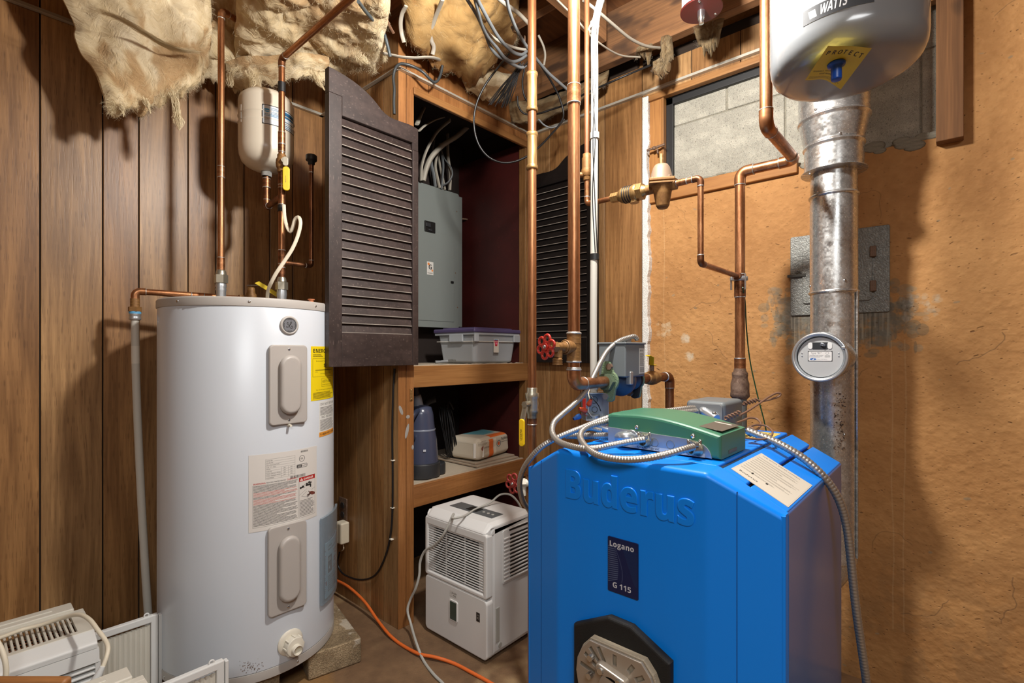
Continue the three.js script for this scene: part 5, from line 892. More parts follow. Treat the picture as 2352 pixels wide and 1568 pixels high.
// =============== BOILER ===============
// octagon-topped outline looking to -x: z across, y up
const BZ = -0.551, BY = 0.924, BSH = 0.854, BHW = 0.308, BFL = 0.18, BX0 = 0.99, BX1 = 1.64;
{
  const t = thing('boiler', 'bright blue oil boiler with faceted front hood and black burner cover', 'boiler');
  // outline rings: (offset from centre, height, x of the front surface)
  const hood = [[-BHW, 0.03, 1.036], [-BHW, BSH, 1.036], [-BFL, BY, BX0], [BFL, BY, BX0], [BHW, BSH, 1.036], [BHW, 0.03, 1.036]];
  // front faces of the hood as a faceted shell with rounded rim, and the rim back to the first seam
  const pos = [], quad = (a, b, c, d) => pos.push(...a, ...b, ...c, ...a, ...c, ...d);
  const P = (dz, y, x) => [x, y, BZ + dz];
  const rim = (k, e) => { const [dz, y, x] = hood[k]; const s = dz / BHW; return P(dz + (Math.abs(dz) === BHW ? -Math.sign(dz) * e : 0), y - (k > 0 && k < 5 ? e : 0), x); };
  const E = 0.006, g = [];
  const faceX = (dz) => (Math.abs(dz) <= BFL ? BX0 : lerp(BX0, 1.036, (Math.abs(dz) - BFL) / (BHW - BFL)));
  const strip = (z0, z1, yA, yB, yb = 0.03) => { const n = 1; const p = []; const X0 = faceX(z0), X1 = faceX(z1); p.push(...P(z0, yb, X0), ...P(z1, yb, X1), ...P(z1, yB, X1), ...P(z0, yb, X0), ...P(z1, yB, X1), ...P(z0, yA, X0)); return p; };
  const hy = (dz) => (Math.abs(dz) <= BFL ? BY : lerp(BY, BSH, (Math.abs(dz) - BFL) / (BHW - BFL)));
  // smooth grid over the front with slightly rounded creases: sample across, bend at the edges
  const zs = []; for (let i = 0; i <= 120; i++) zs.push(lerp(-BHW, BHW, i / 120));
  const soft = (f, z, w) => { let s = 0; for (let k = -3; k <= 3; k++) s += f(clamp(z + (k * w) / 3, -BHW, BHW)); return s / 7; };
  const front = []; const rowsY = [0, 0.25, 0.5, 0.75, 0.9, 0.97, 1];
  const X = (z) => soft(faceX, z, 0.005), Y = (z) => soft(hy, z, 0.005);
  const grid = (cols, rows, f) => { const p = [], uv = [], idx = []; for (let j = 0; j <= rows; j++) for (let i = 0; i <= cols; i++) { const v = f(i / cols, j / rows); p.push(v.x, v.y, v.z); uv.push(i / cols, j / rows); } for (let j = 0; j < rows; j++) for (let i = 0; i < cols; i++) { const a = j * (cols + 1) + i, b = a + 1, c = a + cols + 1; idx.push(a, b, c, b, c + 1, c); } const q = new THREE.BufferGeometry(); q.setAttribute('position', new THREE.Float32BufferAttribute(p, 3)); q.setAttribute('uv', new THREE.Float32BufferAttribute(uv, 2)); q.setIndex(idx); q.computeVertexNormals(); return q; };
  const R = 0.012;   // rounded edge where the front turns into the rim
  const hoodG = grid(240, 40, (u, v) => {
    const z = lerp(-BHW, BHW, u), x = X(z), y = Y(z), k = v * 1.0;
    if (k < 0.6) return V(x, lerp(0.03, y - R, k / 0.6), BZ + z);
    if (k < 0.8) { const a = ((k - 0.6) / 0.2) * Math.PI / 2; return V(x + R * (1 - Math.cos(a)), y - R + R * Math.sin(a), BZ + z); }
    return V(lerp(x + R, 1.064, (k - 0.8) / 0.2), y, BZ + z);
  });
  part('front_hood', hoodG, M.blue, t);
  for (const s of [-1, 1]) part('hood_edge', [bxs(1.036, 1.064, 0.03, BSH, BZ + s * BHW - 0.003, BZ + s * BHW + 0.0, 0.0015), cyl(V(1.0385, 0.03, BZ + s * (BHW - 0.0025)), V(1.0385, BSH, BZ + s * (BHW - 0.0025)), 0.0045, 0.0045, 12)], M.blue, t);
  // embossed join on the right facet
  const ribz = 0.232, rx = X(ribz); part('hood_joint', box(V(rx - 0.0008, 0.03, BZ + ribz - 0.0006), V(rx + 0.004, Y(ribz) - 0.004, BZ + ribz + 0.0006)), M.seamBlue, t);
  part('hood_joint', box(V(X(-0.25) - 0.0006, 0.03, BZ - 0.2505), V(X(-0.25) + 0.004, Y(-0.25) - 0.004, BZ - 0.2495)), M.seamBlue, t);
  part('core', [bxs(1.05, 1.62, 0.03, 0.845, BZ - BHW + 0.01, BZ + BHW - 0.01), extrude(poly([[-BHW + 0.012, 0.8], [BHW - 0.012, 0.8], [BHW - 0.012, BSH - 0.009], [BFL, BY - 0.006], [-BFL, BY - 0.006], [-BHW + 0.012, BSH - 0.009]]), 0.57).rotateY(-Math.PI / 2).translate(1.62, 0, BZ)], M.seam, t);
  // top plates between the recessed seams, and chamfer plates (outer ones bend down into the side)
  const topPlate = (xa, xb) => part('top_plate', bxs(xa, xb, BY - 0.012, BY, BZ - BFL + 0.006, BZ + BFL - 0.006, 0.004), M.blue, t);
  topPlate(1.068, 1.4145); topPlate(1.4185, BX1);
  const cham = (s, xa, xb, f0, f1) => { const d = V(0, BSH - BY, s * (BHW - BFL)), n = V(0, BHW - BFL, s * (BY - BSH)).normalize(), L = d.length(), c = V((xa + xb) / 2, BY, BZ + s * BFL).addScaledVector(d, (f0 + f1) / 2).addScaledVector(n, -0.006); return facing(rbox(xb - xa, (f1 - f0) * L - 0.003, 0.012, 0.004), c, n, d.clone().negate()); };
  for (const s of [-1, 1]) for (const [xa, xb] of [[1.068, 1.4145], [1.4185, BX1]]) { part('chamfer_plate', cham(s, xa, xb, 0.03, 0.42), M.blue, t); part('chamfer_plate', cham(s, xa, xb, 0.45, 1.0), M.blue, t); }
  for (const s of [-1, 1]) part('side_panel', [bxs(1.066, BX1, 0.03, BSH - 0.004, BZ + s * BHW - 0.006, BZ + s * BHW + 0.0, 0.003), cyl(V(1.067, BSH - 0.006, BZ + s * (BHW - 0.006)), V(BX1, BSH - 0.006, BZ + s * (BHW - 0.006)), 0.006, 0.006, 14)], M.blueSide, t);
  part('side_bolt', cyl(V(1.072, 0.40, BZ + BHW), V(1.072, 0.40, BZ + BHW + 0.004), 0.006), M.black, t);
  part('back_panel', bxs(1.62, BX1, 0.03, BSH, BZ - BHW + 0.004, BZ + BHW - 0.004), M.blueSide, t);
  for (const [x, z] of [[1.06, -0.8], [1.06, -0.3], [1.6, -0.8], [1.6, -0.3]]) part('foot', bxs(x - 0.03, x + 0.03, 0, 0.032, z - 0.03, z + 0.03, 0.004), M.black, t);
  // embossed maker's name
  {
    const a = onX(1296, 1139, BX0), b = onX(1590, 1206, BX0), w = b.z - a.z;
    const tg = new TextGeometry('Buderus', { font: FONT, size: 0.0655, depth: 0.0006, curveSegments: 6, bevelEnabled: true, bevelThickness: 0.0014, bevelSize: 0.0022, bevelSegments: 2 }); tg.computeBoundingBox();
    const tw = tg.boundingBox.max.x - tg.boundingBox.min.x; tg.scale(w / tw, 1, 1);
    part('embossed_name', tg.rotateY(-Math.PI / 2).translate(BX0 - 0.0008, 1.16 + ((HY - 1139) / F) * (BX0 / ray(1296, 1139).x), a.z), M.blue, t, 'embossed maker name');
  }
  // model badge
  {
    const a = onX(1397, 1234, BX0), b = onX(1467, 1373, BX0), cz = (a.z + b.z) / 2, y1 = a.y, y0 = b.y, w = b.z - a.z, h = 0.122, cy = (onX(1432, 1243, BX0).y + onX(1432, 1362, BX0).y) / 2;
    const bd = part('model_badge', facing(extrude(rrShape(w, h, 0.003), 0.003, 0.001), V(BX0 + 0.0005, cy, cz), V(-1, 0, 0)), std(0x0a1c4a, 0.35), t, 'dark blue model badge');
    part('badge_print', facing(new THREE.PlaneGeometry(w - 0.003, h - 0.003), V(BX0 - 0.0028, cy, cz), V(-1, 0, 0)), printMat(canvasTex(300, 520, (g, W2, H2) => { g.fillStyle = '#0b1a48'; g.fillRect(0, 0, W2, H2); g.strokeStyle = '#4a5674'; g.lineWidth = 8; g.save(); g.beginPath(); g.moveTo(0, 60); g.lineTo(60, 70); g.quadraticCurveTo(130, 220, 96, 400); g.lineTo(0, 440); g.clip(); for (let i = 0; i < 26; i++) { g.beginPath(); g.moveTo(0, 90 + i * 19); g.quadraticCurveTo(60, 60 + i * 19, 130, 30 + i * 19); g.stroke(); } g.restore(); g.fillStyle = '#0a2450'; g.beginPath(); g.moveTo(150, 80); g.lineTo(300, 80); g.lineTo(300, 420); g.lineTo(270, 400); g.fill(); g.strokeStyle = '#3a4468'; g.lineWidth = 6; g.beginPath(); g.moveTo(64, 70); g.quadraticCurveTo(180, 300, 140, 410); g.stroke(); g.fillStyle = '#c9ccd2'; g.font = 'bold 74px sans-serif'; g.fillText('Logano', 10, 84, 276); g.fillText('G 115', 44, 478, 216); }), 0.35), bd);
  }
  // black burner cover and burner plate
  {
    const c = [[1327, 1425], [1405, 1409], [1458, 1431], [1548, 1516], [1551, 1568]].map(([x, y]) => onX(x, y, BX0)); const zc = BZ - 0.02;
    const s = poly([[c[0].z, 0.12], [c[0].z, c[0].y], [c[1].z, c[1].y], [c[2].z, c[2].y], [c[3].z, c[3].y], [c[3].z, 0.12]].map(([z, y]) => [z, y]));
    const g1 = extrude(s, 0.022, 0.006, 3); const p = g1.attributes.position; for (let i = 0; i < p.count; i++) { const z = p.getX(i), y = p.getY(i), d = p.getZ(i); p.setXYZ(i, BX0 - d + 0.003, y, z); } g1.computeVertexNormals(); part('burner_cover', flipped(g1), M.blackRough, t, 'black insulated burner cover');
    const pc = V(0.94, 0.448, -0.549), n = V(-1, 0, 0), Rr = 0.098;
    const disc = (r, d, cut) => { const sh = new THREE.Shape(); sh.absarc(0, 0, r, Math.PI * 0.78, Math.PI * 2.22 - Math.PI * 0.0, false); sh.closePath(); return extrude(sh, d, 0.003, 2); };
    const cen = V(0.962, pc.y, pc.z);
    const plateShape = () => { const sh = new THREE.Shape(); sh.absarc(0, 0, Rr, Math.PI * 0.719, Math.PI * 2.281, false); sh.closePath(); return sh; };
    const tilt = (g2) => facing(g2, cen, n);
    const bp = part('burner_gasket', tilt(extrude(plateShape(), 0.018, 0.002).scale(1.03, 1.03, 1).translate(0, 0, -0.01)), M.castBeige, t, 'beige burner flange');
    const face = plateShape(); for (const [a, r0, r1] of [[2.62, 0.05, 0.086], [2.36, 0.056, 0.086], [2.1, 0.05, 0.08], [1.57, 0.045, 0.068], [0.95, 0.055, 0.076], [0.62, 0.06, 0.082], [2.95, 0.05, 0.088]]) { const h = new THREE.Path(), ca = Math.cos(a), sa = Math.sin(a), w = 0.0045; h.moveTo(ca * r0 - sa * w, sa * r0 + ca * w); h.lineTo(ca * r0 + sa * w, sa * r0 - ca * w); h.lineTo(ca * r1 + sa * w, sa * r1 - ca * w); h.lineTo(ca * r1 - sa * w, sa * r1 + ca * w); h.closePath(); face.holes.push(h); }
    part('burner_plate', tilt(extrude(face, 0.007, 0.0015).translate(0, 0, 0.009)), M.alu, t, 'slotted cast aluminium burner plate');
    part('burner_hub', [tilt(new THREE.LatheGeometry([[0, 0.034], [0.028, 0.034], [0.03, 0.03], [0.034, 0.016], [0.04, 0.014]].map(([a, b]) => new THREE.Vector2(a, b)), 32).rotateX(Math.PI / 2)), tilt(extrude(rrShape(0.075, 0.02, 0.01), 0.02, 0.003).rotateZ(-0.2).translate(0, 0.03, 0.014))], M.alu, t);
    for (const [x, y] of [[-0.047, 0.052], [-0.022, 0.034], [0.022, 0.028], [-0.05, 0.012]]) part('burner_bolt', tilt(new THREE.CylinderGeometry(0.007, 0.007, 0.012, 6).rotateX(Math.PI / 2).translate(x, y, 0.034 - (x < -0.05 ? 0.014 : 0))), M.chrome, t);
  }
  // rating plate on the right-hand chamfer, caution sticker on the top
  {
    const q = [[1684, 1070], [1814.5, 1167], [1863.5, 1124], [1745, 1043.5]]; const d = V(0, BSH - BY, BHW - BFL), n = V(0, BHW - BFL, BY - BSH).normalize();
    const L = d.length(), c = V(1.197, BY, BZ + BFL).addScaledVector(d, 0.53).addScaledVector(n, 0.0006); seed(90);
    const pt = canvasTex(760, 470, (g, w, h) => { g.fillStyle = '#c9c1b2'; g.fillRect(0, 0, w, h); g.fillStyle = '#2a2824'; g.font = 'bold 40px sans-serif'; g.save(); g.translate(70, 40); g.rotate(Math.PI / 2); g.fillText('Buderus', 0, 0); g.restore(); for (let i = 0; i < 9; i++) { g.save(); g.translate(190 + i * 56, 20); g.rotate(Math.PI / 2); fine(g, 0, 0, i % 3 ? 420 : 300, 2, 14, '#6a655a'); g.restore(); } g.font = 'bold 24px sans-serif'; g.save(); g.translate(700, 30); g.rotate(Math.PI / 2); g.fillText('LOW WATER BOILER CONTROL', 0, 0, 400); g.restore(); g.fillStyle = '#2a2824'; g.beginPath(); g.ellipse(160, 250, 18, 10, 0, 0, 7); g.ellipse(180, 120, 20, 9, 0, 0, 7); g.fill(); g.strokeStyle = '#8a8476'; g.strokeRect(8, 8, w - 16, h - 16); });
    const sticker = facing(new THREE.BoxGeometry(0.215, L * 0.84, 0.0008), c, n, d.clone().negate()); part('rating_plate', sticker, printMat(pt, 0.7), t, 'off-white rating sticker');
    part('caution_sticker', bxs(1.46, 1.6, BY, BY + 0.0008, -0.47, -0.385), printMat(canvasTex(256, 160, (g) => { g.fillStyle = '#d9bf62'; g.fillRect(0, 0, 256, 160); seed(91); fine(g, 16, 16, 220, 8, 16, '#4a4226'); }), 0.6), t, 'yellow caution sticker');
  }
}
function flipped(g) { g = flat(g); const p = g.attributes.position, u = g.attributes.uv; for (let i = 0; i < p.count; i += 3) for (const a of [p, u]) for (const k of ['X', 'Y', 'Z'].slice(0, a.itemSize)) { const x = a['get' + k](i + 1); a['set' + k](i + 1, a['get' + k](i + 2)); a['set' + k](i + 2, x); } g.computeVertexNormals(); return g; }

// ---------- zone controller (green) on top of the boiler ----------
{
  const t = thing('zone_controller', 'green zone controller box with domed cover lying on top of the blue boiler', 'control box'), x0 = 1.11, x1 = 1.285, z0 = -0.665, z1 = -0.385, y0 = BY + 0.003;
  const prof = (k) => 0.052 + 0.03 * Math.sin(clamp((1 - k) * 1.15, 0, 1) * Math.PI * 0.62);   // k = 0 at the far (left) end, 1 at the right end
  const s = new THREE.Shape(); s.moveTo(z0, y0); for (let i = 0; i <= 24; i++) { const k = i / 24; s.lineTo(lerp(z0, z1, k), y0 + prof(k) * (k < 0.03 ? 0.94 : 1)); } s.lineTo(z1, y0); s.closePath();
  const g = extrude(s, x1 - x0, 0.008, 3), p = g.attributes.position; for (let i = 0; i < p.count; i++) { const z = p.getX(i), y = p.getY(i), d = p.getZ(i); p.setXYZ(i, x1 - d, Math.max(y, y0), z); }
  part('cover', flipped(g), M.green, t);
  // bare steel wiring plate on the front, knock-outs and voltage print
  const plate = new THREE.Shape(); plate.moveTo(z0 + 0.004, y0 + 0.001); plate.lineTo(z0 + 0.004, y0 + 0.045); plate.lineTo(z1 - 0.075, y0 + 0.038); plate.quadraticCurveTo(z1 - 0.022, y0 + 0.036, z1 - 0.018, y0 + 0.001); plate.closePath();
  const pg = extrude(plate, 0.003, 0.0006), pp = pg.attributes.position; for (let i = 0; i < pp.count; i++) { const z = pp.getX(i), y = pp.getY(i), d = pp.getZ(i); pp.setXYZ(i, x0 - d + 0.001, y, z); } part('wiring_plate', flipped(pg), M.zinc, t, 'bare metal wiring plate');
  for (const k of [0.46, 0.60]) part('knockout', torus(V(x0 - 0.0022, y0 + 0.02, lerp(z0, z1, k)), V(-1, 0, 0), 0.0095, 0.0006, 28), M.galvOld, t);
  part('voltage_strip', facing(new THREE.PlaneGeometry(0.235, 0.009), V(x0 - 0.0026, y0 + 0.0055, (z0 + z1) / 2 - 0.01), V(-1, 0, 0)), printMat(canvasTex(1024, 40, (c) => { c.fillStyle = '#c4c8ca'; c.fillRect(0, 0, 1024, 40); c.fillStyle = '#22252a'; c.font = 'bold 30px sans-serif'; for (const x of [310, 450, 840]) c.fillText('120 VAC', x, 31); })), t);
  for (const [k, y] of [[0.30, 0.052], [0.79, 0.046]]) { const q = V(x0 - 0.002, y0 + y, lerp(z0, z1, k)); part('cover_screw', lathe([[0, 0.006], [0.004, 0.005], [0.0055, 0.002], [0.0055, 0]], q, V(-1, 0, 0), 12), M.chrome, t); }
  part('label_plate', (() => { const a = V(x0 + 0.035, y0 + prof(0.72) + 0.001, lerp(z0, z1, 0.66)); const q = new THREE.BoxGeometry(0.12, 0.001, 0.085); return q.rotateX(0.12).translate(x0 + 0.085, y0 + prof(0.83) + 0.0004, lerp(z0, z1, 0.83)); })(), printMat(canvasTex(300, 420, (c) => { c.fillStyle = '#5d564c'; c.fillRect(0, 0, 300, 420); c.fillStyle = '#cfc9bd'; c.save(); c.translate(250, 30); c.rotate(Math.PI / 2); c.fillRect(0, -10, 330, 24); c.font = 'bold 40px sans-serif'; c.fillText('TACO', 20, 100); c.restore(); c.fillStyle = '#a4c83a'; c.fillRect(212, 40, 14, 14); })), t, 'brown label plate');
  part('slot', bxs(1.16, 1.215, y0 + 0.006, y0 + 0.014, z1 - 0.002, z1 + 0.0012, 0.001), M.galvOld, t);
}
// ---------- aquastat control (grey) ----------
{
  const t = thing('boiler_control', 'grey steel boiler control box behind the green controller', 'control box'), x0 = 1.40, x1 = 1.55, z0 = -0.583, z1 = -0.473, y0 = BY + 0.002, y1 = 1.024;
  part('cover', bxs(x0, x1, y0, y1, z0, z1, 0.012), M.greyPaint, t);
  part('front_plate', facing(extrude(rrShape(z1 - z0 - 0.014, y1 - y0 - 0.014, 0.01), 0.004, 0.001), V(x0 + 0.001, (y0 + y1) / 2, (z0 + z1) / 2), V(-1, 0, 0)), M.greyBox, t);
  part('knockout', torus(V(x0 - 0.003, y0 + 0.055, z1 - 0.03), V(-1, 0, 0), 0.0155, 0.0007, 28), M.zinc, t);
  for (const [y, z] of [[y1 - 0.022, -0.525], [y1 - 0.02, -0.555]]) part('cover_screw', lathe([[0, 0.005], [0.004, 0.004], [0.005, 0]], V(x0 - 0.002, y, z), V(-1, 0, 0), 12), M.chrome, t);
}
// =============== HEATING PIPES IN FRONT OF THE CLOSET AND AROUND THE BOILER ===============
// hand wheel with six lobes, axis n
function handWheel(parent, p, n, R, mat) {
  const g = [], lobes = 6; const x = V(0, 0, 0).crossVectors(UP, n).normalize(), y = V(0, 0, 0).crossVectors(n, x);
  const w = part('hand_wheel', (() => { const L = [facing(new THREE.CylinderGeometry(R * 0.3, R * 0.34, R * 0.34, 20).rotateX(Math.PI / 2), p, n)]; for (let i = 0; i < lobes; i++) { const a = (i / lobes) * 6.283 + 0.3, c = p.clone().addScaledVector(x, Math.cos(a) * R * 0.66).addScaledVector(y, Math.sin(a) * R * 0.66); L.push(torus(c, n, R * 0.3, R * 0.115, 18)); } return L; })(), mat, parent, 'red lobed hand wheel');
  part('wheel_nut', lathe([[0, 0.003], [0.004, 0.003], [0.005, 0], [0.005, -0.004]], p.clone().addScaledVector(n, R * 0.18), n, 10), M.chrome, w);
}
// hose-end drain valve: stem along s from the pipe, wheel at the end, spout turned down
function drainValve(parent, p, s, R) {
  const d = part('drain_valve', [cyl(p, p.clone().addScaledVector(s, 0.055), 0.0125, 0.0125), lathe([[0.0125, -0.004], [0.0165, -0.002], [0.0165, 0.004], [0.0125, 0.006]], p.clone().addScaledVector(s, 0.014), s, 20), nut(p.clone().addScaledVector(s, 0.052), s, 0.016, 0.016), cyl(p.clone().addScaledVector(s, 0.04), p.clone().addScaledVector(s, 0.042).add(V(0, -0.03, 0)), 0.011), lathe([[0.0135, 0.0], [0.0145, 0.002], [0.0125, 0.004], [0.0145, 0.006], [0.0125, 0.008], [0.0145, 0.010], [0.0125, 0.012], [0.0145, 0.014], [0.0125, 0.016], [0.0105, 0.02], [0.0085, 0.0], [0.0135, 0.0]], p.clone().addScaledVector(s, 0.045).add(V(0, -0.048, 0)), UP, 20)], M.bronze, parent, 'brass drain valve with hose end');
  part('valve_stem', cyl(p.clone().addScaledVector(s, 0.065), p.clone().addScaledVector(s, 0.09), 0.004), M.brass, d);
  handWheel(parent, p.clone().addScaledVector(s, 0.088), s, R, M.red);
}
// ball valve with a hanging lever on a vertical pipe
function leverValve(parent, p, r, face, side, gripLen, text) {
  const bv = part('ball_valve', lathe([[r, -0.05], [r * 1.22, -0.048], [r * 1.22, -0.034], [r * 1.5, -0.03], [r * 1.5, -0.02], [r * 1.42, -0.014], [r * 1.55, 0], [r * 1.42, 0.014], [r * 1.62, 0.02], [r * 1.62, 0.034], [r * 1.22, 0.036], [r * 1.22, 0.05], [r, 0.052]], p, UP, 24), M.nickel, parent, 'nickel ball valve');
  const h = p.clone().addScaledVector(face, r * 1.3), e = h.clone().addScaledVector(face, 0.026);
  part('valve_stem', [cyl(h, e, 0.0095), nut(e.clone().addScaledVector(face, -0.003), face, 0.0105, 0.008)], M.nickel, bv);
  const a = e.clone().addScaledVector(face, 0.002), b = a.clone().addScaledVector(side, 0.012).add(V(0, -0.05, 0));
  part('valve_lever', [sweep([a.clone().add(V(0, 0.008, 0)), a.clone().add(V(0, -0.012, 0)), b], 0.0095, { flat: 0.22, upHint: face, radial: 10 })], M.nickel, bv);
  const gc = b.clone().add(V(0, -gripLen / 2 + 0.004, 0)).addScaledVector(side, 0.002);
  part('valve_grip', facing(extrude(rrShape(0.02, gripLen, 0.0085), 0.009, 0.003, 3), gc.clone().addScaledVector(face, -0.004), face), M.yellow, bv, 'yellow lever grip');
  part('grip_print', facing(new THREE.PlaneGeometry(0.0125, gripLen * 0.8), gc.clone().addScaledVector(face, 0.0053), face), printMat(canvasTex(96, 400, (g) => { g.fillStyle = '#e6bd12'; g.fillRect(0, 0, 96, 400); g.save(); g.translate(60, 340); g.rotate(-Math.PI / 2); g.fillStyle = '#1c1a10'; g.font = 'bold 58px sans-serif'; g.fillText(text, 0, 0, 210); g.font = '26px sans-serif'; g.fillText('600 WOG', 20, 30, 120); g.restore(); })), bv);
}
{ // ---- pipe with bronze press couplings (px 1222) ----
  const t = thing('supply_pipe', 'copper supply pipe with brass press couplings before right edge of the closet', 'pipe'), c = at(1222, 808, 1.66), r = 0.0143, y = (py) => EYE.y + ((HY - py) / F) * 1.66, q = (py) => V(c.x, y(py), c.z);
  part('pipe', cyl(V(c.x, 0.02, c.z), V(c.x, 2.66, c.z), r, r, 24), M.copper, t);
  const press = (a, b) => { const L = y(a) - y(b); return lathe([[r, 0], [r * 1.3, 0.001], [r * 1.38, 0.006], [r * 1.3, 0.013], [r * 1.16, 0.016], [r * 1.16, L - 0.016], [r * 1.3, L - 0.013], [r * 1.38, L - 0.006], [r * 1.3, L - 0.001], [r, L]], q(b), UP, 28); };
  part('press_coupling', press(167, 257), M.brass, t); part('press_coupling', press(304, 390), M.brass, t);
  coupling(t, q(905), UP, r, 0.03, M.nickel, false); coupling(t, q(960), UP, r, 0.04, M.copperOld);
  const face = V(-SN, 0, CS).multiplyScalar(0.84).add(V(-CS, 0, -SN).multiplyScalar(0.54)).normalize(), side = V(-CS, 0, -SN);
  leverValve(t, q(926), r, face, side.clone().multiplyScalar(0.6), 0.088, 'LEGEND');
  const s = V(-CS, 0, -SN).multiplyScalar(0.98).add(V(-SN, 0, CS).multiplyScalar(0.15)).normalize();
  const d = at(1196, 1112, 1.64); part('tee', cyl(V(c.x, d.y - 0.03, c.z), V(c.x, d.y + 0.03, c.z), r * 1.25), M.copperOld, t);
  { const p = V(c.x, d.y, c.z); const k = part('drain_valve', [cyl(p, p.clone().addScaledVector(s, 0.05), 0.0125), nut(p.clone().addScaledVector(s, 0.022), s, 0.016, 0.014), cyl(p.clone().addScaledVector(s, 0.03), p.clone().addScaledVector(s, 0.03).add(V(0, -0.04, 0)), 0.01)], M.bibWhite, t, 'pale brass drain valve'); handWheel(t, p.clone().addScaledVector(s, 0.062), s.clone().add(V(-SN, 0, CS).multiplyScalar(0.9)).normalize(), 0.034, M.redDull); }
}
const PZ = -0.801, PXe = 1.161, PY = 1.07;
{ // ---- big pipe down to the circulator (px 1318) ----
  const t = thing('return_pipe', 'thick copper heating pipe dropping to an elbow beside circulator pump, red drain wheel', 'pipe'), r = 0.0168, y = (py) => EYE.y + ((HY - py) / F) * 1.40, q = (py) => V(PXe, y(py), PZ);
  pipeRun(t, [V(PXe, 2.66, PZ), V(PXe, PY, PZ), V(1.338, PY, PZ)], r, M.copper, { rings: true });
  coupling(t, q(218), UP, r, 0.05, M.copper); part('tee', cyl(q(830), q(765), r * 1.2, r * 1.2, 24), M.bronze, t, 'bronze tee');
  for (const py of [765, 830, 848]) part('solder_ring', lathe([[r, -0.003], [r * 1.26, -0.002], [r * 1.26, 0.0015], [r, 0.004]], q(py), UP, 24), M.solder, t);
  part('seam_ring', lathe([[r * 1.19, -0.001], [r * 1.24, 0], [r * 1.19, 0.001]], q(788), UP, 24), M.bronze, t);
  const s = V(-CS, 0, -SN).multiplyScalar(0.76).add(V(-SN, 0, CS).multiplyScalar(0.65)).normalize();
  part('tee_branch', [cyl(q(797), q(797).addScaledVector(s, 0.034), 0.0185), lathe([[0.0185, -0.004], [0.0205, -0.002], [0.0205, 0.004], [0.0185, 0.005]], q(797).addScaledVector(s, 0.032), s, 20)], M.bronze, t);
  drainValve(t, q(797).addScaledVector(s, 0.02), s, 0.0335);
}
{ // ---- circulator pump ----
  const t = thing('circulator_pump', 'grey circulator pump with green bolted flange in horizontal copper pipe', 'pump'), X = V(1, 0, 0), x1 = 1.342, x2 = 1.512, up = V(0, 1, 0);
  const flange = (x, d, mat, nm) => { const s = new THREE.Shape(); const R = 0.034, H2 = 0.046; s.moveTo(-0.012, H2 + 0.014); s.absarc(0, H2, 0.0165, Math.PI * 0.78, Math.PI * 0.22, true); s.absarc(0, 0, R, Math.PI * 0.28, -Math.PI * 0.28, true); s.absarc(0, -H2, 0.0165, -Math.PI * 0.22, -Math.PI * 0.78, true); s.absarc(0, 0, R, Math.PI * 1.28, Math.PI * 0.72, true); s.closePath(); return facing(extrude(s, 0.011, 0.0025, 2).rotateZ(0.12), V(x, PY, PZ), V(d, 0, 0)); };
  const f1 = part('flange', flange(x1 + 0.011, -1), M.flangeGreen, t, 'green cast flange'); part('flange_collar', [nut(V(x1 - 0.018, PY, PZ), X, 0.0275, 0.02)], M.flangeGreen, f1);
  for (const s of [-1, 1]) part('flange_bolt', nut(V(x1 - 0.006, PY + s * 0.0455, PZ + s * 0.006), X, 0.0105, 0.010), s > 0 ? M.iron : M.zinc, f1);
  part('volute', [lathe([[0.02, 0.011], [0.03, 0.012], [0.024, 0.024], [0.032, 0.04], [0.046, 0.055], [0.05, 0.075], [0.046, 0.095], [0.03, 0.12], [0.024, 0.13], [0.034, 0.145], [0.034, 0.15]], V(x1, PY, PZ), X, 28)], std(0x2f3c4c, 0.5), t, 'dark painted pump body');
  const f2 = part('flange', flange(x2 - 0.004, -1), M.blackRough, t, 'black pump flange'); for (const s of [-1, 1]) part('flange_bolt', nut(V(x2 - 0.028, PY + s * 0.045, PZ + s * 0.006), X, 0.0105, 0.012), M.iron, f2);
  part('outer_flange', flange(x2 + 0.008, -1), M.flangeGreen, t);
  // motor housing: a box standing above the pipe, long side along the pipe
  const top = EYE.y + ((HY - 786) / F) * 1.55, bot = EYE.y + ((HY - 862) / F) * 1.5;
  const mh = part('motor_housing', bxs(1.36, 1.486, 1.083, 1.185, PZ - 0.045, PZ + 0.05, 0.005), M.greyPaint, t, 'grey motor housing');
  part('housing_lid', bxs(1.357, 1.489, 1.183, 1.190, PZ - 0.048, PZ + 0.053, 0.003), M.greyPaint, mh);
  part('rating_label', facing(new THREE.BoxGeometry(0.034, 0.08, 0.0008), V(1.463, 1.132, PZ + 0.0505), V(0, 0, 1)), printMat(canvasTex(120, 340, (g) => { g.fillStyle = '#b9b5ac'; g.fillRect(0, 0, 120, 340); g.fillStyle = '#262420'; g.font = 'bold 34px sans-serif'; g.fillText('0010', 14, 44); seed(95); fine(g, 12, 66, 96, 16, 11, '#34322d', 0.3); for (let i = 0; i < 5; i++) for (let j = 0; j < 4; j++) g.fillRect(16 + j * 24, 256 + i * 14, 16, 9); }), 0.6), mh);
  part('conduit_boss', [nut(V(1.425, 1.188, PZ + 0.02), UP, 0.014, 0.01), cyl(V(1.425, 1.194, PZ + 0.02), V(1.425, 1.206, PZ + 0.02), 0.0105)], M.zinc, t);
  part('bracket_tab', bxs(1.385, 1.402, 1.06, 1.10, PZ + 0.036, PZ + 0.054, 0.003), M.zinc, t);
}
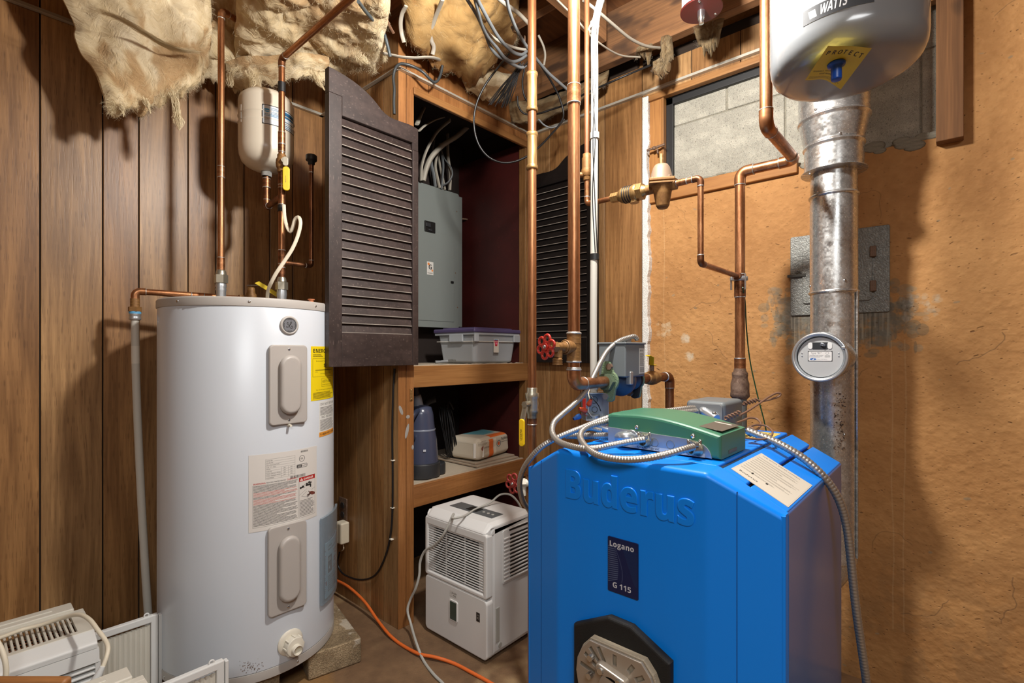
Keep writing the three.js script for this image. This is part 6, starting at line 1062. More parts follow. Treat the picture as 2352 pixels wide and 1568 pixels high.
{ // ---- from the pump to the boiler's back ----
  const t = thing('pump_outlet_pipe', 'tarnished copper pipe leaving the pump with small black handled ball valve', 'pipe'), r = 0.0155, xe = 1.779;
  pipeRun(t, [V(1.525, PY, PZ), V(xe, PY, PZ), V(xe, 0.35, PZ), V(1.66, 0.35, PZ + 0.1)], r, M.copperOld);
  const p = V(1.635, PY, PZ); part('ball_valve', lathe([[r, -0.04], [r * 1.3, -0.038], [r * 1.3, -0.02], [r * 1.55, -0.014], [r * 1.62, 0], [r * 1.55, 0.014], [r * 1.3, 0.02], [r * 1.3, 0.038], [r, 0.04]], p, V(1, 0, 0), 24), M.bronze, t);
  part('valve_stem', [cyl(p, p.clone().add(V(0, 0.045, 0)), 0.008)], M.iron, t);
  part('valve_lever', [sweep([p.clone().add(V(0.02, 0.044, 0)), p.clone().add(V(-0.012, 0.046, 0.004)), p.clone().add(V(-0.026, 0.072, 0.012)), p.clone().add(V(-0.07, 0.078, 0.02))], 0.009, { flat: 0.25, radial: 10, upHint: V(0.3, 0.9, 0) })], M.yellow, t);
}
{ // ---- feed line: thin pipe, backflow preventer, pressure regulator ----
  const t = thing('feed_line', 'thin copper feed line with backflow preventer and bell-shaped brass pressure regulator', 'pipe'), X = 1.403, Y = 1.646, r = 0.0082, z1 = onX(1348, 463, X).z, z2 = -0.541, y3 = 1.407;
  part('pipe', cyl(V(X, 2.66, z1), V(X, Y + 0.05, z1), r * 1.0, r, 18), std(0xc4b4a8, 0.5, { metalness: 0.3, map: again(copperMap, 4, 2) }), t);
  part('check_valve', [lathe([[r, 0], [0.0135, 0.002], [0.0135, 0.012], [0.0165, 0.016], [0.0165, 0.05], [0.0185, 0.054], [0.0185, 0.07], [0.0125, 0.074], [0.0125, 0.088], [r, 0.09]].map(([a, b]) => [a, 0.09 - b]).reverse(), V(X, EYE.y + ((HY - 416) / F) * 1.66, z1), UP, 24), cyl(V(X, EYE.y + ((HY - 402) / F) * 1.66, z1), V(X, EYE.y + ((HY - 402) / F) * 1.66, z1).add(V(-CS, 0, -SN).multiplyScalar(0.028)), 0.009)], M.bronze, t);
  pipeRun(t, [V(X, Y + 0.08, z1), V(X, Y, z1), V(X, Y, z1 + 0.14)], r, M.copper);
  const Z = V(0, 0, 1), zp = (px) => onX(px, 450, X).z;
  const za = zp(1405), zb = zp(1492), L = zb - za;
  const bp = part('backflow_preventer', [nut(V(X, Y, za), Z, 0.0155, L * 0.2), lathe([[0.0135, L * 0.2], [0.017, L * 0.22], [0.0235, L * 0.3], [0.0245, L * 0.34], [0.0245, L * 0.62], [0.0265, L * 0.64], [0.0265, L * 0.70], [0.022, L * 0.72]], V(X, Y, za), Z, 28), nut(V(X, Y, za + L * 0.70), Z, 0.0255, L * 0.14), lathe([[0.019, 0], [0.015, L * 0.06], [0.0135, L * 0.16]], V(X, Y, za + L * 0.84), Z, 24), cyl(V(X, Y, za + L * 0.6), V(X, Y - 0.03, za + L * 0.62), 0.012, 0.014)], M.brass, t, 'brass backflow preventer');
  for (let i = 0; i < 4; i++) part('band', lathe([[0.0245, 0], [0.0262, 0.0006], [0.0262, 0.0028], [0.0245, 0.0034]], V(X, Y, za + L * (0.36 + i * 0.06)), Z, 28), M.rubber, bp);
  const zc = zp(1519), rg = part('pressure_regulator', [rbox(0.072, 0.010, 0.072, 0.003).rotateY(0.5).translate(X, Y + 0.014, zc), rbox(0.072, 0.006, 0.072, 0.002).rotateY(0.5).translate(X, Y + 0.004, zc), lathe([[0, -0.064], [0.014, -0.064], [0.019, -0.056], [0.027, -0.012], [0.033, 0.002]], V(X, Y, zc + 0.004), UP, 20), cyl(V(X, Y, zb - 0.01), V(X, Y, zp(1552)), 0.0145), nut(V(X, Y, zp(1540)), Z, 0.017, 0.018)], M.bronze, t, 'bronze pressure regulator');
  part('regulator_bell', lathe([[0.0345, 0.018], [0.033, 0.022], [0.029, 0.04], [0.024, 0.056], [0.0185, 0.064], [0.009, 0.066]], V(X, Y, zc), UP, 24), std(0x87725f, 0.5, { metalness: 0.15 }), rg);
  part('regulator_stem', lathe([[0.0095, 0.064], [0.006, 0.067], [0.006, 0.095], [0.005, 0.097], [0, 0.097]], V(X, Y, zc), UP, 16), M.brass, rg);
  for (const [a, b] of [[0.024, 0.024], [-0.024, 0.024], [0.024, -0.024], [-0.024, -0.024]]) part('regulator_bolt', lathe([[0, 0.024], [0.004, 0.0235], [0.005, 0.021], [0.005, 0.0]], V(X + a * 0.9 + b * 0.35, Y + 0.001, zc + b * 0.9 - a * 0.35), UP, 10), M.iron, rg);
  pipeRun(t, [V(X, Y, zp(1545)), V(X, Y, z2), V(X, y3, z2), V(1.726, y3, z2)], r, M.copper, { elbowMat: M.copperOld });
  coupling(t, V(X, Y, zp(1566)), Z, r, 0.03, M.copper);
}
{ // ---- boiler supply riser, offset and drop from the ceiling ----
  const t = thing('riser_pipe', 'tall copper riser from the back of boiler with offset elbows up to ceiling', 'pipe'), X = 1.74, Z = -0.541, r = 0.0155, yo = 1.752, zo = -0.38, xo = 1.433;
  pipeRun(t, [V(X, 1.09, Z), V(X, yo, Z), V(X, yo, zo), V(xo, yo, zo), V(xo, 2.66, zo)], r, M.copper);
  const y = (py) => EYE.y + ((HY - py) / F) * 1.66;
  coupling(t, V(X, y(656), Z), UP, r, 0.075, M.copperOld); part('tee', cyl(V(X - 0.035, y3of(), Z), V(X, y3of(), Z), 0.0125), M.copperOld, t);
  coupling(t, V(X, y(835), Z), UP, r, 0.035, M.copper);
  part('flow_valve', lathe([[0.017, -0.082], [0.022, -0.08], [0.0295, -0.072], [0.0295, -0.062], [0.0285, -0.058], [0.0285, -0.03], [0.024, -0.014], [0.0235, -0.008], [0.0245, -0.004], [0.0245, 0.006], [0.02, 0.01], [0.018, 0.02], [r, 0.024]], V(X, y(860), Z), UP, 28), M.iron, t, 'rusty cast iron valve');
  part('black_nipple', cyl(V(X, 0.6, Z), V(X, y(905), Z), 0.021, 0.021, 24), M.galvOld, t);
  part('inlet', cyl(V(X, 0.65, Z), V(1.63, 0.65, Z), 0.021), M.galvOld, t);
  // grounding clamp
  const cp = V(X, y(640), Z), cl = part('ground_clamp', [lathe([[r * 1.14, -0.008], [0.024, -0.006], [0.024, 0.006], [r * 1.14, 0.008]], cp, UP, 20), facing(rbox(0.05, 0.012, 0.012, 0.002), cp.clone().add(V(-0.018, -0.002, 0.0)), V(-0.75, 0, 0.66))], M.zinc, t, 'zinc ground clamp');
  for (const s of [-1, 1]) part('clamp_screw', cyl(cp.clone().add(V(-0.018 + s * 0.006, 0.012, s * 0.02)), cp.clone().add(V(-0.018 + s * 0.006, -0.038, s * 0.02)), 0.0028), M.chrome, cl);
  const W0 = [[1706, 660, 1.62], [1711, 690, 1.68], [1715, 760, 1.78], [1723, 830, 1.84], [1738, 900, 1.86], [1757, 975, 1.86], [1766, 1030, 1.87]].map((a) => at(...a));
  solo('ground_wire', sweep(smooth(W0, 40), 0.0022, { radial: 8 }), M.greenWire, 'thin green ground wire hanging from clamp on the copper riser', 'wire');
}
function y3of() { return 1.407; }
{ // ---- white conduit with taped cables ----
  const t = thing('white_conduit', 'white plastic conduit strapped with thin cables beside the thin feed pipe', 'conduit'), top = at(1362, 90, 1.56), q = V(1.337, 0, -0.843), y = (py) => EYE.y + ((HY - py) / F) * 1.56, x = at(1363, 500, 1.56);
  const pts = [at(1400, -70, 1.5), at(1386, -20, 1.53), at(1372, 30, 1.55), at(1366, 80, 1.56), at(1366, 160, 1.56), at(1365, 400, 1.56), at(1364, 600, 1.56), at(1363, 780, 1.56), at(1364, 900, 1.56)];
  part('conduit_pipe', sweep(smooth(pts, 60), 0.0112, { radial: 16 }), M.pvc, t);
  const front = ray(1363, 500).setY(0).normalize().multiplyScalar(-0.0125);
  for (const [dx, e] of [[-3, 2], [2, -3]]) part('thin_cable', sweep(smooth([at(1368 + dx, 70, 1.56), at(1365 + dx, 200, 1.56), at(1365 + e, 320, 1.56), at(1363 - e, 450, 1.56), at(1370 + dx, 580, 1.56)].map((v) => v.add(front)), 40), 0.0016, { radial: 6 }), M.blackCord, t);
  for (const py of [58, 312, 590]) part('tape', cyl(at(1366, py + 7, 1.56), at(1366, py - 7, 1.56), 0.0142, 0.0142, 18), py > 500 ? M.rubber : M.greyCord, t);
  part('connector', [nut(at(1364, 893, 1.56), UP, 0.016, 0.02)], M.zinc, t);
}
{ // ---- open junction box under the conduit ----
  const t = thing('junction_box', 'open steel junction box with orange and blue wire nuts behind boiler', 'junction box'), c = at(1366, 932, 1.56), w = 0.07, h = 0.082, d = 0.05, n = V(-0.62, 0, 0.78).normalize();
  const x = V(0, 0, 0).crossVectors(UP, n).normalize(), P = (a, b, e) => c.clone().addScaledVector(x, a).add(V(0, b, 0)).addScaledVector(n, e);
  part('box_shell', [facing(rbox(w, h, 0.002, 0.0009), P(0, 0, -d / 2), n), facing(rbox(0.002, h, d, 0.0009), P(-w / 2, 0, 0), n), facing(rbox(0.002, h, d, 0.0009), P(w / 2, 0, 0), n), facing(rbox(w, 0.002, d, 0.0009), P(0, h / 2, 0), n), facing(rbox(w, 0.002, d, 0.0009), P(0, -h / 2, 0), n)], M.zinc, t);
  part('knockout', [torus(P(0.006, 0.016, -d / 2 + 0.002), n, 0.011, 0.0008, 24)], M.galvOld, t); part('knockout', torus(P(0.008, -0.014, -d / 2 + 0.002), n, 0.009, 0.0008, 24), M.galvOld, t);
  const wn = (px, py, tt, px2, py2, m) => { const a = at(px, py, tt), b = at(px2, py2, tt - 0.01), dd = b.clone().sub(a); part('wire_nut', lathe([[0.0035, 0], [0.0052, 0.002], [0.0058, 0.008], [0.0078, 0.014], [0.0078, dd.length()], [0, dd.length()]].map(([a2, b2]) => [a2, b2]), b, a.clone().sub(b), 12), m, t); };
  wn(1352, 930, 1.50, 1358, 917, std(0xd8562a, 0.5)); wn(1346, 944, 1.49, 1330, 938, std(0xd8562a, 0.5)); wn(1332, 955, 1.48, 1317, 962, std(0x2c6cc0, 0.5));
  const wire = (L, m) => part('wire', sweep(smooth(L.map((a) => at(...a)), 24), 0.0016, { radial: 6 }), m, t);
  wire([[1354, 893, 1.53], [1352, 905, 1.51], [1355, 918, 1.5]], M.creamCable); wire([[1357, 908, 1.53], [1364, 918, 1.52], [1374, 930, 1.52], [1380, 944, 1.52]], M.blackCord); wire([[1352, 932, 1.5], [1352, 945, 1.5], [1358, 955, 1.5], [1368, 962, 1.52]], M.creamCable); wire([[1346, 945, 1.49], [1354, 952, 1.5], [1360, 960, 1.51]], M.brownWire); wire([[1332, 954, 1.48], [1338, 950, 1.49], [1348, 955, 1.5]], std(0xb04a3a, 0.5));
  part('box_ear', [facing(rbox(0.012, 0.03, 0.002, 0.0008), P(-w / 2 - 0.004, 0.01, 0.018), n)], M.red, t);
  part('rear_elbow', sweep(smooth([P(0, -0.03, 0), P(0.01, -0.06, 0.0), P(0.05, -0.075, 0.01), P(0.085, -0.07, 0.02)], 20), 0.0155, { radial: 14 }), M.zinc, t);
}
// ---- armoured flexible conduits over the boiler ----
const FX = 0.0078;
const crop = (L) => L.map(([x, y, t]) => at(1150 + x / 3.136, 700 + y / 3.136, t));
function flexThing(L, label, r = FX) { return solo('flexible_conduit', flex(crop(L), r), M.conduit, label, 'conduit', 'armoured conduits over the boiler'); }
function clampConnector(name, p, dir, label) { const t = thing(name, label, 'connector'); const d = dir.clone().normalize(); part('body', [lathe([[0.012, 0], [0.0155, 0.001], [0.0155, 0.006], [0.0125, 0.008], [0.0125, 0.022], [0.0112, 0.024], [0.0092, 0.024]], p, d, 20)], M.nickel, t); const q = p.clone().addScaledVector(d, 0.014); part('clamp', [rbox(0.036, 0.01, 0.010, 0.002).rotateY(0.7).translate(q.x, q.y + 0.013, q.z)], M.nickel, t); for (const s of [-1, 1]) part('clamp_screw', lathe([[0, 0.009], [0.003, 0.0085], [0.0042, 0.006], [0.0042, -0.012]], q.clone().add(V(s * 0.0, 0.013, 0)).add(V(0.6, 0, 0.78).multiplyScalar(s * 0.013)), UP, 10), M.chrome, t); return t; }
{
  flexThing([[985, 250, 1.585], [965, 228, 1.58], [920, 236, 1.57], [845, 265, 1.55], [770, 330, 1.53], [715, 420, 1.505], [680, 490, 1.48], [640, 570, 1.455], [590, 650, 1.425], [520, 722, 1.39], [440, 790, 1.36], [385, 845, 1.335], [370, 905, 1.305], [385, 950, 1.275], [430, 990, 1.235], [510, 1018, 1.19], [600, 1034, 1.163], [700, 1030, 1.158], [800, 1010, 1.165], [900, 990, 1.165], [1035, 968, 1.17]], 'armoured conduit curving from the pump top down to left socket of green controller');
  flexThing([[1400, 744, 1.41], [1345, 745, 1.40], [1200, 762, 1.38], [1000, 768, 1.365], [850, 790, 1.35], [720, 830, 1.34], [600, 878, 1.33], [480, 925, 1.32], [380, 970, 1.32], [285, 1030, 1.325], [210, 1110, 1.34], [160, 1190, 1.37], [138, 1270, 1.40], [143, 1350, 1.43], [165, 1420, 1.46], [205, 1480, 1.50], [230, 1560, 1.55]], 'armoured conduit from grey control box that drops behind left edge of the boiler');
  flexThing([[1412, 764, 1.405], [1380, 768, 1.395], [1200, 780, 1.365], [1000, 790, 1.335], [880, 805, 1.315], [750, 842, 1.295], [640, 872, 1.275], [590, 905, 1.255], [573, 945, 1.232], [590, 992, 1.195], [632, 1040, 1.15], [690, 1076, 1.12], [780, 1102, 1.095], [900, 1114, 1.076], [1050, 1104, 1.064], [1200, 1074, 1.058], [1300, 1046, 1.062], [1388, 1022, 1.078]], 'armoured conduit from grey control box looping round to right socket of green controller');
  flexThing([[470, 942, 1.40], [560, 942, 1.375], [640, 943, 1.35], [720, 943, 1.325], [820, 943, 1.29]], 'short straight armoured conduit entering left end of green controller', 0.0095);
  flexThing([[480, 938, 1.42], [560, 905, 1.45], [640, 888, 1.48], [720, 905, 1.49]], 'armoured conduit stub leading back to the junction box');
  solo('flexible_conduit', flex([[1715, 988, 1.30], [1740, 998, 1.285], [1775, 1012, 1.265], [1810, 1030, 1.245], [1845, 1052, 1.23], [1880, 1082, 1.215], [1908, 1115, 1.21], [1930, 1155, 1.21], [1945, 1210, 1.215], [1953, 1270, 1.22], [1960, 1340, 1.225], [1968, 1410, 1.23], [1978, 1480, 1.24], [1988, 1550, 1.25], [2000, 1640, 1.27]].map((a) => at(...a)), 0.0098, 0.0085), M.conduit, 'thick armoured conduit falling over right side of the boiler to floor', 'conduit');
  const n = V(-1, 0, 0), gz = (px) => onX(px, 1000, 1.11).z;
  clampConnector('conduit_connector', V(1.108, BY + 0.026, gz(1487)), n, 'die-cast conduit connector at left end of the green controller');
  clampConnector('conduit_connector', V(1.108, BY + 0.022, gz(1607)), n.clone().add(V(0, 0, -0.5)), 'die-cast conduit connector at right end of the green controller');
  // right-angle connector left
  { const t = thing('angle_connector', 'right-angle conduit connector at left corner of the green controller', 'connector'), a = at(1150 + 815 / 3.136, 700 + 943 / 3.136, 1.29), b = V(1.10, BY + 0.03, gz(1452)); part('body', sweep(smooth([a, a.clone().lerp(b, 0.45).add(V(-0.006, 0, 0)), b.clone().add(V(-0.008, 0, -0.01)), b.clone().add(V(0.012, 0, 0.004))], 24), 0.0125, { radial: 16 }), M.zinc, t); part('lock_ring', torus(V(1.106, BY + 0.03, gz(1453)), n, 0.015, 0.003, 24), M.zinc, t); part('screw', lathe([[0, 0.008], [0.004, 0.007], [0.0055, 0.004], [0.0055, -0.01]], a.clone().add(V(0, 0.012, 0)), UP, 12), M.chrome, t); }
  { const t = thing('angle_connector', 'right-angle conduit connector on front of the grey control box', 'connector'), a = at(1615, 942, 1.405), b = at(1645, 962, 1.36); part('body', sweep(smooth([a.clone().add(V(0.02, 0, 0)), a, a.clone().lerp(b, 0.4), b], 20), 0.0125, { radial: 16 }), M.zinc, t); part('lock_ring', torus(a.clone().add(V(0.006, 0, 0)), n, 0.0155, 0.003, 24), M.zinc, t); part('screw', lathe([[0, 0.008], [0.004, 0.007], [0.0055, 0.004], [0.0055, -0.01]], at(1640, 951, 1.365), UP, 12), M.chrome, t); }
  clampConnector('conduit_connector', V(1.397, BY + 0.055, -0.578), n.clone().add(V(0, 0, -0.4)), 'double conduit connector on left side of the grey control box');
  // brown thermostat wire
  const coil = (a, b, turns, R) => { const d = b.clone().sub(a), L = d.length(); d.normalize(); const u = V(0, 0, 0).crossVectors(d, UP).normalize(), w = V(0, 0, 0).crossVectors(d, u), out = []; for (let i = 0; i <= turns * 14; i++) { const k = i / (turns * 14), an = k * turns * 6.283; out.push(a.clone().addScaledVector(d, L * k).addScaledVector(u, R * Math.cos(an)).addScaledVector(w, R * Math.sin(an))); } return out; };
  const S2 = (x, y, t) => at(1640 + x / 8.25, 820 + y / 8.25, t), t = thing('thermostat_wire', 'brown thermostat wire with coiled pigtails and loops beside the control box', 'wire');
  part('coil', sweep(coil(S2(550, 890, 1.52), S2(815, 810, 1.53), 5, 0.0045), 0.0027, { radial: 6 }), M.brownWire, t); part('coil', sweep(coil(S2(200, 1175, 1.33), S2(480, 1050, 1.34), 5, 0.0048), 0.0027, { radial: 6 }), M.brownWire, t);
  part('loop', sweep(smooth([S2(490, 880, 1.5), S2(550, 895, 1.52), S2(815, 815, 1.53), S2(900, 830, 1.53), S2(1100, 790, 1.53), S2(1240, 735, 1.53), S2(1265, 690, 1.53), S2(1200, 678, 1.53), S2(1050, 745, 1.52), S2(850, 880, 1.5), S2(640, 1020, 1.45), S2(490, 1100, 1.40)], 90), 0.0031, { radial: 8 }), M.brownWire, t);
  part('loop', sweep(smooth([S2(430, 1240, 1.38), S2(550, 1200, 1.40), S2(680, 1150, 1.42), S2(800, 1165, 1.42), S2(880, 1240, 1.40), S2(860, 1330, 1.37), S2(780, 1380, 1.34), S2(720, 1350, 1.33)], 60), 0.0031, { radial: 8 }), M.brownWire, t);
  part('loop', sweep(smooth([S2(620, 1345, 1.31), S2(720, 1300, 1.33), S2(850, 1282, 1.36), S2(980, 1300, 1.36), S2(1080, 1370, 1.34), S2(1110, 1440, 1.31), S2(1060, 1510, 1.28), S2(930, 1555, 1.26), S2(780, 1550, 1.26), S2(600, 1535, 1.26)], 70), 0.0026, { radial: 8 }), M.brownWire, t);
  part('coil', sweep(coil(S2(640, 1450, 1.30), S2(740, 1370, 1.30), 3, 0.0085), 0.0027, { radial: 6 }), M.brownWire, t);
}
// =============== FLUE, DRAFT REGULATOR, CLEAN-OUT DOOR, BIG EXPANSION TANK ===============
{
  const C = V(1.897, 0, -0.303), fy = (py) => EYE.y + ((HY - py) / F) * 1.62, R = 0.066;
  const t = thing('flue_pipe', 'galvanised round flue pipe with flared top rising behind the boiler', 'flue');
  const bead = (y, r) => [[r, y - 0.006], [r + 0.004, y - 0.002], [r + 0.0045, y], [r + 0.004, y + 0.002], [r, y + 0.006]];
  part('pipe_section', lathe([[R - 0.001, 0.50], [R - 0.001, fy(668)]], C, UP, 64), M.galv, t);
  part('pipe_section', lathe([...bead(fy(672), R), [R, fy(455)], ...bead(fy(452), R)], C, UP, 64), M.galv, t);
  part('pipe_section', lathe([[R - 0.0015, fy(452)], [R - 0.0015, fy(395)]], C, UP, 64), M.galv, t);
  part('flange', lathe([[R - 0.001, fy(396) - 0.004], [0.091, fy(396) - 0.002], [0.092, fy(396)], [0.082, fy(396) + 0.004]], C, UP, 64), M.galv, t);
  part('increaser', lathe([[0.082, fy(396) + 0.003], [0.082, fy(338) - 0.01], ...bead(fy(338), 0.082), [0.084, fy(330)], [0.0955, fy(285)], ...bead(fy(278), 0.0975)], C, UP, 64), M.galv, t);
  part('upper_pipe', lathe([[0.0985, fy(276)], [0.0985, 2.66]], C, UP, 64), M.galv, t);
  part('elbow', sweep(smooth([V(C.x, 0.56, C.z), V(C.x, 0.46, C.z - 0.02), V(C.x - 0.08, 0.40, C.z - 0.12), V(1.63, 0.40, -0.5)], 24), R - 0.003, { radial: 32 }), M.galv, t);
  for (const [a, py, r] of [[-2.3, 402, 0.083], [-1.9, 268, 0.0985], [-1.2, 330, 0.083], [-2.1, 446, R], [-2.75, 655, R], [-0.95, 650, R], [-0.95, 990, R], [-1.0, 820, R]]) { const n = V(Math.sin(a), 0, Math.cos(a)); part('screw', lathe([[0, 0.003], [0.003, 0.0028], [0.0042, 0.001], [0.0042, 0]], V(C.x + n.x * r, fy(py), C.z + n.z * r), n, 10), M.chrome, t); }
  part('pipe_seam', bxs(C.x - 0.022, C.x + 0.0, 0.52, fy(672), C.z + R - 0.003, C.z + R + 0.002, 0.001), M.galv, t);
  seed(101); const rs = []; for (let i = 0; i < 110; i++) { const px = rr(1915, 1942), py = rr(900, 1042), h = onCyl(px, py, C, R); rs.push(facing(new THREE.CircleGeometry(rr(0.0006, 0.0024), 6).scale(rr(0.5, 1.6), rr(0.5, 1.6), 1), V(C.x + (R + 0.0004) * Math.sin(h.a), h.y, C.z + (R + 0.0004) * Math.cos(h.a)), V(Math.sin(h.a), 0, Math.cos(h.a)))); }
  part('rust_spot', rs, std(0x4a372a, 0.8), t).userData.kind = 'stuff';
  // barometric draft regulator on a tee
  const n = V(-1, 0, -0.02).normalize(), q = V(1.735, 1.1445, -0.3135), u = V(0, 0, 0).crossVectors(UP, n).normalize();
  part('tee_collar', cyl(V(C.x, q.y, C.z), q, 0.0655, 0.0655, 48, true), M.galv, t);
  const dr = part('draft_regulator', lathe([[0.062, -0.035], [0.062, -0.004], [0.066, 0.002], [0.071, 0.004], [0.0745, 0.0], [0.0755, -0.008], [0.072, -0.014], [0.066, -0.012]], q, n, 64), M.zinc, t, 'round barometric draft regulator');
  const P = (a, b, e) => q.clone().addScaledVector(u, a).add(V(0, b, 0)).addScaledVector(n, e);
  part('gate', [lathe([[0, -0.010], [0.0585, -0.010], [0.0605, -0.013], [0.0605, -0.016], [0, -0.016]], q, n, 56)], std(0xbfc1c1, 0.35, { metalness: 0.25 }), dr, 'round grey gate');
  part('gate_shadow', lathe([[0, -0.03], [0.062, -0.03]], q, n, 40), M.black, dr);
  part('gate_window', facing(rbox(0.04, 0.021, 0.002, 0.0008), P(0, 0.034, -0.0095), n), M.darkPlastic, dr);
  for (const s of [-1, 1]) { part('gate_bracket', facing(extrude(rrShape(0.012, 0.02, 0.006), 0.002, 0.0005), P(s * 0.0255, 0.034, -0.010), n), M.plasticWhite, dr); part('rivet', ball(P(s * 0.048, 0.012, -0.0095), 0.002, 1, 1, 1, 8), M.chrome, dr); part('rivet', ball(P(s * 0.048, 0.003, -0.0095), 0.002, 1, 1, 1, 8), M.chrome, dr); }
  part('balance_screw', cyl(P(0.004, 0.038, -0.0085), P(0.012, 0.036, -0.0015), 0.005, 0.004), M.chrome, dr);
  seed(102);
  part('type_label', facing(new THREE.BoxGeometry(0.064, 0.031, 0.0006), P(0.0, 0.003, -0.0096), n), printMat(canvasTex(340, 164, (g) => { g.fillStyle = '#24262a'; g.fillRect(0, 0, 340, 164); g.fillStyle = '#d4d2cf'; g.beginPath(); g.roundRect(8, 8, 324, 148, 14); g.fill(); g.fillStyle = '#3a3c42'; g.font = '38px sans-serif'; g.fillText('Type "RC"', 44, 48, 150); g.font = 'bold 20px sans-serif'; g.fillText('Controlled Draft Control', 18, 76, 200); fine(g, 18, 86, 200, 2, 13, '#8a8a8c'); g.strokeStyle = '#33353a'; g.lineWidth = 3; g.beginPath(); g.arc(270, 36, 20, 0, 7); g.stroke(); fine(g, 236, 68, 80, 3, 13, '#666'); g.fillStyle = '#2a5a9c'; g.beginPath(); g.ellipse(74, 132, 48, 17, 0, 0, 7); g.fill(); g.fillStyle = '#e4e6ea'; g.beginPath(); g.moveTo(60, 142); g.lineTo(84, 118); g.lineTo(92, 128); g.lineTo(70, 148); g.fill(); g.fillStyle = '#55575c'; g.font = '18px sans-serif'; g.fillText('FIELD CONTROLS', 130, 138, 150); })), dr);
  part('clip', rbox(0.014, 0.008, 0.01, 0.002).translate(P(0.062, 0.028, 0).x, P(0.062, 0.028, 0).y, P(0.062, 0.028, 0).z), M.zinc, dr);
}
scene.traverse((o) => { if (o.isMesh && o.material === M.galv && o.geometry.attributes.uv) { const p = o.geometry.attributes.position, u = o.geometry.attributes.uv; for (let i = 0; i < p.count; i++) { let a = Math.atan2(p.getZ(i) + 0.303, -(p.getX(i) - 1.897)); u.setXY(i, a * 0.07, p.getY(i)); } } });
{ // cast clean-out door set in the wall
  const t = thing('cleanout_door', 'weathered metal clean-out door set in ochre wall behind the flue', 'access door'), x = XW, n = V(-1, 0, 0), zc = -0.332, yc = 1.448;
  part('frame_plate', boxUV(facing(extrude(rrShape(0.306, 0.30, 0.006), 0.008, 0.002), V(x, yc, zc), n)), M.galvOld, t);
  part('door_leaf', boxUV(facing(extrude(rrShape(0.215, 0.205, 0.012), 0.007, 0.002), V(x - 0.007, yc - 0.005, zc - 0.004), n)), M.galvOld, t);
  for (const y of [yc + 0.062, yc - 0.058]) part('hinge', [bxs(x - 0.022, x - 0.006, y - 0.019, y + 0.019, zc + 0.098, zc + 0.116, 0.003)], M.iron, t);
  part('latch', [bxs(x - 0.019, x - 0.008, yc - 0.004, yc + 0.006, zc - 0.162, zc - 0.10, 0.002), torus(V(x - 0.016, yc + 0.008, zc - 0.125), n, 0.009, 0.0022, 18, Math.PI)], M.galvOld, t);
}
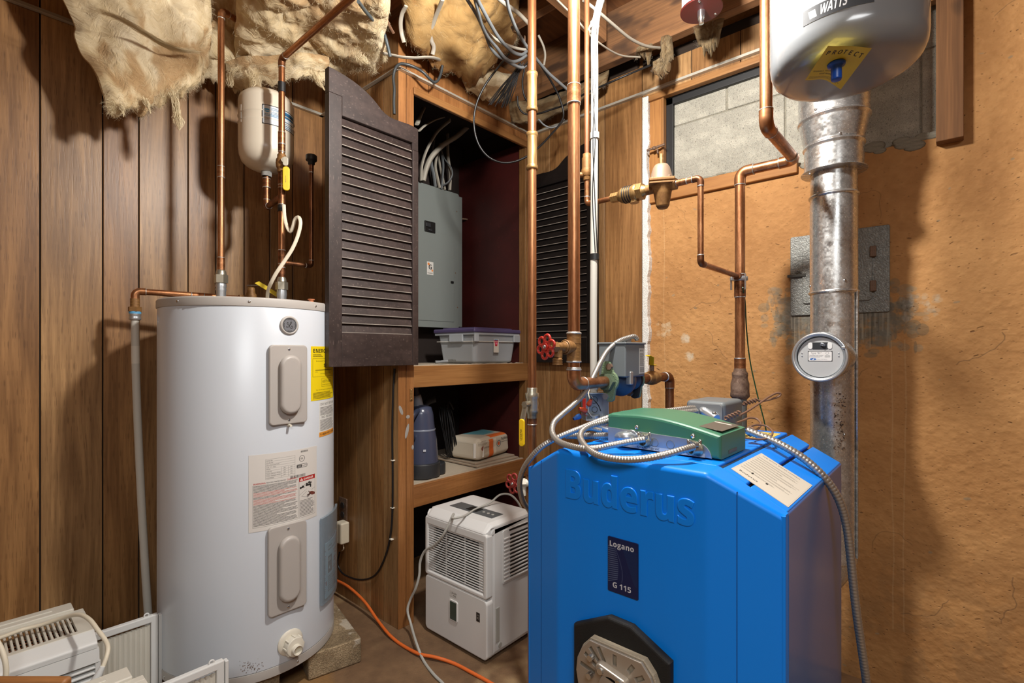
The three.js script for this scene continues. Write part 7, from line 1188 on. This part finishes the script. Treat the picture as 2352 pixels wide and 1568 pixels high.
{ // big expansion tank hanging from the ceiling
  const t = thing('large_expansion_tank', 'large glossy grey expansion tank hung from the ceiling above boiler', 'tank'), c = V(1.257, 0, -0.181), R = 0.14, yb = 1.735;
  part('shell', lathe([[0, yb - 0.004], [0.06, yb - 0.002], [0.1, yb + 0.003], [0.119, yb + 0.009], [0.132, yb + 0.021], [0.138, yb + 0.036], [R, yb + 0.054], [R, yb + 0.50], [0.13, yb + 0.54], [0.09, yb + 0.56], [0, yb + 0.565]], c, UP, 96), M.tankGrey, t);
  part('tank_seam', lathe([[R - 0.001, yb + 0.245], [R + 0.0012, yb + 0.248], [R - 0.001, yb + 0.251]], c, UP, 96), M.tankGrey, t);
  part('hanger', cyl(V(c.x, yb + 0.56, c.z), V(c.x, 2.7, c.z), 0.014), M.galvOld, t);
  const A = onCyl(1845, 20, c, R), B = onCyl(2008, 20, c, R), y0 = onCyl(1845, 62, c, R).y, band = onCyl(1845, 28, c, R).y;
  const hgt = 0.13; part('tank_label', cylPatch(c, R, A.a, B.a, y0, y0 + hgt, 0.0006, 20), printMat(canvasTex(700, 420, (g, w, h) => { g.fillStyle = '#d8dadc'; g.fillRect(0, 0, w, h); const bh = ((band - y0) / hgt) * h; g.fillStyle = '#23262b'; g.fillRect(0, h - bh, w, bh); g.fillStyle = '#e2e4e6'; g.font = 'italic bold 84px sans-serif'; g.fillText('WATTS', 178, h - bh * 0.24, 290); for (const x of [66, 106]) { g.beginPath(); g.moveTo(x - 8, h - bh * 0.76); g.lineTo(x + 28, h - bh * 0.76); g.lineTo(x + 48, h - bh * 0.24); g.lineTo(x + 12, h - bh * 0.24); g.fill(); } g.fillStyle = '#888'; g.font = '22px sans-serif'; g.fillText('PLT-35', 24, h - bh - 16); g.fillRect(90, 40, 200, 10); g.fillRect(90, 70, 300, 10); })), t);
  // warning paper threaded on the blue valve cap
  const q = [[1902, 104], [2003, 109], [1849, 176], [1931, 197]].map(([x, y]) => onY(x, y, yb - 0.007)), N = 12, pos = [], uv = [], idx = [];
  for (let j = 0; j <= N; j++) for (let i = 0; i <= N; i++) { const u = i / N, v = j / N, a = q[0].clone().lerp(q[1], u), b = q[2].clone().lerp(q[3], u), p = a.lerp(b, v); p.y += -0.003 * Math.sin(u * 7 + 1) * (0.3 + v) - 0.004 * Math.pow(2 * u - 1, 4) * v; pos.push(p.x, p.y, p.z); uv.push(u, 1 - v); }
  for (let j = 0; j < N; j++) for (let i = 0; i < N; i++) { const a = j * (N + 1) + i; idx.push(a, a + 1, a + N + 1, a + 1, a + N + 2, a + N + 1); }
  const g = new THREE.BufferGeometry(); g.setAttribute('position', new THREE.Float32BufferAttribute(pos, 3)); g.setAttribute('uv', new THREE.Float32BufferAttribute(uv, 2)); g.setIndex(idx); g.computeVertexNormals();
  const tag = part('warning_tag', g, new THREE.MeshStandardMaterial({ side: THREE.DoubleSide, roughness: 0.5, map: canvasTex(420, 400, (c2, w, h) => { c2.fillStyle = '#d9be36'; c2.fillRect(0, 0, w, h); c2.fillStyle = '#2a250c'; c2.font = 'bold 62px sans-serif'; [...'PROTECT'].forEach((ch, i) => c2.fillText(ch, 30 + i * 54, 96 - 10 * Math.sin((i / 6) * 3.1))); c2.font = 'bold 24px sans-serif'; c2.fillText('YOURSELF, YOUR PROPERTY,', 24, 296, 372); c2.fillText('YOUR WARRANTY', 110, 330, 200); seed(110); fine(c2, 24, 352, 370, 3, 11, '#7d6d22'); }) }), t, 'yellow warning tag');
  const k = onY(1921, 147, yb - 0.008); part('valve_cap', [lathe([[0, -0.034], [0.0085, -0.034], [0.0095, -0.031], [0.0095, -0.008], [0.015, -0.006], [0.016, -0.002], [0.015, 0], [0, 0]], V(k.x, yb - 0.006, k.z), UP, 20)], std(0x1150b4, 0.35), tag, 'blue plastic cap');
}
{ // red based canister under the joists
  const t = thing('ceiling_canister', 'white canister with red round base plate hung under the joists', 'canister'), c = V(1.757, 2.35, -0.675), R = 0.07;
  part('body', lathe([[0, 0.006], [R * 0.93, 0.006], [R * 0.93, 0.19], [R * 0.8, 0.2], [0, 0.2]], c, UP, 48), M.plasticWhite, t);
  part('base_plate', lathe([[0, 0], [R - 0.001, 0], [R, 0.002], [R, 0.007], [0, 0.007]], c, UP, 48), std(0x5e1d18, 0.5), t, 'red base plate');
  part('nipple', [lathe([[0, -0.044], [0.008, -0.044], [0.0085, -0.042], [0.0085, -0.032], [0.0115, -0.03], [0.0115, -0.022], [0.0135, -0.02], [0.0135, 0]], c, UP, 20)], M.chrome, t);
  for (const a of [0.6, 2.9]) part('screw', lathe([[0, -0.003], [0.004, -0.002], [0.0045, 0]].reverse(), V(c.x + Math.cos(a) * R * 0.8, c.y, c.z + Math.sin(a) * R * 0.8), UP, 10), M.chrome, t);
  part('hanger', cyl(V(c.x, 2.56, c.z), V(c.x, 2.70, c.z), 0.012), M.galvOld, t);
}
// =============== INSULATION AND CABLES UNDER THE FLOOR ABOVE ===============
// lumpy sheet of glass wool between two edge curves; N = the side that bulges
function fluff(name, label, A, B, { N = V(0, -1, 0), thick = 0.06, amp = 0.03, ragged = 0.12, s = 1, mat = M.wool, fib = M.fibre, nf = 1500, nu = 90, nv = 70, scale = 5.5, fl = 0.026 } = {}) {
  const t = thing(name, label, 'insulation'); seed(200 + s);
  const ca = new THREE.CatmullRomCurve3(A.map((a) => at(...a))), cb = new THREE.CatmullRomCurve3(B.map((a) => at(...a))); N = N.clone().normalize();
  const P = (u, v, side) => {
    const a = ca.getPoint(u), b = cb.getPoint(u), rg = 1 + ragged * ((fbm2(u * 14 + s, s * 3.1, 0, 0, 4) - 0.5) * 2 * v), p = a.lerp(b, v * rg);
    const pr = Math.pow(Math.max(0, (1 - Math.pow(Math.abs(2 * u - 1), 6)) * (1 - Math.pow(Math.abs(2 * v - 1), 6))), 0.5);
    const n1 = fbm3(p.x * scale + s, p.y * scale, p.z * scale, 3), n2b = fbm3(p.x * scale * 2.6 + s * 2, p.y * scale * 3.2, p.z * scale * 3.2, 3);
    const folds = Math.abs(fbm3(p.x * scale * 0.9 + 7, p.y * scale * 0.9 + s, p.z * scale * 0.9, 3) - 0.5) * 2;
    const d = side > 0 ? thick * pr * (0.25 + 1.1 * n1) + amp * pr * ((n2b - 0.5) * 0.6 - Math.pow(1 - folds, 6) * 0.4) : -thick * 0.35 * pr;
    p.addScaledVector(N, d);
    p.x += (fbm3(p.z * 12, p.y * 12 + s, p.x * 9, 2) - 0.5) * amp * 0.8; p.y += (fbm3(p.x * 16 + 4, p.z * 16, s, 3) - 0.5) * amp * 0.5; p.z += (fbm3(p.y * 12 + 9, p.x * 12, s, 2) - 0.5) * amp * 0.8;
    return p;
  };
  const sheet = (side) => { const pos = [], uv = [], idx = []; for (let j = 0; j <= nv; j++) for (let i = 0; i <= nu; i++) { const p = P(i / nu, j / nv, side); pos.push(p.x, p.y, p.z); uv.push((i / nu) * 1.3 + s * 0.37, (j / nv) * 0.8 + s * 0.21); } for (let j = 0; j < nv; j++) for (let i = 0; i < nu; i++) { const a = j * (nu + 1) + i, b = a + nu + 1; side > 0 ? idx.push(a, a + 1, b, a + 1, b + 1, b) : idx.push(a, b, a + 1, a + 1, b, b + 1); } const g = new THREE.BufferGeometry(); g.setAttribute('position', new THREE.Float32BufferAttribute(pos, 3)); g.setAttribute('uv', new THREE.Float32BufferAttribute(uv, 2)); g.setIndex(idx); g.computeVertexNormals(); return g; };
  part('batt', [sheet(1), sheet(-1)], mat, t);
  // loose fibres as thin curved ribbons
  const fp = [], ix = [];
  for (let k = 0; k < nf; k++) {
    const edge = rnd() < 0.5, u = edge && rnd() < 0.4 ? (rnd() < 0.5 ? rr(0, 0.04) : rr(0.96, 1)) : rnd(), v = edge ? rr(0.9, 1) : rnd(), p = P(u, v, 1), L = rr(0.25, 1) * fl;
    let d = V(rr(-1, 1), rr(-1, 0.5), rr(-1, 1)).normalize().addScaledVector(N, edge ? 0.2 : 0.5).normalize(); const curl = V(rr(-1, 1), rr(-1, 0.4), rr(-1, 1)), wv = V(rr(-1, 1), rr(-1, 1), rr(-1, 1)).normalize().multiplyScalar(rr(0.00008, 0.0002)), o = fp.length / 3;
    for (let q = 0; q <= 3; q++) { fp.push(p.x + wv.x, p.y + wv.y, p.z + wv.z, p.x - wv.x, p.y - wv.y, p.z - wv.z); p.addScaledVector(d, L / 3); d = d.clone().addScaledVector(curl, 1.0).normalize(); }
    for (let q = 0; q < 3; q++) ix.push(o + q * 2, o + q * 2 + 1, o + q * 2 + 2, o + q * 2 + 1, o + q * 2 + 3, o + q * 2 + 2);
  }
  const g = new THREE.BufferGeometry(); g.setAttribute('position', new THREE.Float32BufferAttribute(fp, 3)); g.setIndex(ix); g.computeVertexNormals();
  part('loose_fibres', g, fib, t).userData.kind = 'stuff';
  return t;
}
// lock of wool: many fine fibres that follow one path, spread out by r(u)
function wisp(t, pts, r, fib = M.fibre) {
  const P = smooth(pts.map((a) => at(...a)), 14), L = P[0].distanceTo(P[14]) + 0.02, n = Math.round(120 + 1600 * L), fp = [], ix = [];
  for (let k = 0; k < n; k++) {
    const a = rr(0, 6.283), q = Math.sqrt(rnd()), u0 = rnd() * 0.6, u1 = Math.min(1.04, u0 + rr(0.25, 0.6)), w = rr(0.0002, 0.0005), ph = rr(0, 9), o = fp.length / 3, m = 7;
    for (let i = 0; i <= m; i++) { const u = lerp(u0, u1, i / m), f = clamp(u, 0, 1) * 14, b = Math.min(13, Math.floor(f)), c = P[b].clone().lerp(P[b + 1], f - b), R = r(clamp(u, 0, 1)) * q * (1 + 0.5 * Math.sin(ph + u * 9)); c.add(V(R * Math.cos(a + u * 2 * Math.sin(ph)), (u > 1 ? -0.004 : 0), R * Math.sin(a + u * 2 * Math.sin(ph)))); fp.push(c.x + w * Math.cos(ph), c.y, c.z + w * Math.sin(ph), c.x - w * Math.cos(ph), c.y, c.z - w * Math.sin(ph)); }
    for (let i = 0; i < m; i++) ix.push(o + i * 2, o + i * 2 + 1, o + i * 2 + 2, o + i * 2 + 1, o + i * 2 + 3, o + i * 2 + 2);
  }
  const g = new THREE.BufferGeometry(); g.setAttribute('position', new THREE.Float32BufferAttribute(fp, 3)); g.setIndex(ix); g.computeVertexNormals();
  part('wool_lock', g, fib, t).userData.kind = 'stuff';
}
{
  const FR = V(0.62, -0.25, 0.75);
  const a = fluff('insulation_batt', 'torn cream insulation batt hanging down the panelled wall at left, above downpipe', [[118, -90, 1.60], [250, -110, 1.66], [380, -110, 1.74], [470, -60, 1.82]], [[243, 258, 1.70], [285, 258, 1.74], [340, 240, 1.79], [390, 232, 1.82], [430, 195, 1.86], [478, 135, 1.9]], { N: FR, thick: 0.08, amp: 0.05, ragged: 0.10, s: 1, nf: 9000, nu: 110, nv: 110 });
  wisp(a, [[392, 200, 1.80], [402, 230, 1.80], [406, 258, 1.80], [410, 280, 1.80], [412, 297, 1.80]], (u) => (0.018 * (1 - u) * (1 - u) + 0.0055 + 0.012 * Math.exp(-Math.pow((u - 0.84) / 0.15, 2))) * Math.sqrt(Math.max(0.02, 1 - Math.pow(u, 14))));
  wisp(a, [[330, 222, 1.74], [338, 240, 1.74], [346, 258, 1.74]], (u) => 0.012 * (1 - u) + 0.0008); wisp(a, [[276, 235, 1.70], [281, 250, 1.70], [284, 266, 1.70]], (u) => 0.012 * (1 - u) + 0.0008);
  wisp(a, [[215, 20, 1.56], [280, 45, 1.60], [330, 75, 1.66], [400, 112, 1.72], [455, 118, 1.78]], (u) => 0.014);
  fluff('insulation_batt', 'shadowed tan insulation packed in the bay above the left copper pipe', [[330, -120, 1.75], [440, -120, 1.78], [540, -110, 1.80], [640, -90, 1.80]], [[420, 140, 2.0], [490, 185, 2.08], [560, 198, 2.16], [640, 190, 2.28]], { thick: 0.05, amp: 0.05, s: 2, nf: 900 });
  const b = fluff('insulation_batt', 'broad bright insulation batt sagging over the diagonal copper pipe', [[545, -110, 1.66], [680, -110, 1.66], [800, -110, 1.66], [905, -90, 1.68]], [[535, 165, 2.13], [620, 180, 2.2], [700, 178, 2.22], [790, 165, 2.2], [850, 150, 2.14], [888, 118, 2.05]], { thick: 0.07, amp: 0.05, s: 3, nf: 9000, nu: 120, nv: 100 });
  wisp(b, [[826, 120, 2.02], [832, 138, 2.02], [842, 150, 2.02], [852, 148, 2.02]], (u) => 0.026 * (1 - 0.5 * u));
  const c = fluff('insulation_batt', 'ragged roll of insulation drooping just above small cream tank', [[510, 140, 2.02], [590, 128, 2.0], [690, 125, 1.99], [760, 130, 2.05]], [[535, 200, 2.08], [600, 195, 2.05], [680, 170, 2.02], [745, 190, 2.1]], { N: V(0.3, -0.8, 0.5), thick: 0.05, amp: 0.04, ragged: 0.3, s: 4, nf: 1600 });
  wisp(c, [[545, 152, 1.98], [532, 165, 1.98], [529, 180, 1.98], [531, 196, 1.98]], (u) => 0.008 + 0.004 * u);
  wisp(c, [[570, 165, 2.02], [572, 190, 2.02], [574, 212, 2.02]], (u) => 0.026 * (1 - 0.6 * u)); wisp(c, [[720, 160, 2.04], [732, 190, 2.04], [745, 205, 2.04]], (u) => 0.024 * (1 - 0.8 * u));
  fluff('insulation_batt', 'dull tan insulation sheet bulging above closet header', [[905, -110, 1.80], [1000, -110, 1.82], [1110, -110, 1.86], [1200, -90, 1.92]], [[930, 70, 2.04], [975, 128, 2.14], [1030, 158, 2.25], [1085, 176, 2.34], [1140, 128, 2.34], [1190, 90, 2.3]], { thick: 0.07, amp: 0.04, s: 5, nf: 900, mat: M.woolTan, fib: M.fibre });
  fluff('insulation_batt', 'small folded insulation scrap resting on metal strip over the closet', [[1062, 175, 2.36], [1110, 158, 2.42], [1172, 168, 2.5]], [[1072, 208, 2.37], [1115, 228, 2.44], [1168, 232, 2.5]], { N: V(-0.4, -0.5, 0.8), thick: 0.07, amp: 0.03, s: 6, nf: 500, nu: 50, nv: 40 });
  fluff('insulation_batt', 'grey dusty insulation strip stuffed along corner behind the copper pipes', [[1165, 235, 2.62], [1240, 228, 2.62], [1320, 200, 2.46], [1400, 160, 2.34]], [[1175, 285, 2.64], [1240, 280, 2.62], [1310, 250, 2.46], [1395, 195, 2.34]], { N: V(-0.7, -0.4, 0.6), thick: 0.06, amp: 0.04, s: 7, nf: 600, mat: M.woolGrey, fib: M.fibreGrey, nu: 60, nv: 40 });
  const sc = (l, A, B, s) => fluff('insulation_scrap', l, A, B, { N: V(-1, -0.2, 0), thick: 0.03, amp: 0.025, ragged: 0.5, s, nf: 260, mat: M.woolGrey, fib: M.fibreGrey, nu: 36, nv: 36, scale: 22, fl: 0.02 });
  sc('grey tuft of old insulation hanging under the red-based canister', [[1592, 62, 2.0], [1630, 48, 1.98], [1662, 40, 1.96]], [[1600, 98, 2.0], [1625, 122, 1.98], [1650, 92, 1.96]], 8);
  sc('narrow grey insulation tuft hanging above the bricked-up window corner', [[1520, 85, 2.08], [1535, 80, 2.07], [1545, 84, 2.06]], [[1518, 130, 2.08], [1533, 160, 2.07], [1545, 146, 2.06]], 9);
  sc('pale insulation tuft clinging under the narrow grey one', [[1500, 140, 2.1], [1520, 132, 2.09], [1535, 132, 2.08]], [[1502, 158, 2.1], [1516, 176, 2.09], [1530, 150, 2.08]], 10);
  sc('small brown tuft with a drooping tail beside the white cable end', [[1462, 112, 2.14], [1478, 106, 2.13], [1500, 100, 2.12]], [[1462, 134, 2.14], [1474, 128, 2.13], [1494, 145, 2.12]], 11);
}
{
  const K1 = (L) => L.map(([x, y, t]) => at(800 + x / 5.113, y / 5.113, t)), K2 = (L) => L.map(([x, y, t]) => at(860 + x / 4.354, 60 + y / 4.354, t));
  const cab = (pts, r, m, label, flatness = 1, name = 'hanging_cable') => solo(name, sweep(smooth(pts, 70), r, { flat: flatness, radial: 10 }), m, label, 'cable', 'old cables hanging under the joists');
  cab(K1([[340, 615, 2.02], [480, 640, 2.03], [620, 668, 2.04], [780, 680, 2.06], [940, 672, 2.08], [1040, 690, 2.12], [1085, 720, 2.16]]), 0.009, M.whiteCable, 'flat white cable stretched level above closet corner', 0.45);
  cab(K1([[120, 20, 1.72], [200, 130, 1.80], [300, 245, 1.87], [380, 330, 1.92], [425, 410, 1.95], [460, 530, 1.97], [492, 665, 1.99]]), 0.0065, std(0x4a5356, 0.4), 'dark grey cable slanting down to the flat white cable');
  cab(K1([[1105, 0, 1.9], [1060, 110, 1.95], [1010, 240, 2.0], [975, 370, 2.04], [975, 470, 2.06], [1005, 550, 2.07], [990, 640, 2.08]]), 0.0085, M.whiteCable, 'pale flat cable wriggling down over tan insulation', 0.5);
  cab(K1([[680, 70, 1.9], [635, 150, 1.93], [615, 260, 1.96], [625, 390, 1.99], [655, 500, 2.0]]), 0.008, M.whiteCable, 'short pale cable hanging left of the dark recess', 0.5);
  cab(K1([[400, 60, 1.9], [440, 200, 1.94], [480, 300, 1.97], [530, 390, 2.0]]), 0.0065, M.brownWire, 'dull brown cable behind the slanting dark grey one', 0.6);
  cab(K1([[1000, 0, 2.0], [950, 150, 2.06], [890, 330, 2.12], [850, 560, 2.16]]), 0.009, std(0x3b342c, 0.6), 'dark flat cable in shadow by tan insulation', 0.5);
  cab(K1([[720, 360, 2.08], [770, 260, 2.06], [850, 210, 2.05], [930, 185, 2.05], [1010, 130, 2.02], [1060, 40, 1.98]]), 0.010, M.blackCord, 'black cable bowed through the dark recess', 0.6);
  const end = [2085, 640, 2.06];
  cab(K1([[1370, -60, 1.68], [1400, 0, 1.72], [1470, 110, 1.78], [1540, 240, 1.85], [1610, 400, 1.91], [1670, 550, 1.96], [1750, 650, 1.99], [1850, 705, 2.02], [1950, 765, 2.04], [2040, 795, 2.05], [2085, 770, 2.06]]), 0.0062, M.greyCable, 'lowest grey cable of the bundle swooping to copper pipe');
  cab(K1([[1470, -60, 1.68], [1490, 0, 1.72], [1530, 150, 1.78], [1570, 290, 1.84], [1640, 430, 1.9], [1745, 560, 1.96], [1840, 680, 2.0], [1930, 725, 2.03], [2030, 695, 2.05], [2090, 650, 2.06]]), 0.0062, M.greyCable, 'second grey cable of the bundle, crossing the lowest one');
  cab(K1([[1490, -60, 1.68], [1520, 0, 1.72], [1600, 150, 1.78], [1680, 300, 1.84], [1760, 430, 1.9], [1860, 545, 1.97], [1960, 625, 2.02], [2050, 640, 2.05], [2095, 600, 2.06]]), 0.0066, M.greyCable, 'upper grey cable of the bundle, straightest of them');
  cab(K1([[1565, 280, 1.84], [1650, 395, 1.9], [1760, 480, 1.96], [1880, 535, 2.01], [2000, 572, 2.04], [2085, 585, 2.06]]), 0.0055, M.whiteCable, 'short pale cable branching off the grey bundle');
  cab([...K1([[1840, -60, 1.62], [1860, 0, 1.65], [1895, 140, 1.70], [1955, 300, 1.77], [2045, 470, 1.84], [2150, 620, 1.90], [2260, 755, 1.96]]), at(1260, 168, 2.0), at(1285, 190, 2.04), at(1306, 208, 2.08), at(1330, 226, 2.1)], 0.006, M.greyCable, 'grey cable passing behind brass coupled copper pipe to the right');
  cab([at(1128, -20, 1.8), at(1155, 5, 1.86), at(1190, 30, 1.94), at(1218, 58, 2.0)], 0.0075, M.whiteCable, 'pale cable with a blue capped end beside the copper pipe');
  solo('wire_nut', lathe([[0, 0], [0.007, 0.001], [0.008, 0.012], [0.006, 0.022], [0, 0.023]], at(1222, 64, 2.0), V(-0.5, 0.4, 0), 12), std(0x2a4f9c, 0.5), 'blue wire nut on the pale cable end beside copper pipe', 'wire nut');
  cab(K2([[1640, 90, 2.2], [1690, 200, 2.22], [1708, 290, 2.24], [1695, 390, 2.26]]), 0.005, M.whiteCable, 'thin pale cable drooping right of the brass couplings');
  // loop of black cable hanging before the closet header
  cab(K2([[1350, 270, 2.1], [1270, 370, 2.12], [1180, 485, 2.14], [1090, 620, 2.15], [1020, 780, 2.16], [994, 930, 2.17], [1010, 1090, 2.18], [1060, 1215, 2.19], [1150, 1315, 2.2], [1280, 1365, 2.21], [1400, 1355, 2.22], [1520, 1305, 2.23], [1640, 1215, 2.25], [1770, 1080, 2.28], [1870, 955, 2.3], [1892, 880, 2.3], [1850, 715, 2.28], [1780, 575, 2.25], [1690, 430, 2.2], [1600, 300, 2.14]]), 0.0046, M.blackCord, 'large loop of black cable dangling in front of the dark closet opening');
  cab(K2([[1500, 430, 2.3], [1480, 560, 2.32], [1500, 700, 2.34], [1560, 790, 2.36]]), 0.0042, M.blackCord, 'black cable hanging straight left of the brass coupling');
  cab(K2([[1430, 700, 2.36], [1440, 800, 2.37], [1490, 870, 2.38], [1560, 885, 2.38], [1660, 870, 2.36], [1780, 830, 2.34], [1900, 790, 2.3], [2100, 680, 2.2], [2500, 500, 2.1], [2760, 390, 2.1]]), 0.0042, M.blackCord, 'black cable drooping across the corner behind tall pipes');
  cab(K2([[1640, 930, 2.34], [1700, 990, 2.35], [1770, 1015, 2.35], [1850, 985, 2.34], [1900, 930, 2.32]]), 0.0038, M.greyCable, 'thin grey cable swag right of the brass couplings');
  cab([...K1([[1105, 770, 2.16], [1085, 870, 2.16], [1050, 945, 2.15], [1010, 965, 2.14], [955, 925, 2.12], [880, 850, 2.1], [780, 790, 2.09], [680, 755, 2.075], [605, 752, 2.06], [555, 800, 2.05], [530, 900, 2.05], [540, 1050, 2.05], [535, 1200, 2.05], [540, 1340, 2.05]])], 0.0058, std(0x33383a, 0.4), 'dark cable hooked over metal strip at the closet corner');
  cab([at(1340, 0, 1.75), at(1375, 28, 1.8), at(1410, 58, 1.88), at(1450, 90, 1.98), at(1485, 106, 2.06), at(1515, 110, 2.12)], 0.0058, M.whiteCable, 'white cable running from the conduit to right joist');
  cab([at(1280, 0, 1.7), at(1320, 40, 1.75), at(1360, 85, 1.82), at(1420, 125, 1.95), at(1470, 132, 2.05)], 0.0034, M.whiteCable, 'thin pale wire crossing behind the tall copper pipes');
  cab([at(1385, 0, 1.6), at(1372, 30, 1.62), at(1352, 75, 1.66)], 0.009, M.whiteCable, 'short white flat cable crossing thin copper pipe', 0.4);
  // fan of clipped black wires
  seed(300); const t = thing('wire_fan', 'fan of clipped black wires hanging from the grey cable bundle', 'wire');
  for (let i = 0; i < 18; i++) { const k = i / 17, a = K1([[2020 + rr(-30, 40), 760 + rr(-30, 30), 2.07]])[0], m = K1([[lerp(1830, 1960, k) + rr(-20, 20), 1000 + rr(-20, 20), 2.1]])[0], b = K1([[lerp(1650, 1880, k) + rr(-15, 15), 1240 + rr(-45, 25), 2.13]])[0]; part('black_wire', sweep(smooth([a, m, b], 14), 0.0022, { radial: 6 }), M.blackCord, t); }
  const u = thing('cable_clamp', 'dark strap gathering the grey cables beside copper pipe', 'strap'), q = K1([[2070, 660, 2.055]])[0];
  part('strap', sweep(smooth([q.clone().add(V(0, 0.05, 0)), q.clone().add(V(0.015, 0.02, 0.01)), q.clone().add(V(0.012, -0.02, 0.01)), q.clone().add(V(-0.006, -0.045, 0))], 16), 0.012, { flat: 0.3, radial: 8 }), M.blackCord, u); part('strap_hook', torus(q.clone().add(V(0, 0.06, 0)), V(1, 0, 1), 0.018, 0.003, 20), M.iron, u);
}
for (const o of things) settle(o);
scene.traverse((o) => { if (o.isMesh) { o.castShadow = true; o.receiveShadow = true; } });
renderer.render(scene, camera);
